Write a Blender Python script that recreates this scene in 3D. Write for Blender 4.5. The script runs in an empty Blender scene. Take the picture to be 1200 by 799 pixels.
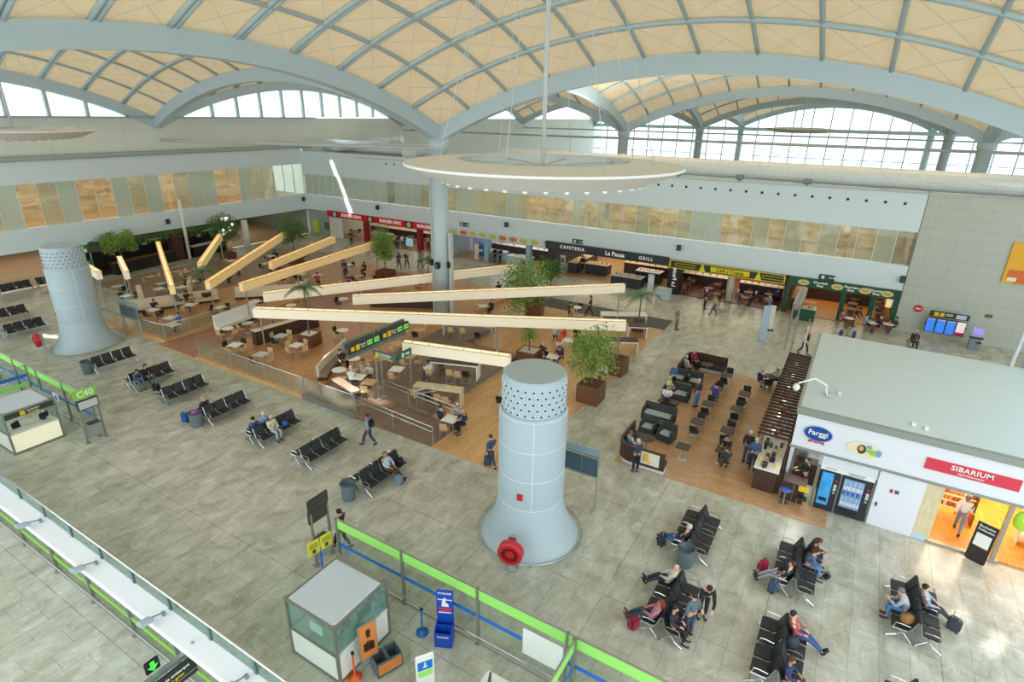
import bpy, bmesh, math, random
from mathutils import Vector, Matrix
R = math.radians
rnd = random.Random(7)
scene = bpy.context.scene
col = scene.collection

# ---------------------------------------------------------------- materials
MATS = {}
def new_mat(name):
    m = bpy.data.materials.new(name); m.use_nodes = True
    return m, m.node_tree.nodes, m.node_tree.links, m.node_tree.nodes['Principled BSDF']
def srgb(c):
    return tuple((v/12.92 if v <= .04045 else ((v+.055)/1.055)**2.4) for v in c)
def mat(rgb, rough=.55, metal=0., name=None, noise=.06, scale=9., emit=0.):
    """plain procedural material, rgb in sRGB 0-255"""
    key = (rgb, rough, metal, emit)
    if key in MATS: return MATS[key]
    m, N, L, P = new_mat(name or 'paint_%d_%d_%d' % rgb)
    c = srgb(tuple(v/255. for v in rgb))
    P.inputs['Roughness'].default_value = rough
    P.inputs['Metallic'].default_value = metal
    tc = N.new('ShaderNodeTexCoord'); nz = N.new('ShaderNodeTexNoise'); nz.inputs['Scale'].default_value = scale
    nz.inputs['Detail'].default_value = 2
    L.new(tc.outputs['Object'], nz.inputs['Vector'])
    cr = N.new('ShaderNodeValToRGB')
    cr.color_ramp.elements[0].color = (*[v*(1-noise) for v in c], 1)
    cr.color_ramp.elements[1].color = (*[min(1, v*(1+noise)) for v in c], 1)
    L.new(nz.outputs['Fac'], cr.inputs['Fac']); L.new(cr.outputs['Color'], P.inputs['Base Color'])
    if emit:
        P.inputs['Emission Color'].default_value = (*c, 1); P.inputs['Emission Strength'].default_value = emit
    MATS[key] = m
    return m
def wood_mat(name, a, b, scale=(1, 14, 1), plank=None, rough=.45, coord='Object'):
    if name in MATS: return MATS[name]
    m, N, L, P = new_mat(name)
    a = srgb([v/255 for v in a]); b = srgb([v/255 for v in b])
    tc = N.new('ShaderNodeTexCoord'); mp = N.new('ShaderNodeMapping'); mp.inputs['Scale'].default_value = scale
    L.new(tc.outputs[coord], mp.inputs['Vector'])
    nz = N.new('ShaderNodeTexNoise'); nz.inputs['Scale'].default_value = 2.2; nz.inputs['Detail'].default_value = 5
    L.new(mp.outputs['Vector'], nz.inputs['Vector'])
    cr = N.new('ShaderNodeValToRGB'); cr.color_ramp.elements[0].position = .3; cr.color_ramp.elements[1].position = .7
    cr.color_ramp.elements[0].color = (*a, 1); cr.color_ramp.elements[1].color = (*b, 1)
    L.new(nz.outputs['Fac'], cr.inputs['Fac'])
    out = cr.outputs['Color']
    if plank:
        bt = N.new('ShaderNodeTexBrick'); bt.inputs['Scale'].default_value = 1
        bt.inputs['Brick Width'].default_value = plank[0]; bt.inputs['Row Height'].default_value = plank[1]
        bt.inputs['Mortar Size'].default_value = .006
        bt.inputs['Color1'].default_value = (1, 1, 1, 1); bt.inputs['Color2'].default_value = (.82, .82, .82, 1)
        bt.inputs['Mortar'].default_value = (.55, .5, .45, 1)
        L.new(tc.outputs[coord], bt.inputs['Vector'])
        mx = N.new('ShaderNodeMixRGB'); mx.blend_type = 'MULTIPLY'; mx.inputs[0].default_value = 1
        L.new(out, mx.inputs[1]); L.new(bt.outputs['Color'], mx.inputs[2]); out = mx.outputs['Color']
    L.new(out, P.inputs['Base Color']); P.inputs['Roughness'].default_value = rough
    MATS[name] = m
    return m
def glass_mat(name, tint, refl=.10, body=0., bodycol=(200, 225, 215)):
    """thin architectural glass: tinted see-through + gloss (+ a frosted share)"""
    if name in MATS: return MATS[name]
    m = bpy.data.materials.new(name); m.use_nodes = True
    N = m.node_tree.nodes; L = m.node_tree.links; N.clear()
    o = N.new('ShaderNodeOutputMaterial'); tr = N.new('ShaderNodeBsdfTransparent'); gl = N.new('ShaderNodeBsdfGlossy')
    tr.inputs['Color'].default_value = (*srgb([v/255 for v in tint]), 1); gl.inputs['Roughness'].default_value = .03
    fr = N.new('ShaderNodeLayerWeight'); fr.inputs['Blend'].default_value = .35
    mr = N.new('ShaderNodeMapRange'); mr.inputs['To Min'].default_value = refl*.6; mr.inputs['To Max'].default_value = min(.9, refl*4)
    L.new(fr.outputs['Fresnel'], mr.inputs['Value'])
    mx = N.new('ShaderNodeMixShader'); L.new(mr.outputs['Result'], mx.inputs[0])
    src = tr.outputs[0]
    if body:
        df = N.new('ShaderNodeBsdfDiffuse'); df.inputs['Color'].default_value = (*srgb([v/255 for v in bodycol]), 1)
        m2 = N.new('ShaderNodeMixShader'); m2.inputs[0].default_value = body
        L.new(src, m2.inputs[1]); L.new(df.outputs[0], m2.inputs[2]); src = m2.outputs[0]
    L.new(src, mx.inputs[1]); L.new(gl.outputs[0], mx.inputs[2]); L.new(mx.outputs[0], o.inputs['Surface'])
    MATS[name] = m
    return m

WHITE = mat((236, 238, 232), .5, name='white_paint')
STEEL = mat((190, 192, 190), .3, .85, name='brushed_steel')
CHROME = mat((215, 217, 216), .18, .95, name='polished_steel')
BLACK = mat((34, 36, 38), .45, name='black_plastic')
DGREY = mat((70, 78, 80), .5, name='dark_grey')
GREY = mat((128, 138, 140), .5, name='mid_grey')
LGREY = mat((190, 198, 198), .5, name='light_grey')
SKIN = mat((214, 165, 138), .6, name='skin')
LEAF = mat((124, 156, 66), .6, name='leaf_green', noise=.45, scale=3)
LEAF2 = mat((84, 122, 58), .6, name='leaf_dark', noise=.45, scale=3)
PALM = mat((92, 130, 96), .55, name='palm_leaf', noise=.35, scale=3)
BARK = mat((120, 96, 70), .8, name='bark', noise=.3)
SOIL = mat((84, 66, 50), .9, name='soil', noise=.4, scale=20)
BIRCH = wood_mat('birch_wood', (196, 160, 112), (222, 190, 144), (2, 20, 2))
WENGE = wood_mat('wenge_wood', (54, 38, 32), (84, 60, 48), (3, 18, 3))
WALNUT = wood_mat('walnut_wood', (92, 58, 38), (128, 84, 56), (3, 3, 22))
PALEWOOD = wood_mat('pale_wood', (206, 190, 150), (224, 210, 174), (3, 3, 1))
GLASS = glass_mat('clear_glass', (247, 252, 249), .07)
GLASSG = glass_mat('green_glass', (232, 246, 240), .12, .22, (176, 212, 204))

# ---------------------------------------------------------------- mesh builder
class MB:
    def __init__(s): s.v = []; s.f = []; s.m = []
    def add(s, vs, fs, m=0):
        o = len(s.v); s.v += [tuple(v) for v in vs]; s.f += [tuple(i+o for i in f) for f in fs]; s.m += [m]*len(fs)
        return s
    def box(s, c, d, rz=0., m=0, rx=0., ry=0.):
        x, y, z = d[0]/2, d[1]/2, d[2]/2
        M = Matrix.Translation(c) @ Matrix.Rotation(rz, 4, 'Z') @ Matrix.Rotation(ry, 4, 'Y') @ Matrix.Rotation(rx, 4, 'X')
        vs = [M @ Vector(p) for p in ((-x,-y,-z),(x,-y,-z),(x,y,-z),(-x,y,-z),(-x,-y,z),(x,-y,z),(x,y,z),(-x,y,z))]
        return s.add(vs, [(3,2,1,0),(4,5,6,7),(0,1,5,4),(1,2,6,5),(2,3,7,6),(3,0,4,7)], m)
    def rbox(s, c, d, b=.02, rz=0., m=0, rx=0., ry=0.):
        """box with bevelled edges"""
        x, y, z = d[0]/2, d[1]/2, d[2]/2; b = min(b, x*.9, y*.9, z*.9)
        bm = bmesh.new(); bmesh.ops.create_cube(bm, size=1)
        for v in bm.verts: v.co = Vector((v.co.x*2*x, v.co.y*2*y, v.co.z*2*z))
        bmesh.ops.bevel(bm, geom=bm.edges[:], offset=b, segments=2, affect='EDGES')
        M = Matrix.Translation(c) @ Matrix.Rotation(rz, 4, 'Z') @ Matrix.Rotation(ry, 4, 'Y') @ Matrix.Rotation(rx, 4, 'X')
        bm.verts.ensure_lookup_table()
        s.add([M @ v.co for v in bm.verts], [[v.index for v in f.verts] for f in bm.faces], m); bm.free()
        return s
    def bar(s, a, b, w, h=None, m=0):
        """square bar from a to b"""
        a = Vector(a); b = Vector(b); d = b-a; h = h or w
        if d.length < 1e-6: return s
        q = d.to_track_quat('X', 'Z').to_matrix().to_4x4()
        M = Matrix.Translation((a+b)/2) @ q; x, y, z = d.length/2, w/2, h/2
        vs = [M @ Vector(p) for p in ((-x,-y,-z),(x,-y,-z),(x,y,-z),(-x,y,-z),(-x,-y,z),(x,-y,z),(x,y,z),(-x,y,z))]
        return s.add(vs, [(3,2,1,0),(4,5,6,7),(0,1,5,4),(1,2,6,5),(2,3,7,6),(3,0,4,7)], m)
    def cyl(s, a, b, r, r2=None, n=10, m=0, cap=True):
        a = Vector(a); b = Vector(b); r2 = r if r2 is None else r2
        q = (b-a).to_track_quat('Z', 'Y').to_matrix(); vs = []
        for (p, rr) in ((a, r), (b, r2)):
            for i in range(n):
                t = 2*math.pi*i/n; vs.append(p + q @ Vector((rr*math.cos(t), rr*math.sin(t), 0)))
        fs = [(i, (i+1) % n, n+(i+1) % n, n+i) for i in range(n)]
        if cap: fs += [tuple(range(n))[::-1], tuple(range(n, 2*n))]
        return s.add(vs, fs, m)
    def tube(s, pts, r, n=6, m=0, closed=False):
        pts = [Vector(p) for p in pts]; k = len(pts); vs = []
        rs = r if isinstance(r, (list, tuple)) else [r]*k
        for i, p in enumerate(pts):
            if closed: d = pts[(i+1) % k]-pts[i-1]
            else: d = pts[min(i+1, k-1)]-pts[max(i-1, 0)]
            q = d.to_track_quat('Z', 'Y').to_matrix()
            for j in range(n):
                t = 2*math.pi*j/n; vs.append(p + q @ Vector((rs[i]*math.cos(t), rs[i]*math.sin(t), 0)))
        fs = []
        for i in range(k if closed else k-1):
            i2 = (i+1) % k
            for j in range(n): fs.append((i*n+j, i*n+(j+1) % n, i2*n+(j+1) % n, i2*n+j))
        if not closed: fs += [tuple(range(n))[::-1], tuple(range((k-1)*n, k*n))]
        return s.add(vs, fs, m)
    def lathe(s, prof, c=(0,0,0), n=24, m=0, cap=False):
        vs = []; k = len(prof)
        for r, z in prof:
            for i in range(n):
                t = 2*math.pi*i/n; vs.append((c[0]+r*math.cos(t), c[1]+r*math.sin(t), c[2]+z))
        fs = [(i*n+j, i*n+(j+1) % n, (i+1)*n+(j+1) % n, (i+1)*n+j) for i in range(k-1) for j in range(n)]
        if cap: fs += [tuple(range(n))[::-1], tuple(range((k-1)*n, k*n))]
        return s.add(vs, fs, m)
    def ell(s, c, r, n=10, k=7, m=0, jit=0., rg=None):
        vs = []; fs = []
        for i in range(k+1):
            p = math.pi*i/k
            for j in range(n):
                t = 2*math.pi*j/n; q = 1+(rg.uniform(-jit, jit) if rg else 0)
                vs.append((c[0]+r[0]*q*math.sin(p)*math.cos(t), c[1]+r[1]*q*math.sin(p)*math.sin(t), c[2]-r[2]*q*math.cos(p)))
        for i in range(k):
            for j in range(n): fs.append((i*n+j, i*n+(j+1) % n, (i+1)*n+(j+1) % n, (i+1)*n+j))
        return s.add(vs, fs, m)
    def prism(s, poly, z0, z1, m=0):
        n = len(poly)
        vs = [(x, y, z0) for x, y in poly]+[(x, y, z1) for x, y in poly]
        ar = sum(poly[i][0]*poly[(i+1) % n][1]-poly[(i+1) % n][0]*poly[i][1] for i in range(n))
        fs = [tuple(range(n))[::-1], tuple(range(n, 2*n))]+[(i, (i+1) % n, n+(i+1) % n, n+i) for i in range(n)]
        if ar < 0: fs = [f[::-1] for f in fs]
        return s.add(vs, fs, m)
    def strip(s, path, prof, m=0):
        """sweep a closed (offset, z) profile along a horizontal path"""
        pts = [Vector((p[0], p[1], 0)) for p in path]; k = len(pts); n = len(prof); vs = []
        for i, p in enumerate(pts):
            d = (pts[min(i+1, k-1)]-pts[max(i-1, 0)]).normalized(); nn = Vector((-d.y, d.x, 0))
            for o, z in prof: vs.append((p.x+nn.x*o, p.y+nn.y*o, z))
        fs = [(i*n+j, i*n+(j+1) % n, (i+1)*n+(j+1) % n, (i+1)*n+j) for i in range(k-1) for j in range(n)]
        fs += [tuple(range(n))[::-1], tuple(range((k-1)*n, k*n))]
        return s.add(vs, fs, m)
    def mesh(s, name, smooth=False):
        me = bpy.data.meshes.new(name); me.from_pydata(s.v, [], s.f); me.update()
        bm = bmesh.new(); bm.from_mesh(me); bmesh.ops.recalc_face_normals(bm, faces=bm.faces[:]); bm.to_mesh(me); bm.free()
        if s.m and max(s.m): me.polygons.foreach_set('material_index', s.m)
        if smooth:
            me.polygons.foreach_set('use_smooth', [True]*len(me.polygons))
        return me
    def build(s, name, mats, parent=None, smooth=False, loc=None):
        me = s.mesh(name, smooth)
        for mm in (mats if isinstance(mats, (list, tuple)) else [mats]): me.materials.append(mm)
        o = bpy.data.objects.new(name, me); col.objects.link(o)
        if parent: o.parent = parent
        if loc: o.location = loc
        return o
def tag(o, label=None, cat=None, group=None, kind=None):
    if label: o['label'] = label
    if cat: o['category'] = cat
    if group: o['group'] = group
    if kind: o['kind'] = kind
    return o
def empty(name, loc, rz=0., label=None, cat=None, group=None):
    o = bpy.data.objects.new(name, None); col.objects.link(o); o.location = loc; o.rotation_euler.z = rz
    o.empty_display_size = .2
    return tag(o, label, cat, group)
KIDS = {}
def copy_tree(o, parent=None):
    c = o.copy(); col.objects.link(c)
    if parent: c.parent = parent
    for ch in list(o.children): copy_tree(ch, c)
    return c
def place(proto, loc, rz, label, group=None):
    """first use moves the prototype itself, later uses copy it"""
    if proto.get('used') is None:
        proto['used'] = 1; o = proto
    else: o = copy_tree(proto)
    o.location = loc; o.rotation_euler.z = rz; o['label'] = label
    if group: o['group'] = group
    return o
def drop_used():
    for o in [o for o in bpy.data.objects if o.get('label') == 'x' and 'used' not in o]:
        for c in list(o.children): bpy.data.objects.remove(c)
        bpy.data.objects.remove(o)
    for o in bpy.data.objects:
        if 'used' in o: del o['used']
def struct(o): o['kind'] = 'structure'; return o
def text(name, body, size, m, parent, loc, rot, ext=.012, sx=1., align='CENTER', sp=1., bold=.018):
    cu = bpy.data.curves.new(name, 'FONT'); cu.body = body; cu.size = size; cu.extrude = ext
    cu.align_x = align; cu.align_y = 'CENTER'; cu.resolution_u = 2; cu.offset = size*bold; cu.space_character = sp
    t = bpy.data.objects.new(name+'_curve', cu); col.objects.link(t)
    dg = bpy.context.evaluated_depsgraph_get()
    me = bpy.data.meshes.new_from_object(t.evaluated_get(dg)); bpy.data.objects.remove(t); bpy.data.curves.remove(cu)
    me.materials.clear(); me.materials.append(m); me.name = name
    for v in me.vertices: v.co.x *= sx
    o = bpy.data.objects.new(name, me); col.objects.link(o); o.parent = parent
    o.location = loc; o.rotation_euler = rot
    return o
# text facing the hall: on a wall whose face looks toward -X / toward -Y / toward +X ...
FACE_NX = (R(90), 0, R(-90))
FACE_NY = (R(90), 0, 0)
FACE_PX = (R(90), 0, R(90))
FACE_PY = (R(90), 0, R(180))

# ---------------------------------------------------------------- camera
cam = bpy.data.objects.new('camera', bpy.data.cameras.new('camera')); col.objects.link(cam); scene.camera = cam
cam.data.sensor_width = 36; cam.data.lens = 672.15/1200*36; cam.data.clip_end = 600
p_, r_, y_ = R(21.649), R(1.062), R(-59.292)
def _cam():
    cp, sp, cr, sr = math.cos(p_), math.sin(p_), math.cos(r_), math.sin(r_)
    A = Matrix(((cr, -sr, 0), (sr, cr, 0), (0, 0, 1))) @ Matrix(((1, 0, 0), (0, -sp, -cp), (0, cp, -sp)))
    W = Matrix(((math.cos(y_), math.sin(y_), 0), (-math.sin(y_), math.cos(y_), 0), (0, 0, 1)))
    N = A @ W          # building axes -> camera (right, down, forward)
    N = Matrix((N[0], -Vector(N[1]), -Vector(N[2])))
    M = N.transposed().to_4x4(); M.translation = (0, 0, 15)
    return M
cam.matrix_world = _cam()

# ================================================================ SETTING
def floor_mat():
    m, N, L, P = new_mat('stone_tiles')
    tc = N.new('ShaderNodeTexCoord')
    bt = N.new('ShaderNodeTexBrick'); bt.offset = .5
    bt.inputs['Scale'].default_value = 1; bt.inputs['Brick Width'].default_value = 1.2; bt.inputs['Row Height'].default_value = .8
    bt.inputs['Mortar Size'].default_value = .008; bt.inputs['Mortar Smooth'].default_value = .1
    bt.inputs['Color1'].default_value = (1, 1, 1, 1); bt.inputs['Color2'].default_value = (.87, .875, .86, 1); bt.inputs['Mortar'].default_value = (.60, .60, .56, 1)
    L.new(tc.outputs['Object'], bt.inputs['Vector'])
    mp = N.new('ShaderNodeMapping'); mp.inputs['Rotation'].default_value = (0, 0, .5); mp.inputs['Scale'].default_value = (1.0, 1.5, 1)
    L.new(tc.outputs['Object'], mp.inputs['Vector'])
    n1 = N.new('ShaderNodeTexNoise'); n1.inputs['Scale'].default_value = 1.0; n1.inputs['Detail'].default_value = 9; n1.inputs['Distortion'].default_value = .7
    n1.inputs['Roughness'].default_value = .62
    L.new(mp.outputs['Vector'], n1.inputs['Vector'])
    cr = N.new('ShaderNodeValToRGB'); e = cr.color_ramp.elements
    e[0].position = .24; e[0].color = (*srgb((162/255, 158/255, 140/255)), 1)
    e[1].position = .80; e[1].color = (*srgb((226/255, 225/255, 216/255)), 1)
    k = e.new(.5); k.color = (*srgb((194/255, 191/255, 176/255)), 1)
    L.new(n1.outputs['Fac'], cr.inputs['Fac'])
    n2 = N.new('ShaderNodeTexNoise'); n2.inputs['Scale'].default_value = .12; n2.inputs['Detail'].default_value = 2
    L.new(tc.outputs['Object'], n2.inputs['Vector'])
    c2 = N.new('ShaderNodeValToRGB'); c2.color_ramp.elements[0].position = .35; c2.color_ramp.elements[1].position = .65
    c2.color_ramp.elements[0].color = (.86, .93, .92, 1); c2.color_ramp.elements[1].color = (1, 1, 1, 1)
    L.new(n2.outputs['Fac'], c2.inputs['Fac'])
    m1 = N.new('ShaderNodeMixRGB'); m1.blend_type = 'MULTIPLY'; m1.inputs[0].default_value = 1
    b2 = N.new('ShaderNodeTexBrick'); b2.offset = 0; b2.inputs['Scale'].default_value = 1; b2.inputs['Brick Width'].default_value = 4.8; b2.inputs['Row Height'].default_value = 4.8; b2.inputs['Mortar Size'].default_value = .014
    b2.inputs['Color1'].default_value = (1, 1, 1, 1); b2.inputs['Color2'].default_value = (1, 1, 1, 1); b2.inputs['Mortar'].default_value = (.7, .7, .67, 1); L.new(tc.outputs['Object'], b2.inputs['Vector'])
    m0 = N.new('ShaderNodeMixRGB'); m0.blend_type = 'MULTIPLY'; m0.inputs[0].default_value = 1; L.new(cr.outputs[0], m0.inputs[1]); L.new(b2.outputs['Color'], m0.inputs[2])
    m2 = N.new('ShaderNodeMixRGB'); m2.blend_type = 'MULTIPLY'; m2.inputs[0].default_value = 1
    L.new(m0.outputs[0], m1.inputs[1]); L.new(bt.outputs['Color'], m1.inputs[2])
    L.new(m1.outputs[0], m2.inputs[1]); L.new(c2.outputs[0], m2.inputs[2])
    vo = N.new('ShaderNodeTexNoise'); vo.inputs['Scale'].default_value = .9; vo.inputs['Detail'].default_value = 3; vo.inputs['Distortion'].default_value = 2.5; L.new(tc.outputs['Object'], vo.inputs['Vector'])
    vc = N.new('ShaderNodeValToRGB'); ve = vc.color_ramp.elements; ve[0].position = .485; ve[0].color = (0, 0, 0, 1); ve[1].position = .515; ve[1].color = (0, 0, 0, 1); vk = ve.new(.5); vk.color = (.4, .4, .38, 1)
    L.new(vo.outputs['Fac'], vc.inputs['Fac']); m3 = N.new('ShaderNodeMixRGB'); m3.blend_type = 'SCREEN'; m3.inputs[0].default_value = .5; L.new(m2.outputs[0], m3.inputs[1]); L.new(vc.outputs[0], m3.inputs[2])
    L.new(m3.outputs[0], P.inputs['Base Color']); P.inputs['Roughness'].default_value = .24
    P.inputs['Specular IOR Level'].default_value = .45
    return m
FL = floor_mat()
struct(MB().box((25, -1.95, -.1), (82, 125.9, .2)).build('floor', FL))
VZ = 12.95
WX = 50.6      # shop-front wall plane
WY = 61.0      # left wall plane
BAND = mat((218, 233, 238), .45, name='white_wall_panel', noise=.02)
BANDL = mat((226, 232, 220), .5, name='cream_wall_panel', noise=.02)
def grid_mat(name, rgb, w, h, line, axes, rough=.5):
    m, N, L, P = new_mat(name)
    tc = N.new('ShaderNodeTexCoord'); sx = N.new('ShaderNodeSeparateXYZ'); cb = N.new('ShaderNodeCombineXYZ')
    L.new(tc.outputs['Object'], sx.inputs[0]); L.new(sx.outputs[axes[0]], cb.inputs[0]); L.new(sx.outputs[axes[1]], cb.inputs[1])
    bt = N.new('ShaderNodeTexBrick'); bt.offset = 0.; bt.inputs['Scale'].default_value = 1
    bt.inputs['Brick Width'].default_value = w; bt.inputs['Row Height'].default_value = h; bt.inputs['Mortar Size'].default_value = line
    c = srgb([v/255 for v in rgb])
    bt.inputs['Color1'].default_value = (*c, 1); bt.inputs['Color2'].default_value = (*[v*.96 for v in c], 1); bt.inputs['Mortar'].default_value = (*[v*.66 for v in c], 1)
    L.new(cb.outputs[0], bt.inputs['Vector']); L.new(bt.outputs['Color'], P.inputs['Base Color']); P.inputs['Roughness'].default_value = rough
    return m
GTILE = grid_mat('grey_wall_tile', (190, 196, 184), 1.55, .72, .011, (1, 2))
PANELX = grid_mat('light_wall_panels_x', (226, 232, 222), 6.1, 3.2, .012, (0, 2))
# right (shop-front) wall: white band, top wall, grey tiled end
b = MB()
b.box((WX+.3, 28.6, 4.08), (.6, 64.9, 1.86))                 # band above the shop signs
b.box((WX+.3, 28.6, 8.85), (.6, 64.9, 2.7))                  # wall above the gallery glass
struct(b.build('wall_right', BAND))
struct(MB().box((WX+.3, -28.9, 5.1), (.6, 50, 10.2)).build('wall_right_grey', GTILE))
# left wall
b = MB()
b.box((20, WY+.3, 4.1), (61.2, .6, 1.9))
b.box((20, WY+.3, 9.65), (61.2, .6, 1.9))
struct(b.build('wall_left', BAND))
b = MB(); b.box((68, WY+.5, 12.3), (156, .5, 3.4)); b.box((98.7, WY+.5, 5.3), (95.4, .5, 10.6)); struct(b.build('wall_left_upper', PANELX))
b = MB(); b.cyl((-10, WY-.15, 10.75), (52, WY-.15, 10.75), .22, n=10); b.box((21, WY+.1, 14.02), (64, 1.3, .16))
struct(b.build('trim_left', mat((168, 178, 176), .45, name='pipe_grey')))
b = MB(); b.cyl((WX-.05, 52, 9.9), (WX-.05, -3.9, 10.25), .05, n=6)
struct(b.build('trim_right', LGREY))
# roof deck over the shop block
struct(MB().box((66.5, 0, -.13), (1, 124, .2)).build('trim_threshold', LGREY))
struct(MB().box((104.5, 0, -.1), (76, 124, .2)).build('floor_far_hall', mat((190, 196, 190), .4, name='far_floor')))
struct(MB().box((55.3, 0, 9.9), (8.6, 124, .5)).build('ceiling_roof_deck', mat((206, 216, 216), .6, name='roof_deck')))
# upper gallery floors and back walls
GAL = wood_mat('gallery_back', (150, 124, 96), (220, 198, 162), (.35, .5, 1.6), rough=.6)  # brown streaks painted in, standing for reflections in the gallery glass
struct(MB().box((WX+3.1, 28.6, 4.95), (5.4, 64.9, .1)).build('floor_gallery_right', mat((150, 140, 120), .4, name='gallery_floor')))
struct(MB().box((20, WY+3.1, 4.95), (61.2, 5.4, .1)).build('floor_gallery_left', mat((158, 120, 86), .4, name='gallery_floor_wood')))
struct(MB().box((WX+5.9, 28.6, 6.4), (.3, 64.9, 2.8)).build('wall_gallery_right', GAL))
struct(MB().box((20, WY+5.9, 7), (61.2, .3, 4)).build('wall_gallery_left', GAL))
struct(MB().box((WX+3.1, 28.6, 7.85), (5.4, 64.9, .1)).build('ceiling_gallery_right', WHITE))
struct(MB().box((20, WY+3.1, 8.9), (61.2, 5.4, .1)).build('ceiling_gallery_left', WHITE))
struct(MB().box((WX+3, -3.75, 6.4), (5.6, .2, 3)).build('wall_gallery_end', GAL))
struct(MB().box((-10.5, WY+3, 7), (.2, 5.6, 4)).build('wall_gallery_left_end', GAL))
# gallery panes
FROST = glass_mat('frosted_pane', (236, 246, 240), .16, .66, (210, 228, 216))
HALF = glass_mat('half_pane', (240, 246, 236), .2, .36, (206, 216, 194))
CLEAR = glass_mat('gallery_pane', (244, 246, 236), .22, .05)
PANES = [FROST, HALF, CLEAR]
MULL = mat((214, 222, 214), .4, name='mullion')
wn = 0
pm = {}
def pane_mesh(key, dims, mi):
    if (key, mi) not in pm:
        me = MB().box((0, 0, 0), dims).mesh('window_pane'); me.materials.append(PANES[mi]); pm[(key, mi)] = me
    return pm[(key, mi)]
def pane(x, y, z, key, dims, mi, fr, rot=0):
    global wn
    wn += 1
    o = bpy.data.objects.new('window_%d' % wn, pane_mesh(key, dims, mi)); col.objects.link(o); o.location = (x, y, z); struct(o)
    f = bpy.data.objects.new('window_frame', fr); col.objects.link(f); f.parent = o; f.location = (0, 0, 0)
fr = MB().box((0, .62, 0), (.08, .05, 2.5)).mesh('window_frame'); fr.materials.append(MULL)
seq = 'FFFFFFFFFFFHFFFHFHHFFHHHFHCCCCHCHCCHCCHFFCCHCHCHCCHC'
n = 52; w = 64.9/n
for i in range(n):
    y = 61.0-(i+.5)*w; c = 'FHC'.index(seq[i % len(seq)])
    pane(WX+.12, y, 6.28, 'r', (.03, w-.02, 2.46), c, fr)
fr = MB().box((.74, 0, 0), (.05, .08, 3.7)).mesh('window_frame'); fr.materials.append(MULL)
seql = 'HFCFCCCFHCCFHFCHFCCFHFCHFFCCFHCFHCFCHFC'
nl = 34; w = 50.6/nl
for i in range(nl):
    x = WX-(i+.5)*w; c = 'FHC'.index(seql[(nl-1-i) % len(seql)])
    if i < 4: c = 1
    pane(x, WY+.12, 6.88, 'l', (w-.02, .03, 3.66), c, fr)

# ---------------------------------------------------------------- vaulted roof
def sag(t, L, rise):           # circular arc height at t in [0, L]
    Rr = (L*L/4+rise*rise)/(2*rise); u = t-L/2
    return math.sqrt(max(0, Rr*Rr-u*u))-(Rr-rise)
XS = [-2.3, 33.7, 69.7, 105.7, 141.7]; YS = [-43.5, -8.6, 26.3, 61.2]
RISE = 4.15; ARCH = .92
def membrane():
    m = bpy.data.materials.new('vault_membrane'); m.use_nodes = True; N = m.node_tree.nodes; L = m.node_tree.links; N.clear()
    o = N.new('ShaderNodeOutputMaterial'); d = N.new('ShaderNodeBsdfDiffuse'); t = N.new('ShaderNodeBsdfTranslucent'); mx = N.new('ShaderNodeMixShader'); mx.inputs[0].default_value = .15
    tc = N.new('ShaderNodeTexCoord'); nz = N.new('ShaderNodeTexNoise'); nz.inputs['Scale'].default_value = 1.3; nz.inputs['Detail'].default_value = 4; L.new(tc.outputs['Object'], nz.inputs['Vector'])
    cr = N.new('ShaderNodeValToRGB'); cr.color_ramp.elements[0].color = (*srgb((224/255, 199/255, 160/255)), 1); cr.color_ramp.elements[1].color = (*srgb((237/255, 215/255, 179/255)), 1); L.new(nz.outputs['Fac'], cr.inputs['Fac'])
    L.new(cr.outputs[0], d.inputs['Color']); L.new(cr.outputs[0], t.inputs['Color'])
    L.new(d.outputs[0], mx.inputs[1]); L.new(t.outputs[0], mx.inputs[2]); L.new(mx.outputs[0], o.inputs['Surface'])
    return m
CLOTH = membrane()
PAINT = mat((188, 206, 212), .45, name='pale_blue_steel', noise=.03)
PAINTD = mat((172, 188, 192), .45, name='grey_blue_steel', noise=.03)
bays = [(i, j) for i in range(4) for j in range(3) if not (i == 0 and j == 0)]
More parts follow.
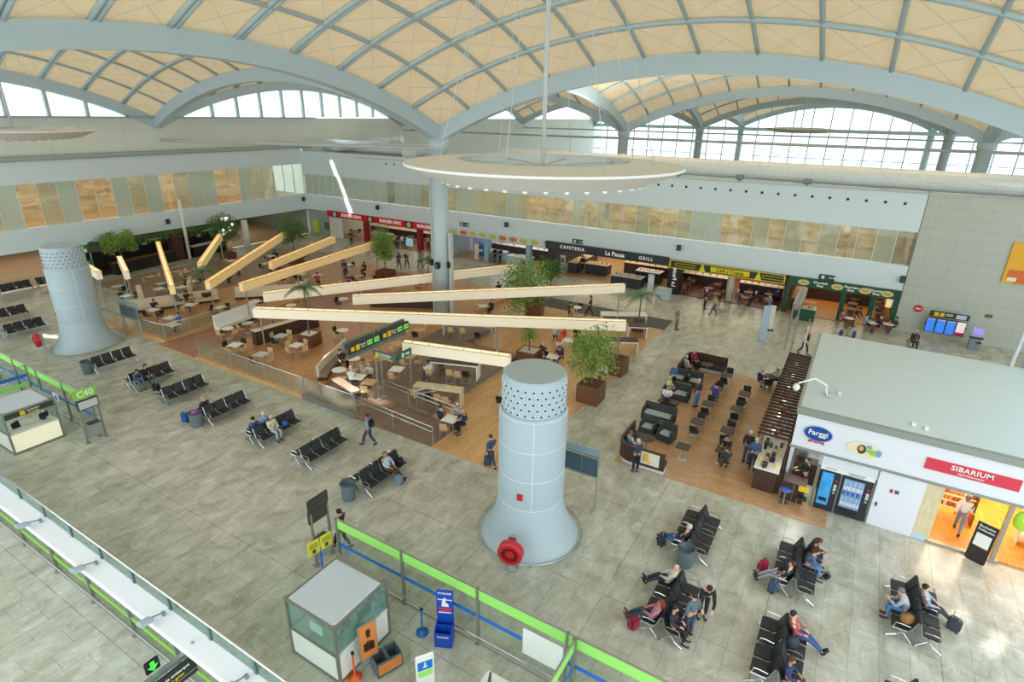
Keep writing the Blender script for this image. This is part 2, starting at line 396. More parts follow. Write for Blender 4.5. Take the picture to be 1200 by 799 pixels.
for (i, j) in bays:
    x0, x1, y0, y1 = XS[i], XS[i+1], YS[j], YS[j+1]; LX, LY = x1-x0, y1-y0
    zf = lambda x, y: VZ+ARCH+sag(x-x0, LX, RISE)+sag(y-y0, LY, RISE)
    nx, ny = 24, 24
    b = MB(); vs = []; fs = []
    for a in range(nx+1):
        for c in range(ny+1):
            x = x0+LX*a/nx; y = y0+LY*c/ny; vs.append((x, y, zf(x, y)))
    for a in range(nx):
        for c in range(ny): fs.append((a*(ny+1)+c, (a+1)*(ny+1)+c, (a+1)*(ny+1)+c+1, a*(ny+1)+c+1))
    b.add(vs, fs); s = struct(b.build('ceiling_vault', CLOTH, smooth=True))
    # ribs: thin ones run along X, double tubes run along Y
    t1 = MB(); t2 = MB()
    for k in range(1, 12):
        y = y0+LY*k/12
        pts = [(x0+LX*a/24, y, zf(x0+LX*a/24, y)-.16) for a in range(25)]
        t1.tube(pts, .11, 6)
        x = x0+LX*k/12
        pts = [(x, y0+LY*a/24, zf(x, y0+LY*a/24)-.14) for a in range(25)]
        for dx in (-.13, .13): t2.tube([(q[0]+dx, q[1], q[2]) for q in pts], .12, 6)
    t1.build('thin_rib', PAINTD, s, smooth=True); t2.build('double_rib', PAINT, s, smooth=True)
    if (i, j) in ((0, 1), (0, 2), (1, 1)):
        w_ = MB()
        for k in range(12):
            for q in range(12):
                xa, xb = x0+LX*k/12, x0+LX*(k+1)/12; ya, yb = y0+LY*q/12, y0+LY*(q+1)/12
                for (p, e) in (((xa, ya), (xb, yb)), ((xa, yb), (xb, ya))):
                    mx, my = (p[0]+e[0])/2, (p[1]+e[1])/2
                    w_.tube([(*p, zf(*p)-.1), (mx, my, zf(mx, my)-.12), (*e, zf(*e)-.1)], .009, 3)
        w_.build('brace_wires', PAINTD, s)
def arch(p0, p1, wdt=.75):
    """box-section arch between two column heads"""
    p0 = Vector(p0); p1 = Vector(p1); d = p1-p0; L_ = d.length; d.normalize(); nn = Vector((-d.y, d.x, 0))
    vs = []; k = 36
    for a in range(k+1):
        t = L_*a/k; z = VZ+sag(t, L_, RISE)
        c = p0+d*t
        for (o, zz) in ((-wdt/2, z), (wdt/2, z), (wdt/2+.12, z+ARCH+.05), (-wdt/2-.12, z+ARCH+.05)):
            vs.append((c.x+nn.x*o, c.y+nn.y*o, zz))
    fs = [(i*4+j, i*4+(j+1) % 4, (i+1)*4+(j+1) % 4, (i+1)*4+j) for i in range(k) for j in range(4)]
    struct(MB().add(vs, fs).build('ceiling_arch', PAINT))
done = set()
for (i, j) in bays:
    for e in (((i, j), (i+1, j)), ((i, j+1), (i+1, j+1)), ((i, j), (i, j+1)), ((i+1, j), (i+1, j+1))):
        if e not in done:
            done.add(e); arch((XS[e[0][0]], YS[e[0][1]], 0), (XS[e[1][0]], YS[e[1][1]], 0))
# columns
for i, x in enumerate(XS):
    for j, y in enumerate(YS):
        if i == 0: continue
        if j == 3 and i != 1: continue
        zb = 0
        r = .62
        if (i, j) == (1, 3): continue
        b = MB(); b.cyl((x, y, zb), (x, y, VZ-.35), r, n=24); b.lathe([(r, VZ-.35), (r+.12, VZ-.2), (r+.12, VZ+.3), (.2, VZ+.5)], (x, y, 0), 24)
        o = struct(b.build('trim_column', PAINT, smooth=True))
        if (i, j) == (1, 2):
            q = MB(); q.box((x-.05, y-.9, 3.4), (.28, .24, 6.8)); q.cyl((x-.1, y+.78, 0), (x-.1, y+.78, 12), .1)
            q.build('drain_pipe', LGREY, o)
# end-wall glazing under the left arches (clerestory) and the far glass wall
for (xa, xb, z0, nm) in ((XS[0], XS[1], 14.1, 0), (XS[1], XS[2], 14.1, 0)):
    pts = [(xa+(xb-xa)*a/24, VZ+sag((xb-xa)*a/24, xb-xa, RISE)+.1) for a in range(25)]
    pts = [p for p in pts if p[1] > z0]
    poly = [(pts[0][0], z0)]+pts+[(pts[-1][0], z0)]
    vs = [(x, WY+.2, z) for x, z in poly]
    wn += 1
    o = struct(MB().add(vs, [tuple(range(len(vs)))]).build('window_%d' % wn, glass_mat('outer_pane', (235, 245, 248), .08)))
    b = MB(); x = xa+3
    while x < xb-1:
        z = VZ+sag(x-xa, xb-xa, RISE)
        if z > z0+.2: b.box((x, WY+.15, (z0+z)/2), (.28, .35, z-z0))
        x += 3
    b.build('window_frame', PAINT, o)
xw = 141.9
for (ya, yb) in ((YS[0], YS[1]), (YS[1], YS[2]), (YS[2], YS[3])):
    pts = [(ya+(yb-ya)*a/24, VZ+sag((yb-ya)*a/24, yb-ya, RISE)+.1) for a in range(25)]
    poly = [(ya, .2)]+pts+[(yb, .2)]
    wn += 1
    vs = [(xw, y, z) for y, z in poly]
    o = struct(MB().add(vs, [tuple(range(len(vs)))]).build('window_%d' % wn, MATS['outer_pane']))
    b = MB(); k = 0; y = ya
    while y < yb:
        z = VZ+sag(y-ya, yb-ya, RISE); b.box((xw-.2, y, z/2), (.3, .22, z)); y += 3.5
    b.box((xw-.5, (ya+yb)/2, 12.7), (1.0, yb-ya, .7))
    for z in (4, 7.2, 10): b.box((xw-.2, (ya+yb)/2, z), (.2, yb-ya, .16))
    b.build('window_frame', PAINT, o)
# right side glazed flank beyond the grey wall
wn += 1
o = struct(MB().add([(70, -43.9, 0), (141.9, -43.9, 0), (141.9, -43.9, 16), (70, -43.9, 16)], [(0, 1, 2, 3)]).build('window_%d' % wn, MATS['outer_pane']))
b = MB()
for k in range(22): b.box((70+k*3.4, -43.8, 8), (.22, .2, 16))
b.build('window_frame', PAINT, o)
# big insulated air duct along the top of the shop-front wall
FOIL = mat((222, 230, 232), .3, .45, name='duct_foil', noise=.12, scale=4)
b = MB(); b.cyl((53, 33, 10.92), (53, -42, 10.92), .74, n=18)
for k in range(25):
    y = 32-k*3; b.cyl((53, y, 10.93), (53, y-.12, 10.93), .77, n=18)
tag(b.build('air_duct', FOIL, smooth=False), 'long silver insulated air duct on top of the right hand wall', 'duct')
b = MB(); b.cyl((53.5, 60, 10.9), (53.5, 42, 10.9), .7, n=14); b.box((54, 50, 11.3), (2.4, 3, 1.4)); b.box((53, 45, 10.65), (1.6, 2, 1)); b.cyl((52.4, 57, 10.6), (53.5, 47, 12), .4, n=12)
tag(b.build('duct_plant', FOIL), 'silver foil wrapped ducts and plant in the far corner above the red sign', 'duct')
# projectors along the wall top
for k in range(6):
    y = -1.5-3.2*k if k > 2 else 14-5*k
    e = empty('uplight', (WX+.3, y, 10.2), 0, 'small grey floodlight on the right wall top, number %s from the centre outwards' % ['one', 'two', 'three', 'four', 'five', 'six'][k], 'floodlight', 'floodlights on the wall top')
    MB().rbox((0, 0, .3), (.3, .6, .35), .04, rx=0, ry=.4).build('lamp_body', GREY, e); MB().box((0, 0, .08), (.12, .2, .18)).build('bracket', GREY, e)
# air nozzles: row of little dark ball jets near the wall top
nz = MB(); nz.lathe([(.0, -.05), (.09, -.04), (.11, 0), (.07, .05), (0, .05)], (0, 0, 0), 10)
nme = nz.mesh('air_nozzle'); nme.materials.append(BLACK)
for k in range(42):
    o = bpy.data.objects.new('air_nozzle', nme); col.objects.link(o); o.location = (WX-.02, 47-k*1.21, 9.45); o.rotation_euler = (0, R(90), 0)
    tag(o, 'small round black air nozzle in the row along the white right hand wall top', 'air nozzle', 'air nozzles in a row on the right wall')

# ---------------------------------------------------------------- ring pendants
def ring(cx, cy, cz, label, cable=12):
    e = empty('ring_pendant', (cx, cy, cz), 0, label, 'pendant lamp')
    ro, ri = 4.1, 2.55
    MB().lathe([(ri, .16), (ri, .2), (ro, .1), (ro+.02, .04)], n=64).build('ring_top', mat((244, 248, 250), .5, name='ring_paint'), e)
    MB().lathe([(ro+.02, .04), (ro-.9, -.36), (ri+.1, -.44), (ri, -.4), (ri, .16)], n=64).build('ring_underside', mat((206, 200, 190), .6, name='ring_underside_tone'), e)  # underside coloured greyer and more beige than the ring top
    b = MB(); b.lathe([(ri-.02, .19), (ri-.02, -.45)], n=64); b.build('inner_band', LGREY, e)
    MB().cyl((0, 0, -.2), (0, 0, cable), .07, n=8).build('hanging_pole', LGREY, e)
    b = MB()
    for k in range(8):
        a = k*math.pi/4+.2; b.cyl((ro*.8*math.cos(a), ro*.8*math.sin(a), .1), (1.5*math.cos(a), 1.5*math.sin(a), cable-2), .012, n=4)
        b.cyl((0, 0, .02), (ri*math.cos(a), ri*math.sin(a), .05), .03, n=5)
    b.build('suspension_wires', LGREY, e)
    bm_ = MB().ell((0, 0, 0), (.07, .07, .06), 8, 5).mesh('downlight'); bm_.materials.append(mat((240, 240, 232), .3, name='bulb', emit=.1))
    for k in range(36):
        a = k*math.pi/18; o = bpy.data.objects.new('downlight', bm_); col.objects.link(o); o.parent = e; o.location = ((ro-1.05)*math.cos(a), (ro-1.05)*math.sin(a), -.38)
ring(15.75, 8.4, 13.55, 'large white ring pendant lamp hanging in front of the central column', 8)
ring(15.7, 43.9, 13.5, 'white ring pendant lamp cut by the left edge of the view', 8)
ring(87.7, 8.9, 13.7, 'small far off ring pendant lamp before the bright end windows', 7)

# long thin tie pipes crossing the hall behind the column head
b = MB(); b.cyl((33.7, 26.3, 12.6), (33.7, 61, 11.9), .14, n=8)
struct(b.build('trim_tie', LGREY))
b = MB(); b.cyl((69.7, 61, 12.4), (69.7, -43, 12.4), .12, n=8); b.cyl((105.7, 61, 12.4), (105.7, -43, 12.4), .12, n=8)
struct(b.build('trim_tie_far', LGREY))

# ================================================================ CONCOURSE: towers, benches, gates, barriers
BLUEGREY = mat((176, 194, 202), .42, name='tower_paint', noise=.02)
RED = mat((196, 34, 44), .4, name='hose_red')
def tower(x, y, label, reel_deg, mark_deg):
    e = empty('ventilation_tower', (x, y, 0), 0, label, 'ventilation tower')
    MB().lathe([(1.9, 0), (1.9, .04), (1.86, .06), (1.62, .45), (1.42, .85), (1.28, 1.3), (1.21, 1.75)], n=48).build('flared_base', BLUEGREY, e, smooth=True)
    b = MB(); b.lathe([(1.2, 1.75), (1.2, 5.35), (1.14, 5.42), (1.1, 5.38)], n=48)
    b.build('shaft', BLUEGREY, e, smooth=False)
    b = MB()
    for z in (1.75, 2.95, 4.15, 5.33): b.lathe([(1.2, z-.018), (1.214, z), (1.2, z+.018)], n=48)
    for k in range(4):
        a = k*math.pi/2+.35+R(mark_deg); b.box((1.203*math.cos(a), 1.203*math.sin(a), 3.55), (.03, .05, 3.6), a)
    b.build('panel_seam', mat((206, 216, 220), .5, name='seam'), e)
    b = MB(); b.lathe([(1.1, 5.3), (1.1, 6.72), (1.06, 6.76), (0, 6.76)], n=48)
    for q in range(5):
        for k in range(26):
            a = 2*math.pi*(k+.5*(q % 2))/26; z = 5.56+q*.225; d = Vector((math.cos(a), math.sin(a), 0))
            p = d*1.09+Vector((0, 0, z)); b.cyl(p, p+d*.05, .09, .07, 9, 1); b.cyl(p+d*.05, p+d*.058, .042, .042, 7, 2)
    o = b.build('nozzle_drum', [BLUEGREY, mat((196, 212, 220), .4, name='nozzle_paint'), BLACK], e)
    b = MB(); b.tube([(2.02*math.cos(2*math.pi*i/48), 2.02*math.sin(2*math.pi*i/48), .1) for i in range(48)], .025, 6, closed=True)
    for k in range(12):
        a = k*math.pi/6; b.cyl((2.02*math.cos(a), 2.02*math.sin(a), 0), (2.02*math.cos(a), 2.02*math.sin(a), .1), .02, n=5)
    b.build('guard_rail', STEEL, e)
    a = R(mark_deg); b = MB(); b.box((1.25*math.cos(a), 1.25*math.sin(a), 2.35), (.03, .2, .26), a)
    b.build('red_sign_plate', RED, e)
    return e
tower(15.9, 8.5, 'thick pale blue ventilation tower in the middle, ringed with nozzles at its head', 215, 190)
tower(16.1, 42.9, 'pale blue ventilation tower at the far left beside the seating terrace', 215, 150)
def reel(x, y, a, label):
    e = empty('hose_reel', (x, y, 0), a, label, 'fire hose reel', 'fire hose reels')
    b = MB(); b.box((0, 0, .72), (.14, .26, 1.44)); b.box((0, 0, .02), (.34, .4, .04)); b.build('post', STEEL, e)
    b = MB(); b.lathe([(0, -.16), (.42, -.16), (.45, -.13), (.45, .10), (.40, .15), (.30, .15), (.30, .06), (.16, .06), (.16, .13), (0, .14)], n=28)
    for i, v in enumerate(b.v): b.v[i] = (v[2]+.28, v[1], v[0]*-1+.95)
    d = b.build('reel_drum', RED, e, smooth=False)
    b = MB(); b.lathe([(.3, .062), (.17, .062)], n=24)
    b.v = [(v[2]+.285, v[1], -v[0]+.95) for v in b.v]
    b.build('coiled_hose', mat((120, 24, 30), .6, name='hose'), d)
reel(13.78, 8.0, R(195), 'round red fire hose reel on a steel post by the middle tower')
reel(13.95, 43.5, R(170), 'round red fire hose reel on a steel post by the left tower')

# ---- beam seating
SEATB = mat((38, 42, 46), .5, name='seat_black'); 
def make_bench():
    e = empty('beam_seating', (0, 0, 0), 0, 'x', 'airport bench', 'rows of black airport seats')
    MB().box((0, .02, .36), (2.42, .07, .07)).build('beam', STEEL, e)
    for sx in (-1.16, 1.16):
        b = MB(); b.tube([(sx, -.36, .03), (sx, -.1, .20), (sx, .02, .36)], .03, 6); b.tube([(sx, .30, .03), (sx, .16, .20), (sx, .02, .36)], .03, 6)
        b.cyl((sx, -.36, 0), (sx, -.36, .04), .04, n=8); b.cyl((sx, .3, 0), (sx, .3, .04), .04, n=8)
        b.build('leg', CHROME, e)
    for k in range(4):
        x = -.87+.58*k
        MB().rbox((x, -.06, .44), (.52, .46, .05), .02, rx=.06).build('seat', SEATB, e)
        MB().rbox((x, .265, .69), (.53, .045, .5), .018, rx=-.4).build('backrest', SEATB, e)
    for k in (0, 2, 4):
        x = -1.16+.58*k; b = MB()
        b.tube([(x, .33, .88), (x, .24, .60), (x, .16, .42), (x, -.26, .42)], .014, 5)
        b.tube([(x, .18, .62), (x, -.05, .64), (x, -.2, .62), (x, -.24, .44)], .016, 5)
        b.build('armrest', CHROME, e)
    return e
BENCH = make_bench()
def bench(x, y, face, label): place(BENCH, (x, y, 0), 0 if face < 0 else math.pi, label)
LB = [(37.5, 'single empty seat row beside the left ventilation tower and a bin'), (33.25, 'second'), (29.95, 'third'), (26.2, 'fourth'), (22.25, 'fifth'), (19.0, 'sixth'), (15.35, 'seventh')]
names = {33.25: 'where a couple sit with a black case', 29.95: 'wholly empty, between the couple and blue suitcase', 26.2: 'with a blue suitcase and bin at its end',
         22.25: 'where a man in pale clothes sits before others', 19.0: 'that is empty, nearest left of the walking backpacker', 15.35: 'with bin and a seated man in light blue'}
for y, nm in LB:
    if y == 37.5: bench(15.25, y, -1, 'lone four seat black row with a bin at its end beside the left tower'); continue
    bench(15.25, y, -1, 'front row of black double seating '+names[y])
    bench(15.25, y+.72, 1, 'rear row of black double seating '+names[y])
RB = [(18.75, 2.85, 'nearest the dark curved sofa, with a bin at its end'), (14.8, 2.65, 'where a man in grey stands by the passengers'), (18.75, -.6, 'with a red backpack and a blue case before it'),
      (14.75, -.6, 'at the bottom edge, with a reclining traveller in jeans'), (18.75, -4.08, 'at the far right, beside a small black trolley case'), (14.2, -3.9, 'whose tops just show at the bottom edge')]
for x, y, nm in RB:
    bench(x, y+.36, 1, 'left facing black seat row '+nm)
    bench(x, y-.36, -1, 'right facing black seat row '+nm)
for x, y, f, l in ((15.4, 52.7, -1, 'black seat row at the left edge, further of two behind the left barrier'), (14.8, 48.4, -1, 'black seat row at the left edge, nearer of two behind the left barrier'),
                   (15.4, 53.4, 1, 'rear black seat row at the left edge, back to back with the further one'), (14.8, 49.1, 1, 'rear black seat row at the left edge, back to back with the nearer one'),
                   (18.6, 60.2, -1, 'far black seat row under the left gallery, nearer of the two'), (18.6, 60.95, 1, 'far black seat row under the left gallery, behind the nearer one'),
                   (21.3, 60.2, -1, 'far black seat row under the left gallery, closest to the bar')):
    bench(x, y, f, l)

# ---- litter bins
def make_bin():
    e = empty('litter_bin', (0, 0, 0), 0, 'x', 'litter bin', 'grey litter bins')
    MB().lathe([(.24, 0), (.27, .03), (.31, .74), (.32, .76)], n=20, cap=False).build('bin_body', mat((120, 140, 150), .4, .3, name='bin_grey'), e, smooth=True)
    MB().lathe([(.32, .74), (.34, .77), (.32, .80), (.26, .80), (.25, .74), (0, .66)], n=20).build('rim', mat((70, 84, 92), .4, name='bin_rim'), e, smooth=True)
    return e
BIN = make_bin()
for p, l in (((13.87, 37.89, 0.00), 'dark grey litter bin at the end of the lone row by the left tower'), ((13.67, 26.58, 0.00), 'grey litter bin with a purple bag on top beside the blue suitcase'),
             ((13.55, 15.79, 0.00), 'grey litter bin at the near end of the seating with the man in light blue'), ((17.22, 2.84, 0.00), 'grey open litter bin between the seat rows on the right side')):
    place(BIN, (p[0], p[1], 0), 0, l)
p = (13.67, 26.58, 0.00); b = MB(); b.ell((0, 0, .1), (.2, .18, .13), 10, 6, jit=.1, rg=rnd)
tag(b.build('plastic_bag', mat((150, 80, 170), .5, name='bag_purple'), loc=(p[0], p[1], .68)), 'small purple bag lying on the grey litter bin', 'bag')

# ---- barriers: posts, glass panels, green band, blue stripe, rails
LIME = mat((158, 230, 110), .45, name='lime_band', noise=.02); BLUE = mat((24, 112, 204), .45, name='blue_band', noise=.02)
ALU = mat((150, 152, 142), .35, .6, name='aluminium')
def barrier(a, bpt, n, label, blue=(1.02, 1.14), green=(1.74, 2.1), gap=None, h=2.14, lime=None):
    a = Vector((*a, 0)); bb = Vector((*bpt, 0)); d = bb-a; L_ = d.length; ang = math.atan2(d.y, d.x)
    e = empty('glass_barrier', a, ang, label, 'glass barrier')
    for k in range(n+1):
        x = L_*k/n; b = MB(); b.box((x, 0, h/2), (.07, .1, h)); b.box((x, 0, .01), (.16, .2, .02)); b.box((x, 0, h+.015), (.09, .12, .03))
        b.build('post', ALU, e)
    MB().box((L_/2, 0, h/2+.06), (L_, .012, h-.14)).build('glass_panel', GLASS, e)
    MB().box((L_/2, 0, (green[0]+green[1])/2), (L_, .02, green[1]-green[0])).build('lime_band', lime or LIME, e)
    MB().box((L_/2, 0, h), (L_, .05, .05)).build('top_rail', STEEL, e)
    b = MB(); b.box((L_/2, 0, .05), (L_, .06, .06)); b.cyl((0, -.08, .34), (L_, -.08, .34), .025, n=6)
    b.build('bottom_rail', STEEL, e)
    if blue:
        b = MB(); segs = [(0, L_)] if not gap else [(0, gap[0]), (gap[1], L_)]
        for s0, s1 in segs: b.box(((s0+s1)/2, 0, (blue[0]+blue[1])/2), (s1-s0, .022, blue[1]-blue[0]))
        b.build('blue_stripe', BLUE, e)
    return e
def gates():
    barrier((10.6, 13.1), (10.6, 1.5), 4, 'long glass barrier with lime band and blue stripe beside the lower booth', gap=(7.3, 8.75))
    barrier((10.6, 29.6), (10.6, 52), 8, 'long glass barrier with lime band running left from the green gate sign')
    barrier((10.55, 36.3), (7, 36.3), 1, 'short glass barrier standing square behind the lit boarding booth', blue=(1.5, 1.68), green=(1.02, 1.2))
    barrier((10.5, 4.15), (8.4, 4.15), 1, 'short swinging glass gate across the bottom edge, blue and lime striped', blue=(1.02, 1.14), green=(1.74, 2.1))
    b = MB(); b.box((0, 0, .5), (.012, 1.25, .95))
    tag(b.build('poster_sheet', WHITE, loc=(10.55, 5.1, .62)), 'blank white sheet fixed on the glass barrier between two blue stripes', 'sheet')
gates()
# white flight logo board stuck on the left barrier's blue stripe
b = MB(); b.box((0, 0, 0), (.02, .6, .42)); o = b.build('logo_plate', mat((236, 240, 250), .5, name='plate_white'), loc=(10.53, 33.35, 1.1)); tag(o, 'white and blue logo plate on the left barrier', 'plate')
b = MB(); b.prism([(-.22, -.16), (-.08, -.16), (.2, .16), (.06, .16)], 0, .012); b.prism([(.02, -.16), (.12, -.16), (.22, 0), (.12, 0)], 0, .012)
q = b.build('blue_mark', BLUE, o); q.rotation_euler = FACE_NX; q.location = (-.012, 0, 0)

# gate portal: two posts, sign, screen
def portal(x, y, rz, label, txt, w=.8, board=(140, 205, 62)):
    e = empty('gate_portal', (x, y, 0), rz, label, 'gate sign')
    for sx in (-w/2, w/2):
        b = MB(); b.box((sx, 0, 1.1), (.07, .09, 2.2)); b.box((sx, 0, .012), (.2, .24, .024)); b.build('post', ALU, e)
    MB().rbox((0, -.05, 1.98), (w+.12, .12, .5), .02).build('screen_case', mat((60, 60, 58), .4, name='screen_case'), e)
    MB().box((0, -.115, 1.98), (w+.0, .012, .38)).build('screen', mat((196, 200, 198), .25, name='screen_grey'), e)
    s = MB().rbox((0, 0, 2.5), (w+.14, .1, .46), .02).build('sign_board', mat(board, .4, name='sign_board_paint'), e)
    if txt: text('gate_number', txt, .42, WHITE, e, (0, -.062, 2.5), FACE_NY)
    MB().box((0, .04, .55), (w-.1, .02, .7)).build('lower_panel', mat((150, 158, 156), .4, name='panel_grey'), e)
    MB().rbox((0, -.05, .98), (.5, .3, .1), .03).build('reader_desk', mat((60, 62, 62), .5, name='reader'), e)
    return e
portal(10.35, 29.35, 0, 'gate portal with a green C40 sign at the left barrier end', 'C40')
portal(10.6, 13.95, math.pi, 'gate portal seen from behind beside the walking man in dark clothes', '', .72, (60, 58, 54))

# boarding booths
def booth(x0, x1, y0, y1, label, lit, h=2.1):
    e = empty('boarding_booth', ((x0+x1)/2, (y0+y1)/2, 0), 0, label, 'booth')
    wx, wy = (x1-x0)/2, (y1-y0)/2
    for sx in (-1, 1):
        for sy in (-1, 1):
            b = MB(); b.box((sx*wx, sy*wy, h/2), (.08, .08, h)); b.box((sx*wx, sy*wy, h+.02), (.1, .1, .04)); b.build('corner_post', ALU, e)
    for z, nm in ((h-.04, 'top_frame'), (1.0, 'middle_frame'), (.05, 'bottom_frame')):
        b = MB()
        for sy in (-1, 1): b.box((0, sy*wy, z), (2*wx+.06, .06, .07))
        for sx in (-1, 1): b.box((sx*wx, 0, z), (.06, 2*wy+.06, .07))
        b.build(nm, ALU, e)
    pan = mat((240, 240, 232), .4, name='booth_white')
    glow = mat((255, 246, 214), .4, name='booth_lit', emit=.28)
    b = MB(); b.box((-wx, 0, .53), (.03, 2*wy-.1, .86)); b.build('side_panel', pan, e)
    b = MB(); b.box((0, -wy, .53), (2*wx-.1, .03, .86)); b.build('front_panel', glow if lit else pan, e)
    b = MB(); b.box((wx, 0, .53), (.03, 2*wy-.1, .86)); b.build('side_panel', pan, e)
    # ribbed translucent roof
    b = MB(); b.box((0, 0, h-.03), (2*wx-.08, 2*wy-.08, .02))
    n = 34
    for k in range(n): b.box((0, -wy+.08+(2*wy-.16)*k/(n-1), h-.005), (2*wx-.1, .022, .035))
    b.build('roof_sheet', mat((214, 222, 226), .35, name='polycarbonate', noise=.03), e)
    b = MB(); b.box((wx-.08, 0, h+.02), (.18, 2*wy-.1, .06)); b.build('roof_gutter', ALU, e)
    gb = MB()
    gb.box((-wx, 0, 1.53), (.02, 2*wy-.1, .96))
    if not lit: gb.box((0, -wy, 1.53), (2*wx-.1, .02, .96))
    gb.box((wx, 0, 1.53), (.02, 2*wy-.1, .96)); gb.build('glass', GLASSG, e)
    b = MB(); b.box((0, -wy+.2, 1.02), (2*wx-.1, .5, .04)); b.build('counter_top', pan, e)
    if lit:
        hd = MB().box((0, -wy-.02, h-.22), (2*wx-.1, .03, .26)).build('header_sign', mat((58, 60, 52), .4, name='sign_dark'), e)
        MB().box((-.28, -.02, 0), (.2, .01, .2)).build('yellow_pictogram', mat((240, 200, 30), .4, name='pictogram_yellow'), hd, loc=(0, -wy-.02, h-.22))
        text('header_text', 'Embarque', .12, WHITE, hd, (.14, -wy-.04, h-.17), FACE_NY, .004)
        text('header_text', 'Boarding', .11, MATS[((240, 200, 30), .4, 0., 0.)], hd, (.14, -wy-.04, h-.29), FACE_NY, .004)
        c = empty('office_chair', ((x0+x1)/2-.25, (y0+y1)/2-.1, 0), .5, 'black office chair inside the lit boarding booth', 'chair')
        MB().rbox((0, 0, .48), (.46, .46, .08), .03).build('seat', BLACK, c); MB().rbox((0, .22, .84), (.42, .07, .5), .03, rx=-.12).build('backrest', BLACK, c)
        b = MB(); b.cyl((0, 0, .06), (0, 0, .46), .03)
        for k in range(5): b.bar((0, 0, .09), (.27*math.cos(k*1.257), .27*math.sin(k*1.257), .04), .035)
        b.build('star_base', DGREY, c)
        m = empty('desk_monitor', ((x0+x1)/2+.55, (y0+y1)/2-.68, 1.04), .2, 'small dark desk monitor on the booth counter', 'monitor')
        MB().rbox((0, 0, .24), (.4, .04, .28), .01).build('screen', BLACK, m); MB().box((0, .05, .06), (.16, .14, .12)).build('foot', DGREY, m)
    else:
        b = MB(); b.box((-wx+.02, -.2, 1.62), (.03, .5, .34)); b.build('note_sheet', WHITE, e)
        MB().box((wx*.1, -wy-.015, 1.72), (.5, .02, .34)).build('notice', mat((90, 120, 112), .4, name='notice'), e)
        c = empty('office_chair', ((x0+x1)/2+.2, (y0+y1)/2+.2, 0), 2.5, 'black office chair behind the glass of the lower booth', 'chair')
        MB().rbox((0, 0, .48), (.46, .46, .08), .03).build('seat', BLACK, c); MB().rbox((0, .22, .84), (.42, .07, .5), .03, rx=-.12).build('backrest', BLACK, c)
        b = MB(); b.cyl((0, 0, .06), (0, 0, .46), .03)
        for k in range(5): b.bar((0, 0, .09), (.27*math.cos(k*1.257), .27*math.sin(k*1.257), .04), .035)
        b.build('star_base', DGREY, c)
    return e
booth(7.45, 9.45, 9.82, 11.75, 'grey framed glass booth with ribbed pale roof at the bottom of the view', False)
booth(7.68, 9.66, 31.0, 33.0, 'booth with a glowing cream counter and dark header under the green gate sign', True)

# yellow twin sign on a blue post
p = (10.07, 13.44, 0.00)
e = empty('notice_stand', (p[0], p[1], 0), R(-8), 'yellow two leaf notice on a blue post behind the lower booth', 'sign')
b = MB(); b.cyl((0, 0, .02), (0, 0, 1.1), .035); b.cyl((0, 0, 0), (0, 0, .04), .18, n=16); b.build('post', BLUE, e)
YEL = mat((236, 226, 60), .5, name='notice_yellow')
for sx in (-.24, .24):
    s = MB().box((sx, -.03, 1.3), (.44, .02, .56)).build('yellow_leaf', YEL, e)
    b = MB()
    for k in range(3): b.box((sx, -.045, 1.46-k*.07), (.3, .006, .025))
    b.box((sx, -.045, 1.16), (.12, .006, .16)); b.build('print', DGREY, s)
# stanchions
def stanchion(px, colr, nm, label):
    e = empty('queue_post', (px[0], px[1], 0), 0, label, 'queue post')
    b = MB(); b.lathe([(.2, 0), (.2, .03), (.06, .08), (.032, .12), (.032, .93)], n=20); b.build('pole', mat(colr, .4, name=nm), e, smooth=True)
    b = MB(); b.cyl((0, 0, .93), (0, 0, 1.0), .045, n=12); b.box((0, -.05, .965), (.04, .04, .05)); b.build('belt_head', BLACK, e)
stanchion((9.99, 8.97, 0.00), (30, 104, 180), 'post_blue', 'blue queue post standing left of the blue bag sizer')
stanchion((7.79, 9.61, 0.00), (226, 92, 36), 'post_orange', 'orange queue post in front of the lower booth')
# blue bag sizer
p = (10.09, 8.18, 0.00)
e = empty('bag_sizer', (p[0], p[1], 0), R(-65), 'blue hand baggage sizer with a printed tall back panel', 'bag sizer')
SB = mat((20, 70, 180), .4, name='sizer_blue')
MB().rbox((0, .2, .95), (.52, .05, 1.8), .02).build('back_panel', SB, e)
b = MB()
for (x, y, sx, sy, z, h) in ((-.25, 0, .03, .42, .34, .62), (.25, 0, .03, .42, .34, .62), (0, -.2, .5, .03, .28, .52), (0, .02, .5, .03, .36, .62), (0, 0, .5, .42, .03, .06)): b.box((x, y, z), (sx, sy, h))
b.build('tray_box', SB, e)
text('brand_text', 'RYANAIR', .1, WHITE, e, (0, .168, 1.74), FACE_NY, .004)
text('brand_text', 'RYANAIR', .085, WHITE, e, (0, -.218, .42), FACE_NY, .004)
b = MB(); b.prism([(-.1, -.1), (.12, -.1), (.1, .02), (.02, .04), (.04, .2), (-.02, .24), (-.08, .1)], 0, .01); q = b.build('bag_symbol', WHITE, e); q.rotation_euler = FACE_NY; q.location = (0, .172, 1.34)
b = MB(); b.box((0, .17, 1.16), (.4, .01, .05)); b.box((0, .17, 1.08), (.36, .01, .05)); b.build('red_text_lines', mat((214, 60, 60), .5, name='print_red'), e)
b = MB(); b.box((0, .17, 1.0), (.4, .01, .03)); b.box((0, .17, 1.5), (.44, .01, .03)); b.build('white_text_lines', WHITE, e)
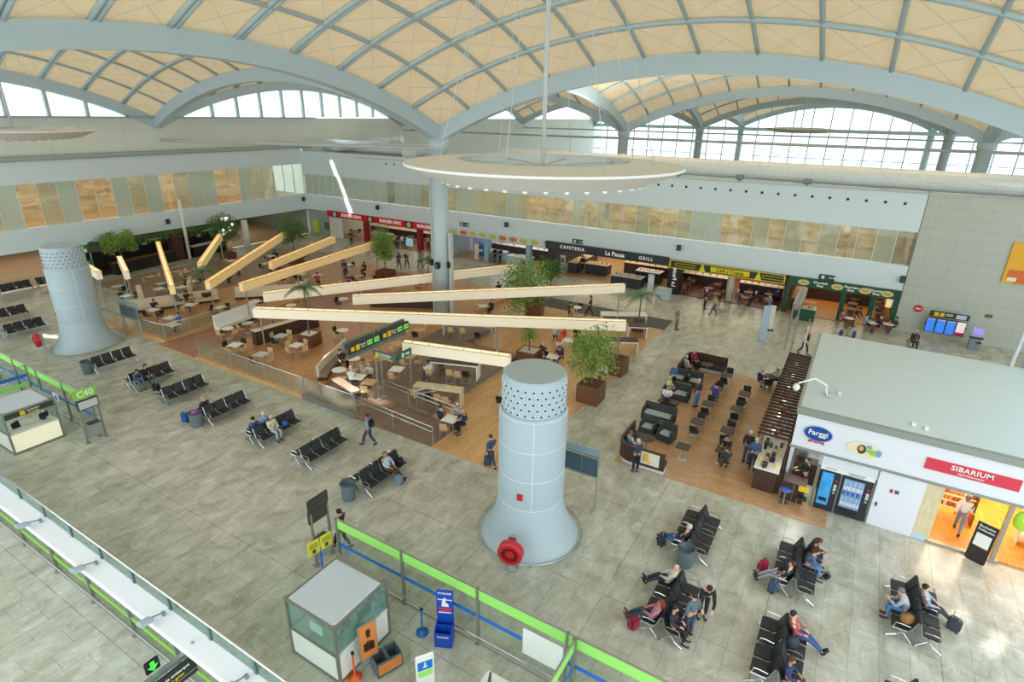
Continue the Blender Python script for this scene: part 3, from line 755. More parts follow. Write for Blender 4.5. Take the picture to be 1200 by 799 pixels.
# orange bag sizer
p = (8.51, 9.28, 0.00)
e = empty('bag_sizer', (p[0], p[1], 0), R(-22), 'orange hand baggage sizer with two grey bins beside the lower booth', 'bag sizer')
ORG = mat((222, 132, 66), .45, name='sizer_orange')
MB().rbox((-.3, .08, 1.05), (.56, .04, 1.3), .04).build('panel_frame', mat((170, 176, 176), .4, .4, name='sizer_frame'), e)
pn = MB().rbox((-.3, .05, 1.08), (.5, .04, 1.2), .03).build('orange_panel', ORG, e)
b = MB(); b.rbox((-.3, .02, .9), (.32, .02, .3), .01); b.box((-.3, .02, 1.1), (.14, .02, .02)); b.box((-.36, .02, 1.08), (.02, .02, .06)); b.box((-.24, .02, 1.08), (.02, .02, .06)); b.ell((-.3, .02, 1.42), (.07, .01, .13)); b.box((-.3, .02, 1.3), (.1, .02, .1))
b.build('bag_symbol', mat((50, 30, 20), .5, name='print_brown'), pn)
for x0 in (-.28, .12):
    b = MB(); b.box((x0, -.16, .28), (.02, .5, .5)); b.box((x0+.36, -.16, .28), (.02, .5, .5)); b.box((x0+.18, -.4, .28), (.36, .02, .5)); b.box((x0+.18, .08, .28), (.36, .02, .5)); b.box((x0+.18, -.16, .04), (.36, .5, .03))
    b.build('bag_bin', mat((110, 124, 134), .4, .3, name='bin_metal'), e)
b = MB(); b.box((.1, -.42, .3), (.7, .02, .34)); b.build('orange_front', ORG, e)
# white and blue info board and white desk at the very bottom
p = (8.30, 7.43, 0.00)
e = empty('info_board', (p[0], p[1], 0), R(-35), 'white upright board with a blue sign at the bottom edge', 'sign')
MB().rbox((0, 0, .9), (.5, .06, 1.75), .02).build('panel', WHITE, e); MB().box((0, -.035, 1.42), (.4, .01, .3)).build('blue_field', BLUE, e); MB().box((0, -.035, 1.14), (.4, .01, .2)).build('green_field', LIME, e)
b = MB(); b.box((0, -.042, 1.44), (.04, .006, .18)); b.box((0, -.042, 1.38), (.12, .006, .04)); b.build('white_arrow', WHITE, e)
p = (8.88, 5.96, 1.10)
e = empty('gate_desk', (p[0]-.4, p[1]-.25, 0), 0, 'white gate desk corner with a dark screen at the bottom edge', 'desk')
b = MB(); b.rbox((0, 0, 1.07), (1.6, .7, .06), .02); b.build('top', WHITE, e)
b = MB(); b.box((-.76, 0, .52), (.05, .66, 1.04)); b.box((.76, 0, .52), (.05, .66, 1.04)); b.box((0, -.31, .52), (1.5, .04, 1.04)); b.build('body', WHITE, e)
m = empty('desk_monitor', (p[0]-.1, p[1]-.25, 1.1), .4, 'dark grey monitor standing on the white gate desk', 'monitor')
MB().rbox((0, 0, .26), (.44, .05, .32), .01).build('screen', DGREY, m); MB().box((0, .06, .06), (.16, .16, .12)).build('foot', DGREY, m)

# ---- lower left: white ledge with glass balustrade, inner green fence, floodlights, hanging sign
struct(MB().box((5.15, 16, 2.25), (.54, 40, .2)).build('trim_ledge', mat((240, 242, 246), .4, name='ledge_white', noise=.01)))
e = empty('glass_balustrade', (5.4, 36, 2.35), R(-90), 'steel handrail balustrade of green glass along the white ledge', 'balustrade')
MB().cyl((0, 0, .52), (36, 0, .52), .04, n=10).build('handrail', CHROME, e, smooth=True)
MB().box((18, 0, .26), (36, .012, .46)).build('glass_panel', glass_mat('balustrade_glass', (224, 242, 236), .12), e)
for k in range(20): MB().box((.6+1.8*k, 0, .26), (.11, .05, .5)).build('post', mat((84, 112, 108), .4, .3, name='post_green'), e)
MB().cyl((0, .05, .2), (36, .05, .2), .016, n=6).build('low_rail', CHROME, e)
e = barrier((5.3, 36), (5.3, 4), 13, 'inner glass fence with lime strip in the lower left corner', blue=None, green=(.62, .78), h=2.12, lime=mat((128, 190, 60), .45, name='lime_dark'))
for i, (px, w_) in enumerate((((5.16, 20.82, 2.40), 'uppermost'), ((5.14, 17.28, 2.40), 'second from the top'), ((5.14, 13.77, 2.40), 'third, just above the hanging sign'), ((5.09, 10.28, 2.40), 'last, at the bottom edge'))):
    e = empty('floodlight', (5.2, px[1], 2.35), 0, 'grey floodlight clamped on the white ledge, %s of the row' % w_, 'floodlight', 'floodlights on the white ledge')
    b = MB(); b.box((0, 0, .06), (.08, .08, .12)); b.bar((0, 0, .1), (-.3, -.02, .2), .03); b.build('clamp_arm', GREY, e)
    MB().rbox((-.46, -.02, .2), (.36, .26, .1), .03, ry=.25).build('lamp_head', mat((176, 190, 204), .4, name='lamp_blue_grey'), e)
e = empty('hanging_direction_sign', (4.35, 12.3, 0), 0, 'black direction sign with a green arrow panel in the bottom left corner', 'sign')
SD = mat((46, 48, 46), .4, name='sign_black')
MB().box((0, -.04, 1.78), (1.35, .1, .52)).build('sign_board', SD, e)
b = MB(); b.box((-.1, .1, 2.1), (1.9, .12, .12)); b.box((-.1, .24, 1.98), (1.9, .08, .08)); b.build('support_rail', mat((140, 150, 150), .35, .5, name='rail_grey'), e)
b = MB(); b.bar((.6, 0, 1.95), (.72, .0, 2.3), .06); b.bar((.72, 0, 2.3), (.74, 0, 2.4), .06); b.build('bracket', STEEL, e)
text('sign_text', 'Puertas de embarque', .115, WHITE, e, (.02, -.095, 1.93), FACE_NY, .004)
text('sign_text', 'Boarding gates', .115, MATS[((240, 200, 30), .4, 0., 0.)], e, (.02, -.095, 1.78), FACE_NY, .004)
MB().box((0, -.095, 1.66), (1.3, .006, .012)).build('divider_line', LGREY, e)
a_ = MB().rbox((-.12, .3, 2.28), (.34, .06, .38), .02).build('arrow_panel', BLACK, e)
b = MB(); b.prism([(-.05, .14), (.05, .14), (.05, 0), (.12, 0), (0, -.14), (-.12, 0), (-.05, 0)], 0, .01); q = b.build('green_arrow', mat((70, 235, 70), .4, name='arrow_green', emit=.8), a_); q.rotation_euler = FACE_NY; q.location = (-.12, .265, 2.28)

# ---- departure screen racks (backs seen) by both towers
def rack(x, y, rz, n, label):
    e = empty('screen_rack', (x, y, 0), rz, label, 'screen stand')
    for sx in (-.75*n/2, .75*n/2):
        b = MB(); b.cyl((sx, 0, 0), (sx, 0, 2.5), .04, n=8); b.box((sx, 0, .02), (.12, .7, .04)); b.cyl((sx, .3, .02), (sx, 0, 1.2), .025, n=6); b.build('post', STEEL, e)
    b = MB(); b.box((0, 0, 1.55), (.75*n, .05, .05)); b.box((0, 0, 2.4), (.75*n, .05, .05)); b.build('cross_bar', STEEL, e)
    for k in range(n):
        x = (k-(n-1)/2)*.75
        s = MB().rbox((x, -.06, 1.95), (.72, .09, .95), .02).build('screen', mat((70, 92, 104), .4, name='screen_back'), e)
    MB().box((0, -.05, 2.62), (.75*n, .1, .2)).build('header', mat((130, 156, 170), .4, name='rack_header'), e)
q_ = (18.35, 7.58, 0.00)
rack(q_[0], q_[1], R(90), 2, 'steel screen rack seen from behind, right of the middle tower')
rack(18.35, 41.3, R(90), 3, 'steel screen rack with dark panels between the left tower and the sofa terrace')

# ================================================================ FOOD COURT
DZ = .3
DECK = wood_mat('deck_boards', (192, 136, 84), (220, 168, 112), (1.2, 6, 1), (1.8, .2), .32)
DECKD = wood_mat('deck_boards_dark', (118, 94, 78), (146, 120, 100), (1.2, 6, 1), (1.8, .2), .32)
OAK = wood_mat('oak_boards', (208, 160, 104), (230, 184, 126), (1.2, 6, 1), (1.8, .2), .3)
BRICKR = wood_mat('reddish_boards', (160, 112, 88), (184, 136, 108), (6, 1, 1), (1.2, .3), .4)
STEPW = wood_mat('step_wood', (196, 156, 104), (216, 178, 126), (6, 1, 1), None, .45)
CREAM = mat((224, 210, 184), .65, name='cream_upholstery', noise=.04)
MAT_ = mat((92, 92, 88), .8, name='floor_mat_grey')
def deck(name, poly, z0, z1, m, side=None):
    b = MB(); b.prism(poly, z0, z1-.02); t = MB(); t.prism(poly, z1-.02, z1)
    o = struct(b.build(name, side or m)); t.build('boards', m, o); return o
deck('floor_terrace', [(19, 38.7), (42, 38.7), (42, 46.5), (18.4, 46.5)], 0, DZ, DECK, STEPW)
deck('floor_passage', [(18.5, 34.4), (42, 34.4), (42, 38.7), (18.5, 38.7)], 0, .14, BRICKR, STEPW)
deck('floor_middle_deck', [(18.5, 24.5), (42, 24.5), (42, 34.4), (18.5, 34.4)], 0, DZ, DECK, STEPW)
deck('floor_dark_deck', [(20.7, 17.3), (30, 17.3), (30, 21.5), (33, 21.5), (33, 24.5), (18.5, 24.5), (18.5, 20.6), (20.7, 20.6)], 0, DZ, DECKD, mat((120, 124, 120), .5, name='deck_side'))
deck('floor_oak', [(18.5, 11.0), (40.7, 11.0), (40.7, 24.5), (33, 24.5), (33, 21.5), (30, 21.5), (30, 17.3), (20.7, 17.3), (20.7, 15.4), (18.5, 15.4)], 0, .02, OAK)
b = MB(); b.add([(18.5, 20.6, 0), (20.7, 20.6, 0), (20.7, 15.4, 0), (18.5, 15.4, 0), (18.5, 20.6, DZ), (20.7, 20.6, DZ), (20.7, 15.4, .02), (18.5, 15.4, .02)],
                [(0, 1, 2, 3), (4, 5, 6, 7), (0, 4, 7, 3), (1, 5, 6, 2), (0, 1, 5, 4), (3, 2, 6, 7)])
struct(b.build('floor_ramp', DECKD))
deck('floor_mat_strip', [(40.7, 10.9), (43.2, 10.9), (43.2, 24.5), (40.7, 24.5)], 0, .012, MAT_)
deck('floor_back_terrace', [(23.5, 46.5), (44, 46.5), (44, 56.5), (23.5, 58.2)], 0, .012, wood_mat('back_boards', (150, 124, 98), (178, 150, 122), (1.2, 6, 1), (1.8, .2), .35))
def fz(x, y):
    if 34.4 < y < 38.7: return .14
    if 24.5 <= y <= 46.5 and 18.4 < x < 42: return DZ
    if 17.3 <= y < 24.5 and x < 30 and x > (20.7 if y < 20.6 else 18.5): return DZ
    if 21.5 <= y < 24.5 and 18.5 < x < 33: return DZ
    if 11 <= y < 24.5 and x < 40.7 and x > 18.5: return .02
    return 0
# glass rails
def rail(a, bpt, n, z, label, glass=True, h=.98, double=False, z2=None):
    a = Vector((*a, z)); d = Vector((*bpt, z))-a; L_ = d.length; ang = math.atan2(d.y, d.x); dz = (z2-z) if z2 is not None else 0
    e = empty('glass_railing' if glass else 'steel_railing', a, ang, label, 'railing')
    for k in range(n+1):
        x = L_*k/n; b = MB(); b.cyl((x, 0, dz*k/n), (x, 0, h+dz*k/n), .025, n=8); b.build('post', STEEL, e)
    b = MB(); b.cyl((0, 0, h), (L_, 0, h+dz), .03, n=8); b.build('handrail', CHROME, e, smooth=True)
    if double:
        b = MB(); b.cyl((0, -.05, h-.22), (L_, -.05, h-.22+dz), .025, n=8); b.build('handrail', CHROME, e, smooth=True)
    if glass: MB().box((L_/2, 0, h/2+.02), (L_, .014, h-.12)).build('glass_panel', glass_mat('rail_glass', (244, 248, 244), .07, .05, (206, 212, 200)), e)
    return e
rail((19.15, 38.85), (18.6, 46), 5, DZ, 'glass railing along the front of the left terrace')
rail((19.15, 38.85), (24.5, 38.85), 3, DZ, 'glass railing running back beside the reddish passage')
rail((18.65, 34.2), (18.65, 24.5), 6, DZ, 'long glass railing along the front of the middle deck')
rail((18.65, 24.4), (18.65, 20.6), 3, DZ, 'glass railing in front of the curved sofa')
rail((18.65, 20.5), (18.65, 15.4), 2, DZ, 'double steel handrail along the front of the brown ramp', False, double=True, z2=.02)
rail((20.85, 20.7), (20.85, 15.0), 3, DZ, 'double steel handrail along the back of the brown ramp', False, double=True, z2=.06)
rail((20.85, 18.2), (23.2, 17.4), 1, DZ, 'short white handrail slanting down the steps beside the ramp', False, double=True, z2=.02)
rail((33, 21.3), (27.5, 17.25), 3, DZ, 'steel handrail behind the long front lamp beam', False, double=True)

# ---- long light beams on posts
LAMP = mat((250, 238, 212), .6, name='lamp_cloth', noise=.02, emit=.16)
LAMPW = mat((252, 222, 160), .6, name='lamp_cloth_warm', noise=.02, emit=.16)
def light_beam(a, bpt, label, warm=False, zt=3.3, np_=2, h=.62):
    a = Vector((*a, 0)); d = Vector((*bpt, 0))-a; L_ = d.length; ang = math.atan2(d.y, d.x)
    e = empty('light_beam', (a.x, a.y, 0), ang, label, 'beam lamp', 'long cloth lamp beams over the food court')
    m = LAMPW if warm else LAMP
    b = MB(); b.box((L_/2, .17, zt-h/2), (L_, .02, h)); b.box((L_/2, -.17, zt-h/2), (L_, .02, h)); b.box((.01, 0, zt-h/2), (.02, .34, h)); b.box((L_-.01, 0, zt-h/2), (.02, .34, h)); b.box((L_/2, 0, zt-h+.02), (L_-.04, .32, .02))
    b.build('cloth_shade', m, e)
    b = MB(); b.box((L_/2, .19, zt), (L_+.04, .04, .04)); b.box((L_/2, -.19, zt), (L_+.04, .04, .04)); b.box((0, 0, zt), (.04, .4, .04)); b.box((L_, 0, zt), (.04, .4, .04))
    for k in range(int(L_)): b.box((k+.5, 0, zt-.02), (.03, .36, .03))
    b.build('top_frame', mat((214, 190, 150), .5, name='lamp_frame'), e)
    b = MB(); b.box((L_/2, 0, zt-.22), (L_-.2, .05, .05)); b.build('lamp_tube', mat((255, 240, 210), .4, name='lamp_tube', emit=2.), e)
    for k in range(np_):
        x = .35+(L_-.7)*k/(np_-1); w = a+d.normalized()*x
        z = fz(w.x, w.y); b = MB(); b.cyl((x, 0, z), (x, 0, zt-h), .05, n=8); b.cyl((x, 0, z), (x, 0, z+.03), .13, n=10); b.build('post', STEEL, e)
light_beam((21.18, 31.63), (32.09, 10.95), 'longest pale lamp beam in front, crossing above the dark planter wall', np_=4)
light_beam((22.05, 20.01), (23.55, 14.07), 'short pale lamp beam nearest, just left of the middle tower')
light_beam((23.55, 33.9), (40.29, 23.66), 'pale lamp beam passing behind the central column, with a palm at its left end', np_=4)
light_beam((26.53, 28.47), (39.86, 13.99), 'pale lamp beam crossing in front of the central column', np_=3)
light_beam((24.18, 37.19), (40.69, 39.5), 'long yellowish lamp beam rising right to the tall slim tree', True, np_=4)
light_beam((29.4, 40.74), (39.71, 44.5), 'yellowish lamp beam behind, ending below the far service doors', True, np_=3)
light_beam((23.13, 39.55), (38.68, 50.4), 'yellowish lamp beam rising to the round topped tree, palm at its low end', True, np_=4)
light_beam((26.01, 45.06), (34.0, 54.38), 'yellowish lamp beam climbing to the tree with white lights', True, np_=2)
light_beam((21.07, 40.45), (28.56, 55.65), 'narrow yellow lamp beam seen nearly end on before the dark bar', True, np_=2)
light_beam((21.36, 46.98), (23.6, 52.5), 'short white lamp beam left of the narrow yellow one', np_=2)
light_beam((20.2, 48.6), (21.0, 53.0), 'leftmost short lamp beam right behind the left tower', np_=2)

# ---- tables and chairs
TOPW = mat((240, 238, 230), .35, name='table_top_white'); TOPG = mat((186, 198, 202), .3, name='table_top_grey'); TOPD = mat((58, 50, 46), .4, name='table_top_dark')
def table_proto(name, m, kind):
    e = empty(name, (0, 0, 0), 0, 'x', 'table', 'cafe tables')
    if kind == 'round':
        MB().lathe([(0, .72), (.38, .72), (.4, .735), (.4, .75), (0, .752)], n=24).build('table_top', m, e)
        MB().cyl((0, 0, .03), (0, 0, .72), .035, n=10).build('pedestal', STEEL, e)
        MB().lathe([(.24, 0), (.24, .02), (.05, .05), (.03, .08)], n=20).build('foot_plate', STEEL, e)
    elif kind == 'square':
        MB().rbox((0, 0, .735), (.76, .76, .03), .012).build('table_top', m, e)
        for sx in (-1, 1):
            for sy in (-1, 1): MB().cyl((sx*.34, sy*.34, 0), (sx*.33, sy*.33, .72), .018, n=7).build('leg', STEEL, e)
    else:
        MB().rbox((0, 0, .735), (.62, .62, .03), .01).build('table_top', m, e)
        MB().cyl((0, 0, .03), (0, 0, .72), .035, n=10).build('pedestal', STEEL, e)
        MB().lathe([(.24, 0), (.24, .02), (.05, .05), (.03, .08)], n=20).build('foot_plate', STEEL, e)
    return e
TP = {'ws': table_proto('cafe_table', TOPW, 'square'), 'wr': table_proto('round_table', TOPW, 'round'), 'gs': table_proto('cafe_table', TOPG, 'square'),
      'gr': table_proto('round_table', TOPG, 'round'), 'dp': table_proto('cafe_table', TOPD, 'ped'), 'bs': table_proto('cafe_table', BIRCH, 'square'), 'br': table_proto('round_table', BIRCH, 'round')}
def chair_proto(m, name='cafe_chair'):
    e = empty(name, (0, 0, 0), 0, 'x', 'chair', 'cafe chairs')     # sits facing +X
    MB().rbox((0, 0, .45), (.42, .42, .03), .012).build('seat', m, e)
    MB().rbox((-.215, 0, .70), (.03, .40, .34), .012, ry=-.12).build('backrest', m, e)
    for sx, sy in ((1, 1), (1, -1), (-1, 1), (-1, -1)):
        b = MB(); b.cyl((sx*.2, sy*.19, 0), (sx*.17, sy*.18, .44), .014, n=6)
        if sx < 0: b.cyl((-.19, sy*.18, .44), (-.235, sy*.17, .86), .013, n=6)
        b.build('leg', STEEL, e)
    return e
CP = {'w': chair_proto(BIRCH), 'k': chair_proto(BLACK), 'r': chair_proto(mat((150, 70, 40), .5, name='chair_rust')), 'd': chair_proto(WALNUT)}
CNAME = {'w': 'light wood', 'k': 'black', 'r': 'rust red', 'd': 'brown wood'}
SIDES = {'F': (0, 'far'), 'L': (90, 'left'), 'N': (180, 'near'), 'R': (270, 'right')}
TNAME = {'ws': 'square white', 'wr': 'round white', 'gs': 'square grey', 'gr': 'round grey', 'dp': 'small dark square', 'bs': 'square light wood', 'br': 'round light wood'}
def seating(p, tk, chairs, where, rot=0., dist=.55, cp=None, zt=.75):
    """p: table-top centre; chairs e.g. 'wF kL'; where: which table this is"""
    x, y = p[0], p[1]; z = fz(x, y)
    if tk:
        place(TP[tk], (x, y, z), rot, '%s table %s' % (TNAME[tk], where))
    for c in chairs.split():
        a, nm = SIDES[c[1]]; a = R(a)+rot; k = dist+(.05*rnd.random())
        cx, cy = x+k*math.cos(a), y+k*math.sin(a); zz = fz(cx, cy)
        place(CP[c[0]], (cx, cy, zz), a+math.pi+rnd.uniform(-.25, .25), '%s chair, %s side of the table %s' % (CNAME[c[0]], nm, where))
T = [  # table-top px, kind, chairs, unique place
 ((20.90, 43.31, 1.05), 'ws', 'kN kR', 'nearest the screen rack on the left terrace', .2),
 ((20.61, 40.67, 1.05), 'ws', 'wN', 'before the man in bright blue', .3),
 ((19.93, 39.07, 1.05), 'ws', 'wF', 'at the left terrace corner rail', .1),
 ((23.07, 42.28, 1.05), 'ws', 'wF wN', 'by the middle of the cream sofa', .4),
 ((23.93, 39.83, 1.05), 'ws', 'kF kN kL kR', 'hung with dark coats on the left terrace', .2),
 ((26.33, 38.98, 0.90), 'ws', 'kF wL', 'below the low end of the yellow lamp', .2),
 ((27.55, 36.36, 1.05), 'wr', 'wR', 'beside the palm behind the long front lamp', 0),
 ((21.75, 35.74, 1.05), 'wr', 'wN wR', 'in front of the white bench back', 0),
 ((23.15, 35.53, 1.05), 'gr', 'wR wN', 'at the right of the white bench', 0),
 ((19.96, 32.31, 1.05), 'ws', 'kL wR wN kF', 'closest to the passage on the middle deck', .3),
 ((19.87, 29.64, 1.05), 'gs', 'wF kN wR', 'nearest the long glass railing', .2),
 ((22.59, 31.23, 1.05), 'gs', 'wF kN wL wR', 'before the long dark planter', .2),
 ((22.05, 29.07, 1.05), 'ws', 'wN wR wL wF', 'beside the square brown planter', .1),
 ((25.56, 28.65, 1.05), 'wr', 'kL wN', 'under the front lamp left of the sign', 0),
 ((20.83, 23.99, 1.05), 'wr', 'wR', 'in the bend of the curved sofa', 0),
 ((22.49, 24.50, 1.05), 'wr', 'wR kL', 'behind the curved sofa table', 0),
 ((30.62, 33.89, 1.05), 'wr', 'kL kN', 'in the dark nook behind the palm', 0),
 ((22.75, 21.28, 1.05), 'ws', 'wN', 'just right of the direction sign', .3),
 ((24.61, 21.95, 1.05), 'bs', 'wN wR', 'under the left end of the nearest lamp', .2),
 ((25.82, 23.95, 1.05), 'bs', 'wN', 'behind the nearest lamp, left', .2),
 ((28.56, 24.39, 1.05), 'bs', 'wF kN', 'alone on brown floor under the lamp', .2),
 ((27.81, 25.15, 1.05), 'bs', 'wN', 'at the tip of the direction sign', .2),
 ((23.82, 22.86, 1.05), 'bs', 'wL', 'right behind the direction sign posts', .2),
 ((20.78, 22.38, 1.05), 'ws', 'wF', 'with the group, left half', .35),
 ((20.63, 21.39, 1.05), 'bs', 'wN wR', 'with the group, right half', .35),
 ((20.14, 15.45, 0.78), 'ws', 'wN', 'of the trio by the tower', .1),
 ((24.12, 14.70, 0.78), 'bs', 'kN wF', 'half hidden left of the tower', .1),
 ((30.05, 14.81, 0.78), 'ws', 'kL', 'of the family behind the tower', .2),
 ((33.15, 15.18, 0.78), 'ws', 'kR', 'of the group below the long lamp', .2),
 ((39.92, 17.77, 0.76), 'wr', 'wN kF', 'on the grey mat strip', 0),
 ((36.05, 24.15, 0.78), 'wr', 'kR wL', 'right of the central column base', 0),
 ((35.12, 20.75, 0.78), 'wr', 'wN', 'left of the bushy tree', 0),
 ((36.68, 38.31, 1.05), 'bs', 'kF kN', 'near the foot of the tall slim tree', .1),
 ((33.47, 37.95, 1.05), 'ws', 'wF kN', 'left of the purple dressed girl', .2),
 ((31.82, 40.34, 1.05), 'ws', 'wF kR', 'between the two upper lamps', .2),
 ((32.82, 43.35, 1.05), 'bs', 'kF kN', 'under the upper yellow lamp', .2),
 ((34.37, 41.11, 1.05), 'ws', 'wL', 'near the far service counter', .2),
 ((35.27, 49.42, 1.05), 'ws', 'kF kN', 'by the group in pink and white', .1),
 ((34.07, 51.73, 1.05), 'ws', 'wF wN', 'by the trees with white lights', .1),
 ((24.67, 49.33, 1.05), 'ws', 'wF wL', 'behind the cream sofa, by the narrow lamp', .1),
 ((25.99, 48.34, 1.05), 'ws', 'wF wL', 'behind the cream sofa, centre', .1),
 ((26.35, 53.70, 1.05), 'bs', 'wF wN', 'before the dark bar, left', .1),
 ((28.69, 53.56, 1.05), 'bs', 'wF wN', 'before the dark bar, right', .1),
 ((22.12, 49.54, 1.05), 'ws', 'kF kL', 'at the left end of the cream sofa', .1),
 ((23.15, 52.92, 1.05), 'gs', 'kF kR', 'behind the left short lamps', .1),

 ((27.5, 49.2, 0), 'ws', 'kF kN wL', 'on the back floor, beside the narrow lamp', .2), ((30.2, 48.4, 0), 'bs', 'wF wN', 'on the back floor left of centre', .2), ((32.6, 50.6, 0), 'ws', 'kF wR', 'on the back floor, centre', .3),
 ((37.6, 51.8, 0), 'ws', 'kF kN', 'right of the tree with lights', .2), ((40.0, 50.2, 0), 'bs', 'wF kR', 'near the round topped tree', .3),
 ((29.2, 52.8, 0), 'bs', 'wF wN', 'on the back floor, closest to the bar', .2), ((34.0, 53.2, 0), 'ws', 'wF wL', 'on the back floor, facing the bar pier', .1), ((25.6, 50.8, 0), 'gs', 'kF kR', 'on the back floor, behind the left lamps', .2),
 ((38.6, 41.6, .3), 'ws', 'kF wN', 'under the long yellow lamp end', .2), ((36.5, 36.8, .3), 'bs', 'kF wR', 'beside the passage, right half', .1), ((33.8, 42.6, .3), 'ws', 'kN kL', 'between the two right yellow lamps', .2), ((35.5, 30.6, .3), 'bs', 'wF wN', 'behind the dark low partition', .2), ((38.5, 32.4, .3), 'ws', 'wF kN', 'at the back of the middle deck', .2),
]
for t in T: seating(t[0], t[1], t[2], t[3], t[4])

# ---- sofas and partitions
def sofa_run(path, label, m, h=.82, dpt=.62, z=DZ, base=WENGE, seat_side=1, name='sofa', back_m=None):
    o_ = path[0]; e = empty(name, (o_[0], o_[1], z), 0, label, 'sofa')
    P_ = [(p[0]-o_[0], p[1]-o_[1]) for p in path]; s = seat_side
    b = MB(); b.strip(P_, [(0, .14), (s*.14, .14), (s*.11, h), (0, h)]); b.build('back', back_m or m, e)
    b = MB(); b.strip(P_, [(s*.14, .2), (s*dpt, .2), (s*dpt, .43), (s*.14, .45)]); b.build('seat_cushion', m, e)
    b = MB(); b.strip(P_, [(s*.02, 0), (s*(dpt-.06), 0), (s*(dpt-.06), .2), (s*.02, .2)]); b.build('plinth', base, e)
    return e
def arc(c, r, a0, a1, n=10): return [(c[0]+r*math.cos(R(a0+(a1-a0)*i/n)), c[1]+r*math.sin(R(a0+(a1-a0)*i/n))) for i in range(n+1)]
A_ = (20.66, 46.49, 0.30); B_ = (26.36, 43.89, 0.30)
sofa_run([(A_[0]+(B_[0]-A_[0])*k/6, A_[1]+(B_[1]-A_[1])*k/6) for k in range(7)], 'long cream sofa wall across the left terrace', CREAM, .95, .6, seat_side=-1)
A_ = (27.45, 43.11, 0.30); B_ = (31.05, 39.56, 0.30)
sofa_run([(A_[0]+(B_[0]-A_[0])*k/4, A_[1]+(B_[1]-A_[1])*k/4) for k in range(5)], 'cream sofa wall right of the passage, below the yellow lamp', CREAM, .95, .6, seat_side=-1)
A_ = (21.71, 37.27, 0.30); B_ = (25.36, 37.73, 0.30)
sofa_run([(A_[0]+(B_[0]-A_[0])*k/4, A_[1]+(B_[1]-A_[1])*k/4) for k in range(5)], 'white backed bench on the middle deck facing the long planter', WHITE, 1.2, .5, seat_side=-1, name='bench_sofa')
# cream wing panels (low screens) on the terrace
for p, a, l in (((22.79, 48.72, 0.30), 1.15, 'slanted cream low screen behind the sofa, left one'), ((26.52, 47.97, 0.30), 1.0, 'slanted cream low screen behind the sofa, beside the palm')):
    e = empty('low_screen', (p[0], p[1], DZ), a, l, 'screen')
    MB().rbox((0, 0, .5), (2.6, .35, 1.0), .03).build('panel', CREAM, e); MB().box((0, 0, .03), (2.5, .4, .06)).build('foot', WENGE, e)
A_ = (21.72, 32.89, 0.30); B_ = (26.50, 32.30, 0.30)
d_ = Vector((B_[0]-A_[0], B_[1]-A_[1]))
e = empty('long_planter', ((A_[0]+B_[0])/2, (A_[1]+B_[1])/2, DZ), math.atan2(d_.y, d_.x), 'long dark brown planter wall under the long front lamp', 'planter')
b = MB(); b.box((0, 0, .48), (d_.length, .5, .96)); b.build('planter_box', WENGE, e); b = MB(); b.box((0, 0, .975), (d_.length+.04, .54, .03)); b.build('white_edge', CREAM, e); 
# curved sofa by the railing
cp_ = (20.77, 24.02, 0.30)
pth = [(20.18, 25.14, 0.30), (20.77, 25.52, 0.30), (21.53, 25.92, 0.30), (22.38, 26.26, 0.30), (23.37, 26.71, 0.30), (24.29, 27.13, 0.30)]
sofa_run([(p[0], p[1]) for p in pth], 'curved brown and cream sofa behind the glass railing', mat((150, 126, 108), .65, name='taupe_fabric'), .9, .6, seat_side=-1, back_m=CREAM)
A_ = (19.60, 23.59, 0.30)
e = empty('low_bench', (A_[0]+.5, A_[1]-.9, DZ), 1.3, 'low pale bench in the sunlight by the glass railing', 'bench')
MB().rbox((0, 0, .4), (2.4, .5, .14), .03).build('seat', mat((176, 160, 140), .65, name='bench_taupe'), e); MB().box((0, 0, .17), (2.2, .4, .34)).build('plinth', WENGE, e)
# tall communal tables (dark top, white frame)
def communal(a, bpt, w, h, z, label, top, frame, name='communal_table'):
    a = Vector((a[0], a[1])); d = Vector((bpt[0], bpt[1]))-a; L_ = d.length
    e = empty(name, ((a.x+bpt[0])/2, (a.y+bpt[1])/2, z), math.atan2(d.y, d.x), label, 'table')
    MB().rbox((0, 0, h-.02), (L_, w, .05), .012).build('table_top', top, e)
    b = MB(); b.box((0, w/2-.01, h-.06), (L_, .05, .08)); b.box((0, -w/2+.01, h-.06), (L_, .05, .08)); b.build('apron', frame, e)
    for sx in (-1, 1):
        b = MB()
        b.box((sx*(L_/2-.04), 0, (h-.05)/2), (.06, w-.02, h-.05)); b.build('end_panel', frame, e)
    return e
a = (24.22, 20.27, 0.80); c = (25.21, 17.44, 0.80)
communal((a[0]+.4, a[1]), (c[0]+.4, c[1]), .85, .98, .02 if a[1] < 17.3 else DZ, 'long dark topped communal table with white frame left of the tower', TOPD, WHITE)
a = (21.49, 19.11, 1.20); c = (22.32, 16.50, 1.10)
communal((a[0]+.3, a[1]), (c[0]+.3, c[1]), .6, 1.05, .02, 'long light wood high table behind the ramp handrail', PALEWOOD, PALEWOOD)
a = (39.13, 15.40, 0.80); c = (40.89, 12.43, 0.80)
communal((a[0], a[1]), (c[0], c[1]), .8, .95, .02, 'white topped communal table below the right hand palm', WHITE, WHITE)
a = (37.94, 12.76, 0.80); c = (38.53, 11.56, 0.80)
communal((a[0], a[1]), (c[0], c[1]), .9, .9, .02, 'dark topped white framed table, second right of the long lamp end', TOPD, WHITE)
a = (34.22, 13.20, 0.80); c = (35.39, 11.15, 0.80)
communal((a[0], a[1]), (c[0], c[1]), .9, .9, .02, 'dark topped white framed table behind the big leafy tree', TOPD, WHITE)
a = (29.98, 23.71, 0.80); c = (31.59, 20.38, 0.80)
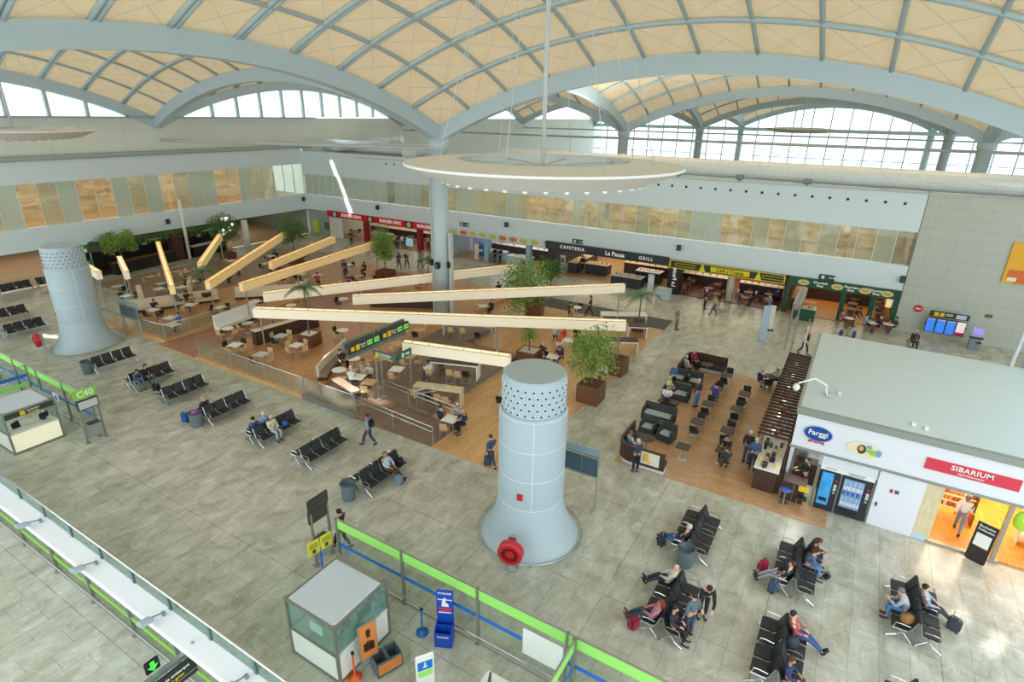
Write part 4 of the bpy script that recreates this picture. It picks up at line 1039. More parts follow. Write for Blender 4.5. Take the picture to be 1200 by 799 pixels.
communal((a[0]+.4, a[1]), (c[0]+.4, c[1]), .8, .9, fz(a[0], a[1]), 'white framed communal table under the long front lamp', TOPD, WHITE)
k = 0
for px, py, kind, w_ in ((498,462,'w','left end'), (507,466,'k','second place'), (517,467,'k','third place'), (527,471,'w','right end')):
    p = G(px,py,.45) if False else None
for p, kind, w_ in (((21.71, 19.04, 0.45), 'w', 'left end'), ((21.80, 18.15, 0.45), 'k', 'second place'), ((21.92, 17.60, 0.45), 'w', 'third place'), ((21.91, 17.07, 0.45), 'w', 'right end')):
    place(CP[kind], (p[0], p[1], .02), .3, '%s chair, %s of the light wood high table' % (CNAME[kind], w_))
for p, kind, w_ in (((23.79, 19.68, 0.45), 'w', 'left end'), ((24.35, 18.61, 0.45), 'w', 'middle'), ((24.41, 18.09, 0.45), 'w', 'right of the middle'), ((24.68, 17.68, 0.45), 'k', 'right end')):
    place(CP[kind], (p[0], p[1], fz(p[0], p[1])), .3, '%s chair, front %s of the dark communal table' % (CNAME[kind], w_))
for p, kind, w_ in (((30.07, 22.81, 0.45), 'w', 'left'), ((30.40, 22.02, 0.45), 'w', 'second'), ((30.82, 21.08, 0.45), 'k', 'third')):
    place(CP[kind], (p[0], p[1], fz(p[0], p[1])), .3, '%s chair, %s in front of the table under the long lamp' % (CNAME[kind], w_))
# dark raised nook behind
e = empty('low_partition', (33.5, 29.5, DZ), R(-62), 'dark brown low partition left of the central column', 'partition')
MB().box((0, 0, .55), (6.5, .2, 1.1)).build('panel', WENGE, e); MB().box((0, 0, 1.12), (6.5, .28, .04)).build('cap', DECKD, e)

# ---- planters, trees, palms
def planter(x, y, s, h, rz, label, m=WALNUT, top=SOIL, z=None):
    z = fz(x, y) if z is None else z
    e = empty('square_planter', (x, y, z), rz, label, 'planter')
    b = MB(); t = .05
    for (cx, cy, sx, sy) in ((0, s/2-t/2, s, t), (0, -s/2+t/2, s, t), (s/2-t/2, 0, t, s-2*t), (-s/2+t/2, 0, t, s-2*t)): b.box((cx, cy, h/2), (sx, sy, h))
    b.build('planter_box', m, e); MB().box((0, 0, h-.08), (s-.1, s-.1, .04)).build('soil', top, e)
    return e
def leaves(center, rad, n, size, seed, droop=.3, m=LEAF, pts=None):
    g = random.Random(seed); b = MB()
    for i in range(n):
        u = g.uniform(-1, 1); t = g.uniform(0, 6.283); r = g.random()**.4; q = math.sqrt(1-u*u)
        p = Vector((center[0]+rad[0]*r*q*math.cos(t), center[1]+rad[1]*r*q*math.sin(t), center[2]+rad[2]*r*u))
        if pts:
            c = g.choice(pts); p = Vector(c[0])+Vector((q*math.cos(t), q*math.sin(t), u))*c[1]*r
        d = Vector((g.uniform(-1, 1), g.uniform(-1, 1), g.uniform(-1, .6)-droop)).normalized(); s_ = d.cross(Vector((g.uniform(-1, 1), g.uniform(-1, 1), g.uniform(-1, 1)))).normalized()
        l = size*g.uniform(.7, 1.3)
        b.add([p, p+d*l*.5+s_*l*.22, p+d*l, p+d*l*.5-s_*l*.22], [(0, 1, 2, 3)])
    return b
def tree(x, y, z, h, rad, label, seed, cat='tree', n=1500, m=LEAF, size=.2, trunk_h=None, droop=.4, clumps=9):
    g = random.Random(seed); e = empty('leafy_tree', (x, y, z), 0, label, cat)
    th = trunk_h or h*.45
    b = MB(); top = Vector((g.uniform(-.1, .1), g.uniform(-.1, .1), h*.7)); b.tube([(0, 0, 0), (.03, 0, th*.5), (0, .04, th), top], [.06, .05, .045, .02], 7)
    pts = []
    cz = h-rad[2]
    for i in range(clumps):
        t = 2*math.pi*i/clumps*1.618; u = g.uniform(-.75, .75); q = math.sqrt(1-u*u)*.62
        c = Vector((rad[0]*q*math.cos(t), rad[1]*q*math.sin(t), cz+rad[2]*u*.75)); pts.append((c, min(rad)*.55))
        b.tube([(0, 0, th*.8), ((c.x)*.4, c.y*.4, (th+c.z)/2), c], [.03, .02, .01], 5)
    pts.append((Vector((0, 0, cz)), min(rad)*.6))
    b.build('trunk', BARK, e)
    leaves((0, 0, 0), (1, 1, 1), n, size, seed, droop, m, pts).build('foliage', m, e)
    return e
def palm(x, y, z, h, label, seed, nf=11, L_=1.5):
    g = random.Random(seed); e = empty('potted_palm', (x, y, z), 0, label, 'palm')
    MB().tube([(0, 0, 0), (.04, .02, h*.5), (0, 0, h)], [.07, .055, .05], 8).build('trunk', BARK, e)
    b = MB()
    for i in range(nf):
        a = 2*math.pi*i/nf+g.uniform(-.2, .2); el = g.uniform(.25, 1.1); prev = Vector((0, 0, h)); n = 9
        for k in range(n):
            t = (k+1)/n; p = Vector((math.cos(a)*L_*t*math.cos(el*.5), math.sin(a)*L_*t*math.cos(el*.5), h+L_*(math.sin(el)*t-.75*t*t)))
            d = (p-prev).normalized(); s_ = d.cross(Vector((0, 0, 1))).normalized(); w_ = .42*math.sin(math.pi*min(1, t*.9+.12))
            b.add([prev, p, p+s_*.012, prev+s_*.012], [(0, 1, 2, 3)])
            for sg in (-1, 1):
                tip = prev+s_*sg*w_+d*.22-Vector((0, 0, .16*t))
                b.add([prev, prev+d*.08, tip], [(0, 1, 2)])
                tip = prev+d*.09+s_*sg*w_+d*.22-Vector((0, 0, .16*t)); q = prev+d*.09
                b.add([q, q+d*.08, tip], [(0, 1, 2)])
            prev = p
    b.build('fronds', PALM, e)
    return e
# big tree in the front right planter
p = (26.74, 10.93, 0.02)
planter(p[0]+.45, p[1], 1.25, 1.1, 0, 'big brown planter of the front leafy tree beside the tower')
tree(p[0]+.45, p[1], 1.06, 3.6, (1.45, 1.45, 1.65), 'big pale green leafy tree rising from the front brown planter', 3, n=3000, size=.17, clumps=16, trunk_h=.7)
p = (31.11, 10.81, 0.02)
planter(p[0]+.4, p[1]+.3, 1.2, 1.0, 0, 'brown planter by the lamp post at the right floor edge')
p = (29.35, 16.32, 0.02)
planter(p[0]+.3, p[1], 1.25, 1.0, .1, 'brown planter with white cups behind the tower top', top=mat((206, 200, 190), .6, name='planter_lid'))
tree(p[0]+.3, p[1], .95, 2.0, (.65, .65, .7), 'small round green shrub on the planter behind the tower top', 9, n=700, m=LEAF, size=.14, trunk_h=.9)
p = (38.33, 19.51, 0.02)
planter(p[0], p[1]+1.2, 1.3, 1.2, .3, 'brown planter right under the large bushy tree')
tree(p[0]-1.2, p[1]+1.3, .02, 5.0, (1.95, 1.95, 2.3), 'large bushy green tree where two lamp beams cross', 5, n=3600, size=.2, clumps=16, trunk_h=1.4)
p = (42.25, 21.66, 0.02)
tree(p[0]+.6, p[1], .02, 4.1, (1.3, 1.3, 1.4), 'darker round tree just behind the large bushy tree', 6, n=2200, m=LEAF2, size=.18)
p = (39.96, 38.09, 0.02)
planter(p[0], p[1], 1.4, .6, .1, 'low brown planter of the tall slim tree')
tree(p[0], p[1], .4, 5.2, (1.15, 1.15, 2.2), 'tall slim green tree left of the central column', 7, n=2600, size=.2, clumps=16)
p = (38.87, 49.71, 0.02)
planter(p[0], p[1], 1.2, .7, .1, 'brown planter of the round topped tree')
tree(p[0], p[1], .5, 4.6, (1.5, 1.5, 1.5), 'round topped dark green tree at the end of the middle yellow lamp', 8, n=2600, m=LEAF2, size=.2, clumps=14)
p = (36.16, 56.98, 0.00)
planter(p[0], p[1], 1.2, .7, .1, 'brown planter of the tree with white lights')
o = tree(p[0], p[1], .5, 4.4, (1.5, 1.5, 1.8), 'dark tree with white lamps in it, right of the black bar', 10, n=2600, m=LEAF2, size=.22, clumps=14)
b = MB(); g_ = random.Random(4)
for k in range(14): b.ell((g_.uniform(-.8, .8), g_.uniform(-.8, .8), g_.uniform(1.8, 4)), (.13, .13, .15), 8, 5)
b.build('white_lanterns', mat((250, 248, 240), .4, name='lantern_white', emit=1.0), o)
p = (27.08, 60.67, 0.00)
tree(p[0]-.3, p[1]-1.6, 0, 4.3, (1.9, 1.6, 1.1), 'leafy wide tree at the left end of the black bar', 11, n=2600, m=LEAF, size=.24, clumps=14, trunk_h=2.4)
p = (25.72, 44.41, 0.30)
planter(p[0], p[1], 1.0, .8, .3, 'dark planter with a palm behind the cream sofa', WENGE, z=.3)
palm(p[0], p[1], 1.0, 1.7, 'blue green palm behind the cream sofa on the left terrace', 21, 13, 1.6)
p = (23.48, 29.70, 0.30)
planter(p[0]+.3, p[1]+.2, 1.1, .85, .2, 'square brown planter with white lid on the middle deck', WALNUT, WHITE, z=.3)
palm(p[0]+.3, p[1]+.2, 1.0, 3.2, 'palm rising through the lamp beam from the white lidded planter', 22, 12, 1.3)
p = (38.34, 12.71, 0.02)
planter(p[0]+1.2, p[1]-.2, .9, .8, .2, 'brown planter of the palm at the right end of the long lamp', WALNUT)
palm(p[0]+1.2, p[1]-.2, .8, 1.9, 'palm at the right end of the long front lamp', 23, 13, 1.6)
p = (43.10, 35.36, 0.00)
palm(p[0], p[1], 0, 1.4, 'small pale palm just left of the central column', 24, 10, 1.3)
p = (43.73, 35.01, 0.00)
palm(p[0]+.3, p[1]+.2, 0, 1.2, 'small dark palm beside the pale one by the central column', 25, 10, 1.2)

# ---- direction sign totem
p = (20.59, 20.54, 0.30)
e = empty('direction_sign', (p[0], p[1], DZ), 0, 'big grey direction sign with yellow and green panels on two posts', 'sign')
SG = mat((108, 128, 124), .4, .3, name='sign_grey'); SDK = mat((62, 60, 48), .4, name='sign_brown')
for sx in (-.18, .18):
    b = MB(); b.cyl((sx, 0, 0), (sx, 0, 4.0), .05, n=8); b.cyl((sx, 0, 0), (sx, 0, .03), .14, n=12); b.build('post', STEEL, e)
YEL2 = mat((240, 200, 30), .4, name='pictogram_yellow'); GRN2 = mat((120, 225, 110), .4, name='display_green', emit=.3)
for z, nm in ((3.65, 'upper'),):
    for i, x in enumerate((-1.15, 1.15)):
        s = MB().rbox((x, -.22, z), (2.2, .14, .48), .02).build('sign_panel', SDK, e)
        MB().box((x-.85, -.295, z), (.22, .012, .22)).build('yellow_arrow', YEL2, s)
        MB().box((x-.5, -.295, z), (.26, .012, .3)).build('pictogram', YEL2, s)
        text('sign_text', 'Puertas\nGates', .13, WHITE, s, (x-.13, -.298, z), FACE_NY, .003)
        MB().box((x+.33, -.295, z), (.36, .012, .26)).build('gate_range', GRN2, s); MB().box((x+.84, -.295, z), (.36, .012, .26)).build('gate_range', GRN2, s)
        text('range_text', 'C40', .16, SDK, s, (x+.33, -.304, z), FACE_NY, .003); text('range_text', 'C47', .16, SDK, s, (x+.84, -.304, z), FACE_NY, .003)
    MB().box((0, .12, z+.12), (4.5, .2, .3)).build('rear_case', SG, e)
    MB().box((-.1, -.1, z-.42), (4.3, .16, .2)).build('lower_rail', SG, e)
s = MB().rbox((-.5, -.9, 2.9), (.12, 1.5, .36), .02).build('side_panel', mat((84, 110, 112), .4, name='panel_teal'), e)
MB().box((-.565, -.5, 2.92), (.01, .24, .24)).build('yellow_pictogram', YEL2, s); MB().box((-.565, -.9, 2.76), (.01, 1.3, .05)).build('yellow_line', YEL2, s)
b = MB(); b.box((-.565, -1.05, 3.0), (.01, .8, .04)); b.box((-.565, -1.05, 2.9), (.01, .7, .04)); b.build('white_text_lines', WHITE, s)
s = MB().rbox((.25, -1.6, 2.9), (1.1, .12, .36), .02).build('exit_panel', mat((40, 110, 80), .4, name='exit_green'), e)
b = MB(); b.box((.1, -1.665, 2.9), (.16, .01, .24)); b.prism([(.3, -.05), (.5, -.05), (.5, -.1), (.62, 0), (.5, .1), (.5, .05), (.3, .05)], 0, .01)
b.v[-14:] = [(v[0], -1.665-v[2], 2.9+v[1]) for v in b.v[-14:]]
b.build('running_man_and_arrow', WHITE, s)

# ================================================================ ICE CREAM TERRACE AND SHOP BLOCK
TOAK = wood_mat('terrace_boards', (188, 144, 102), (212, 170, 128), (6, 1.2, 1), (.2, 1.8), .32)
b = MB(); b.prism([(22.15, -1.35), (22.15, 7.5), (35.4, 7.7), (35.4, .4), (23.5, .4), (23.5, -1.35)], 0, .02)
struct(b.build('floor_terrace_oak', TOAK))
DARKF = mat((58, 66, 66), .6, name='charcoal_leather')
WHB = mat((216, 226, 228), .45, name='pale_plinth')
def curved_booth(path, label, poster=False):
    o_ = path[0]; e = empty('curved_booth_sofa', (o_[0], o_[1], .02), 0, label, 'sofa')
    P_ = [(p[0]-o_[0], p[1]-o_[1]) for p in path]
    b = MB(); b.strip(P_, [(0, .16), (.12, .16), (.12, 1.0), (0, 1.0)]); b.build('back', WENGE, e)
    b = MB(); b.strip(P_, [(.12, .2), (.6, .2), (.6, .44), (.12, .46)]); b.build('seat_cushion', DARKF, e)
    b = MB(); b.strip(P_, [(.03, 0), (.55, 0), (.55, .2), (.03, .16)]); b.build('plinth', WHB, e)
    return e
pth = [(22.22, 5.2), (22.2, 5.9), (22.2, 6.3)]+[(22.95+.75*math.cos(R(a)), 6.75+.75*math.sin(R(a))) for a in (195, 180, 165, 150, 135, 120, 105)]+[(23.2, 7.5), (24.6, 7.5)]
e = curved_booth(pth[::-1], 'curved dark wood booth sofa with a yellow poster, at the near left terrace corner')
s = MB().box((0, 0, 0), (.02, .85, .62)).build('poster', mat((232, 230, 214), .5, name='poster_cream'), e); s.location = (22.19-24.6, 5.85-7.5, .62)
b = MB(); g_ = random.Random(2)
for k in range(14): b.cyl((-.012, g_.uniform(-.05, .3), g_.uniform(-.22, .22)), (-.016, g_.uniform(-.05, .3), g_.uniform(-.2, .2)), .05, n=6)
q = b.build('yellow_print', mat((232, 190, 60), .5, name='print_yellow'), e); q.location = s.location
pth = [(35.3, 5.2), (35.3, 6.0), (35.3, 6.6)]+[(34.55+.75*math.cos(R(a)), 6.9+.75*math.sin(R(a))) for a in (0, 20, 40, 60, 80, 90)]+[(33.8, 7.65), (32.7, 7.65)]
curved_booth(pth, 'curved dark wood booth sofa at the far end of the terrace')
def armchair(x, y, rz, w, label):
    e = empty('armchair' if w < 1 else 'two_seat_sofa', (x, y, .02), rz, label, 'armchair' if w < 1 else 'sofa')
    MB().rbox((0, 0, .2), (.72, w, .36), .03).build('seat_base', DARKF, e)
    MB().rbox((-.3, 0, .52), (.16, w, .6), .04).build('backrest', DARKF, e)
    for sy in (-1, 1): MB().rbox((.02, sy*(w/2-.06), .42), (.6, .12, .44), .03).build('arm', DARKF, e)
    MB().rbox((.08, 0, .41), (.5, w-.28, .1), .03).build('cushion', mat((176, 190, 188), .6, name='pale_cushion'), e)
    return e
armchair(32.2, 7.3, R(180), .8, 'charcoal armchair with pale cushion, left of two before the far booth sofa')
armchair(32.2, 6.4, R(180), .8, 'charcoal armchair with pale cushion, right of two before the far booth sofa')
armchair(30.1, 6.9, R(180), 1.5, 'charcoal two seat sofa beside the man in pale yellow')
armchair(27.0, 6.95, R(180), 1.7, 'wide charcoal sofa with long pale cushion, nearest of the sofas')
armchair(25.5, 7.0, R(180), .8, 'charcoal armchair in the near booth by the round table')
armchair(25.3, 6.0, R(170), .8, 'charcoal armchair at the opening of the near booth')
for p, l in (((28.6, 6.9), 'low dark table between the two charcoal sofas'), ((26.1, 6.9), 'low dark table before the wide charcoal sofa'), ((31.2, 6.9), 'low dark table between armchairs and sofa')):
    e = empty('low_table', (p[0], p[1], .02), 0, l, 'table'); MB().rbox((0, 0, .42), (.6, 1.1, .05), .015).build('table_top', TOPD, e); MB().box((0, 0, .2), (.4, .8, .4)).build('box_base', WENGE, e)
seating((24.0, 6.1, 0), None, '', '')
place(TP['br'], (23.7, 6.5, .02), 0, 'round dark table inside the near curved booth').name = 'booth_table'
for ch in [o for o in bpy.data.objects if o.parent and o.parent.name.startswith('booth_table') and o.name.startswith('table_top')]:
    ch.data = ch.data.copy(); ch.data.materials[0] = TOPD
place(TP['dp'], (34.2, 6.2, .02), .2, 'small dark square table inside the far booth sofa')
TT = [((33.3, 4.84), 'kF kN', 'first from the far booth sofa, left file'), ((31.07, 4.93), 'kF', 'with the person in purple'), ((28.9, 4.89), 'kF kN', 'third from the far booth, left file'),
      ((26.63, 4.86), 'kF kN', 'fourth from the far booth, left file'), ((23.91, 4.83), '', 'standing alone at the near terrace edge'), ((34.5, 2.6), 'kN', 'far right, of the older couple'),
      ((31.23, 3.45), 'kF kN', 'second in the right file'), ((29.15, 3.45), 'kF kN', 'third in the right file'), ((26.58, 3.4), 'kF kN', 'fourth in the right file'), ((24.6, 3.2), '', 'of the pair in dark coats')]
for p, c, w_ in TT:
    p = (*p, 0); x, y = p[:2]
    place(TP['dp'], (x, y, .02), 0, 'small dark square terrace table, '+w_)
    for q in c.split():
        a, nm = SIDES[q[1]]; a = R(a); cx, cy = x+.62*math.cos(a), y+.62*math.sin(a)
        place(CP['k'], (cx, cy, .02), a+math.pi+rnd.uniform(-.1, .1), 'black chair, %s side of the terrace table, %s' % (nm, w_))
# service counter with slatted pergola
e = empty('ice_cream_counter', (29.4, 1.2, .02), 0, 'long crowded ice cream counter under the dark slats', 'counter')
MB().box((0, 0, .5), (12.0, .9, 1.0)).build('counter_body', WENGE, e)
MB().box((-2.3, 0, 1.04), (7.4, 1.0, .06)).build('counter_top', WHITE, e); MB().box((3.8, 0, 1.04), (4.5, 1.0, .06)).build('counter_top', mat((200, 196, 184), .3, name='steel_top'), e)
g_ = random.Random(12)
cols = [(200, 60, 60), (240, 240, 236), (90, 60, 50), (230, 200, 110), (150, 170, 180), (60, 90, 60), (240, 200, 190), (40, 40, 44)]
for k in range(90):
    x = 23.55+(k % 48)*.23+g_.uniform(-.05, .05); y = 1.2+g_.choice((-.3, -.1, .12, .32)); c = g_.choice(cols)
    b = MB()
    kind = g_.choice(('jar', 'cup', 'tub', 'card'))
    if kind == 'jar': b.lathe([(0, 0), (.06, 0), (.065, .02), (.065, .16), (.05, .2), (.05, .24), (0, .24)], n=10)
    elif kind == 'cup': b.lathe([(0, 0), (.04, 0), (.055, .14), (.048, .14), (.036, .02)], n=10)
    elif kind == 'tub': b.rbox((0, 0, .07), (.3, .22, .14), .02)
    else: b.box((0, 0, .11), (.02, .16, .22), 0, 0, 0, .25)
    o = b.build({'jar': 'glass_jar', 'cup': 'paper_cup', 'tub': 'ice_cream_tub', 'card': 'price_card'}[kind], mat(c, .4), loc=(x, y, 1.09))
    tag(o, 'small %s among the crowded wares on the ice cream counter' % {'jar': 'jar', 'cup': 'cup', 'tub': 'tub', 'card': 'card'}[kind], kind, 'little %ss on the ice cream counter' % kind)
e = empty('slatted_pergola', (28.8, 1.2, 0), 0, 'pergola of many thin dark slats over the ice cream counter', 'pergola')
for k in range(30): MB().box((-5.15+k*.355, 0, 2.62), (.07, 1.3, .1)).build('slat', WENGE, e)
b = MB(); b.box((.0, -.62, 2.52), (10.6, .06, .1)); b.box((0, .55, 2.52), (10.6, .05, .08)); b.build('side_beam', WENGE, e)
for x in (-5, 0, 5): MB().box((x, -.6, 1.26), (.07, .07, 2.5)).build('post', WENGE, e)
for k in range(6):
    e2 = MB().ell((0, 0, 0), (.09, .09, .12), 10, 6).build('spot_bulb', mat((255, 240, 205), .4, name='warm_bulb', emit=2.5), e); e2.location = (-4.3+k*1.7, .1, 2.4)
e = empty('serving_hatch_counter', (23.8, 1.15, 0), 0, 'dark counter end facing the concourse with a round grey bin front', 'counter')
MB().box((-.22, -.1, .5), (.1, .95, .98)).build('front_panel', WENGE, e); MB().rbox((-.3, 0, .42), (.06, .42, .5), .03).build('bin_flap', mat((96, 112, 120), .3, .4, name='flap'), e)
e = empty('corner_counter', (23.3, .05, 0), 0, 'low dark brown gate panels below the barista', 'counter')
for y in (.22, -.22): MB().box((0, y, .45), (.06, .42, .86)).build('panel', WENGE, e)
MB().box((.3, 0, .9), (.7, .9, .04)).build('top', WENGE, e)
st = MB(); st.lathe([(0, .62), (.2, .62), (.22, .65), (.2, .68), (0, .68)], n=18)
e = empty('bar_stool', (23.0, .3, .02), 0, 'blue round stool before the low dark gate panels', 'stool'); st.build('seat', mat((40, 90, 170), .4, name='stool_blue'), e)
b = MB(); b.cyl((0, 0, 0), (0, 0, .62), .03); b.cyl((0, 0, 0), (0, 0, .03), .18, n=16); b.build('stem', STEEL, e)
e = empty('folding_chair', (23.05, -.32, .02), R(180), 'yellow backed chair next to the blue stool', 'chair'); MB().rbox((0, 0, .45), (.38, .38, .04), .02).build('seat', BLACK, e); MB().rbox((-.19, 0, .76), (.04, .38, .26), .02).build('backrest', mat((236, 200, 30), .4, name='chair_yellow'), e)
b = MB()
for sx in (-.16, .16):
    for sy in (-.16, .16): b.cyl((sx, sy, 0), (sx, sy, .44), .015, n=6)
b.build('leg_frame', STEEL, e)
e = empty('coffee_station', (25.3, -.45, 0), 0, 'dark back cabinet with steel coffee machine behind the barista', 'cabinet')
MB().box((0, 0, .5), (.6, 1.4, 1.0)).build('cabinet_body', WENGE, e); MB().rbox((-.05, -.1, 1.2), (.45, .7, .4), .04).build('coffee_machine', STEEL, e); MB().box((.2, 0, 1.9), (.1, 1.5, .8)).build('wall_board', WENGE, e)
b = MB(); b.box((-.1, .45, 1.15), (.3, .3, .3)); b.build('grinder', BLACK, e)
# ---- shop block
SHW = mat((226, 230, 236), .45, name='shop_white', noise=.01)
ROOF = mat((196, 212, 212), .4, name='shop_roof', noise=.03, scale=1.2)
struct(MB().box((28.5, -9.9, 4.17), (10.0, 20.8, .26)).build('ceiling_shop_roof', ROOF))
b = MB(); b.box((23.45, -9.9, 3.33), (.12, 20.8, 1.5)); struct(b.build('wall_shop_fascia', SHW))
b = MB(); b.box((23.42, -9.9, 4.18), (.22, 20.9, .26)); b.box((23.42, -9.9, 2.56), (.16, 20.9, .1)); b.box((28.5, .52, 4.18), (10.0, .12, .26)); struct(b.build('trim_shop_edge', mat((150, 158, 150), .4, .3, name='shop_edge')))
b = MB(); b.box((28.9, .45, 2.05), (9.2, .12, 4.1)); b.box((33.45, -9.9, 2.05), (.12, 20.8, 4.1)); b.box((25.4, -2.75, 2.05), (3.6, .12, 4.1)); b.box((27.2, -1.2, 2.05), (.12, 3.3, 4.1))
struct(b.build('wall_shop', SHW))
SHFL = wood_mat('shop_floor', (214, 136, 48), (232, 160, 76), (4, 1, 1), (1.4, .18), .35)
struct(MB().box((28.4, -11.6, .04), (9.8, 15.2, .08)).build('floor_shop', SHFL))
struct(MB().box((28.4, -9.9, 2.75), (9.8, 20.6, .06)).build('ceiling_shop', WHITE))
ORW = wood_mat('shop_orange_wall', (222, 140, 50), (236, 160, 70), (1, 1, 1), None, .5)
struct(MB().box((29.6, -9.0, 1.4), (.1, 9.6, 2.64)).build('wall_shop_back', ORW)); struct(MB().box((26.7, -4.35, 1.4), (5.8, .1, 2.64)).build('wall_shop_side', ORW))
# fascia signs
e = empty('shop_sign', (23.37, -.35, 3.38), 0, 'blue oval ice cream sign with white lettering on the white fascia', 'sign')
b = MB(); b.lathe([(0, 0), (.5, 0), (.5, .05), (0, .05)], n=36); b.v = [(-v[2], -v[0], v[1]*.62) for v in b.v]; b.build('blue_oval', mat((24, 72, 156), .4, name='oval_blue'), e)
b = MB(); b.lathe([(.5, 0), (.54, 0), (.54, .04), (.5, .04)], n=36); b.v = [(-v[2], -v[0], v[1]*.62) for v in b.v]; b.build('silver_rim', mat((190, 206, 226), .4, name='oval_rim'), e)
text('brand_text', 'Farggi', .3, WHITE, e, (-.06, 0, .03), FACE_NX, .01)
b = MB(); b.prism([(-.26, -.3), (.26, -.3), (.3, -.46), (.12, -.40), (0, -.44), (-.12, -.40), (-.3, -.46)], 0, .02); q = b.build('red_ribbon', mat((206, 70, 80), .4, name='ribbon_red'), e); q.rotation_euler = FACE_NX; q.location = (-.0, 0, 0)
e = empty('picture_sign', (23.37, -2.0, 3.2), 0, 'oval picture of a dark haired woman and leaves on the fascia', 'sign')
b = MB(); b.lathe([(0, 0), (.62, 0), (.62, .02), (0, .02)], n=30); b.v = [(-v[2], -v[0], v[1]*.5) for v in b.v]; b.build('oval_plate', mat((232, 226, 190), .4, name='plate_cream'), e)
b = MB(); b.ell((-.03, .1, 0), (.012, .15, .2), 12, 8); b.build('hair', mat((80, 56, 44), .5, name='print_hair'), e); b = MB(); b.ell((-.04, .12, .03), (.012, .08, .11), 12, 8); b.build('face', SKIN, e)
b = MB(); b.ell((-.03, -.22, 0), (.012, .2, .09), 12, 6); b.ell((-.035, -.3, -.1), (.012, .14, .07), 12, 6); b.build('green_leaves', mat((150, 200, 80), .4, name='print_green'), e); b = MB(); b.ell((-.03, -.45, -.02), (.01, .12, .15), 12, 6); b.ell((-.03, -.12, .16), (.01, .1, .07), 12, 6); b.build('blue_patch', mat((110, 160, 220), .4, name='print_blue'), e)
e = empty('shop_sign', (23.37, -5.3, 3.32), 0, 'long red sign with white lettering over the orange shop', 'sign')
MB().box((0, 0, 0), (.04, 2.75, .46)).build('red_board', mat((214, 60, 80), .4, name='sign_crimson'), e)
text('brand_text', 'SIBARIUM', .27, WHITE, e, (-.03, 0, .06), FACE_NX, .006, 1.0, sp=1.08); text('brand_text', 'MEDITERRANEAN', .09, WHITE, e, (-.03, 0, -.13), FACE_NX, .006, sp=1.1)
# vending machines
def vending(y0, y1, label, kind):
    e = empty('vending_machine', (23.75, (y0+y1)/2, 0), 0, label, 'vending machine'); w = abs(y1-y0)
    MB().rbox((0, 0, .95), (.75, w, 1.82), .02).build('cabinet', mat((40, 46, 54), .35, name='cabinet_dark'), e)
    if kind == 'drink':
        s = MB().box((-.385, .08, 1.05), (.02, w-.28, 1.5)).build('front_picture', mat((60, 150, 214), .3, name='picture_blue', noise=.5, scale=4, emit=.25), e)
        b = MB(); b.box((-.39, .08, .55), (.03, w-.4, .16)); b.build('delivery_slot', BLACK, e)
    else:
        MB().box((-.385, .1, 1.1), (.02, w-.34, 1.3)).build('lit_interior', mat((120, 150, 190), .4, name='interior_blue', emit=.2), e)
        cc = [(220, 230, 240), (60, 110, 190), (150, 190, 230), (230, 236, 240), (110, 160, 210), (190, 210, 230)]
        for r_ in range(5):
            sh = MB().box((-.40, .1, .56+r_*.24), (.03, w-.36, .015)).build('shelf', LGREY, e)
            for q in range(8):
                b = MB(); b.cyl((-.41, .1-(w-.45)/2+q*(w-.45)/7, .57+r_*.24), (-.41, .1-(w-.45)/2+q*(w-.45)/7, .74+r_*.24), .035, n=8); b.build('bottle', mat(cc[(q*3+r_*2) % 6], .3), sh)
        MB().box((-.39, .1, .28), (.02, w-.4, .18)).build('delivery_slot', BLACK, e)
    b = MB(); b.box((-.385, -w/2+.1, 1.2), (.02, .1, .3)); b.box((-.385, -w/2+.1, .95), (.02, .08, .06)); b.build('keypad', LGREY, e)
    MB().box((-.385, -w/2+.1, 1.5), (.02, .1, .08)).build('red_label', RED, e)
vending(-.78, -1.47, 'black vending machine with a blue splash picture front', 'drink')
vending(-1.56, -2.6, 'black vending machine with rows of bottles behind glass', 'snack')
b = MB(); b.box((23.5, -1.7, 2.27), (.1, 2.2, .5))
for k in range(6): b.box((23.44, -1.7, 2.06+k*.08), (.03, 2.2, .03))
struct(b.build('trim_shutter', SHW)); 
b = MB(); b.box((23.5, -.67, 1.3), (.14, .12, 2.6)); b.box((23.5, -1.52, 1.0), (.1, .06, 2.0)); b.box((23.5, -2.68, 1.3), (.1, .08, 2.6)); struct(b.build('trim_shop_posts', ALU))
s = empty('vending_header', (23.46, -1.65, 1.95), 0, 'white lettered header strip above the two vending machines', 'sign'); MB().box((0, 0, 0), (.05, 1.95, .2)).build('board', WHITE, s); b = MB(); b.box((-.03, -.35, .04), (.01, .6, .03)); b.box((-.03, -.35, -.03), (.01, .5, .03)); b.box((-.03, .55, .02), (.01, .4, .03)); b.build('print_lines', GREY, s)
d = struct(MB().box((23.44, -3.45, 1.26), (.08, 1.5, 2.5)).build('door_1', SHW))
MB().rbox((-.06, 0, 0), (.06, .05, .18), .01).build('door_handle', BLACK, d).location = (23.42, -2.85, 1.02)
b = MB(); b.box((0, .05, 0), (.012, .1, .16)); q = b.build('red_sticker', RED, d); q.location = (23.39, -3.25, 1.75); b = MB(); b.box((0, 0, 0), (.012, .14, .16)); q = b.build('blue_sticker', mat((70, 100, 130), .4, name='sticker_blue'), d); q.location = (23.39, -3.38, 1.75)
struct(MB().box((23.5, -4.45, 1.3), (.1, .62, 2.5)).build('wall_shop_pale_wood', PALEWOOD)); struct(MB().box((23.48, -4.3, .14), (.14, .75, .26)).build('baseboard_shop', mat((190, 210, 226), .4, name='base_blue')))
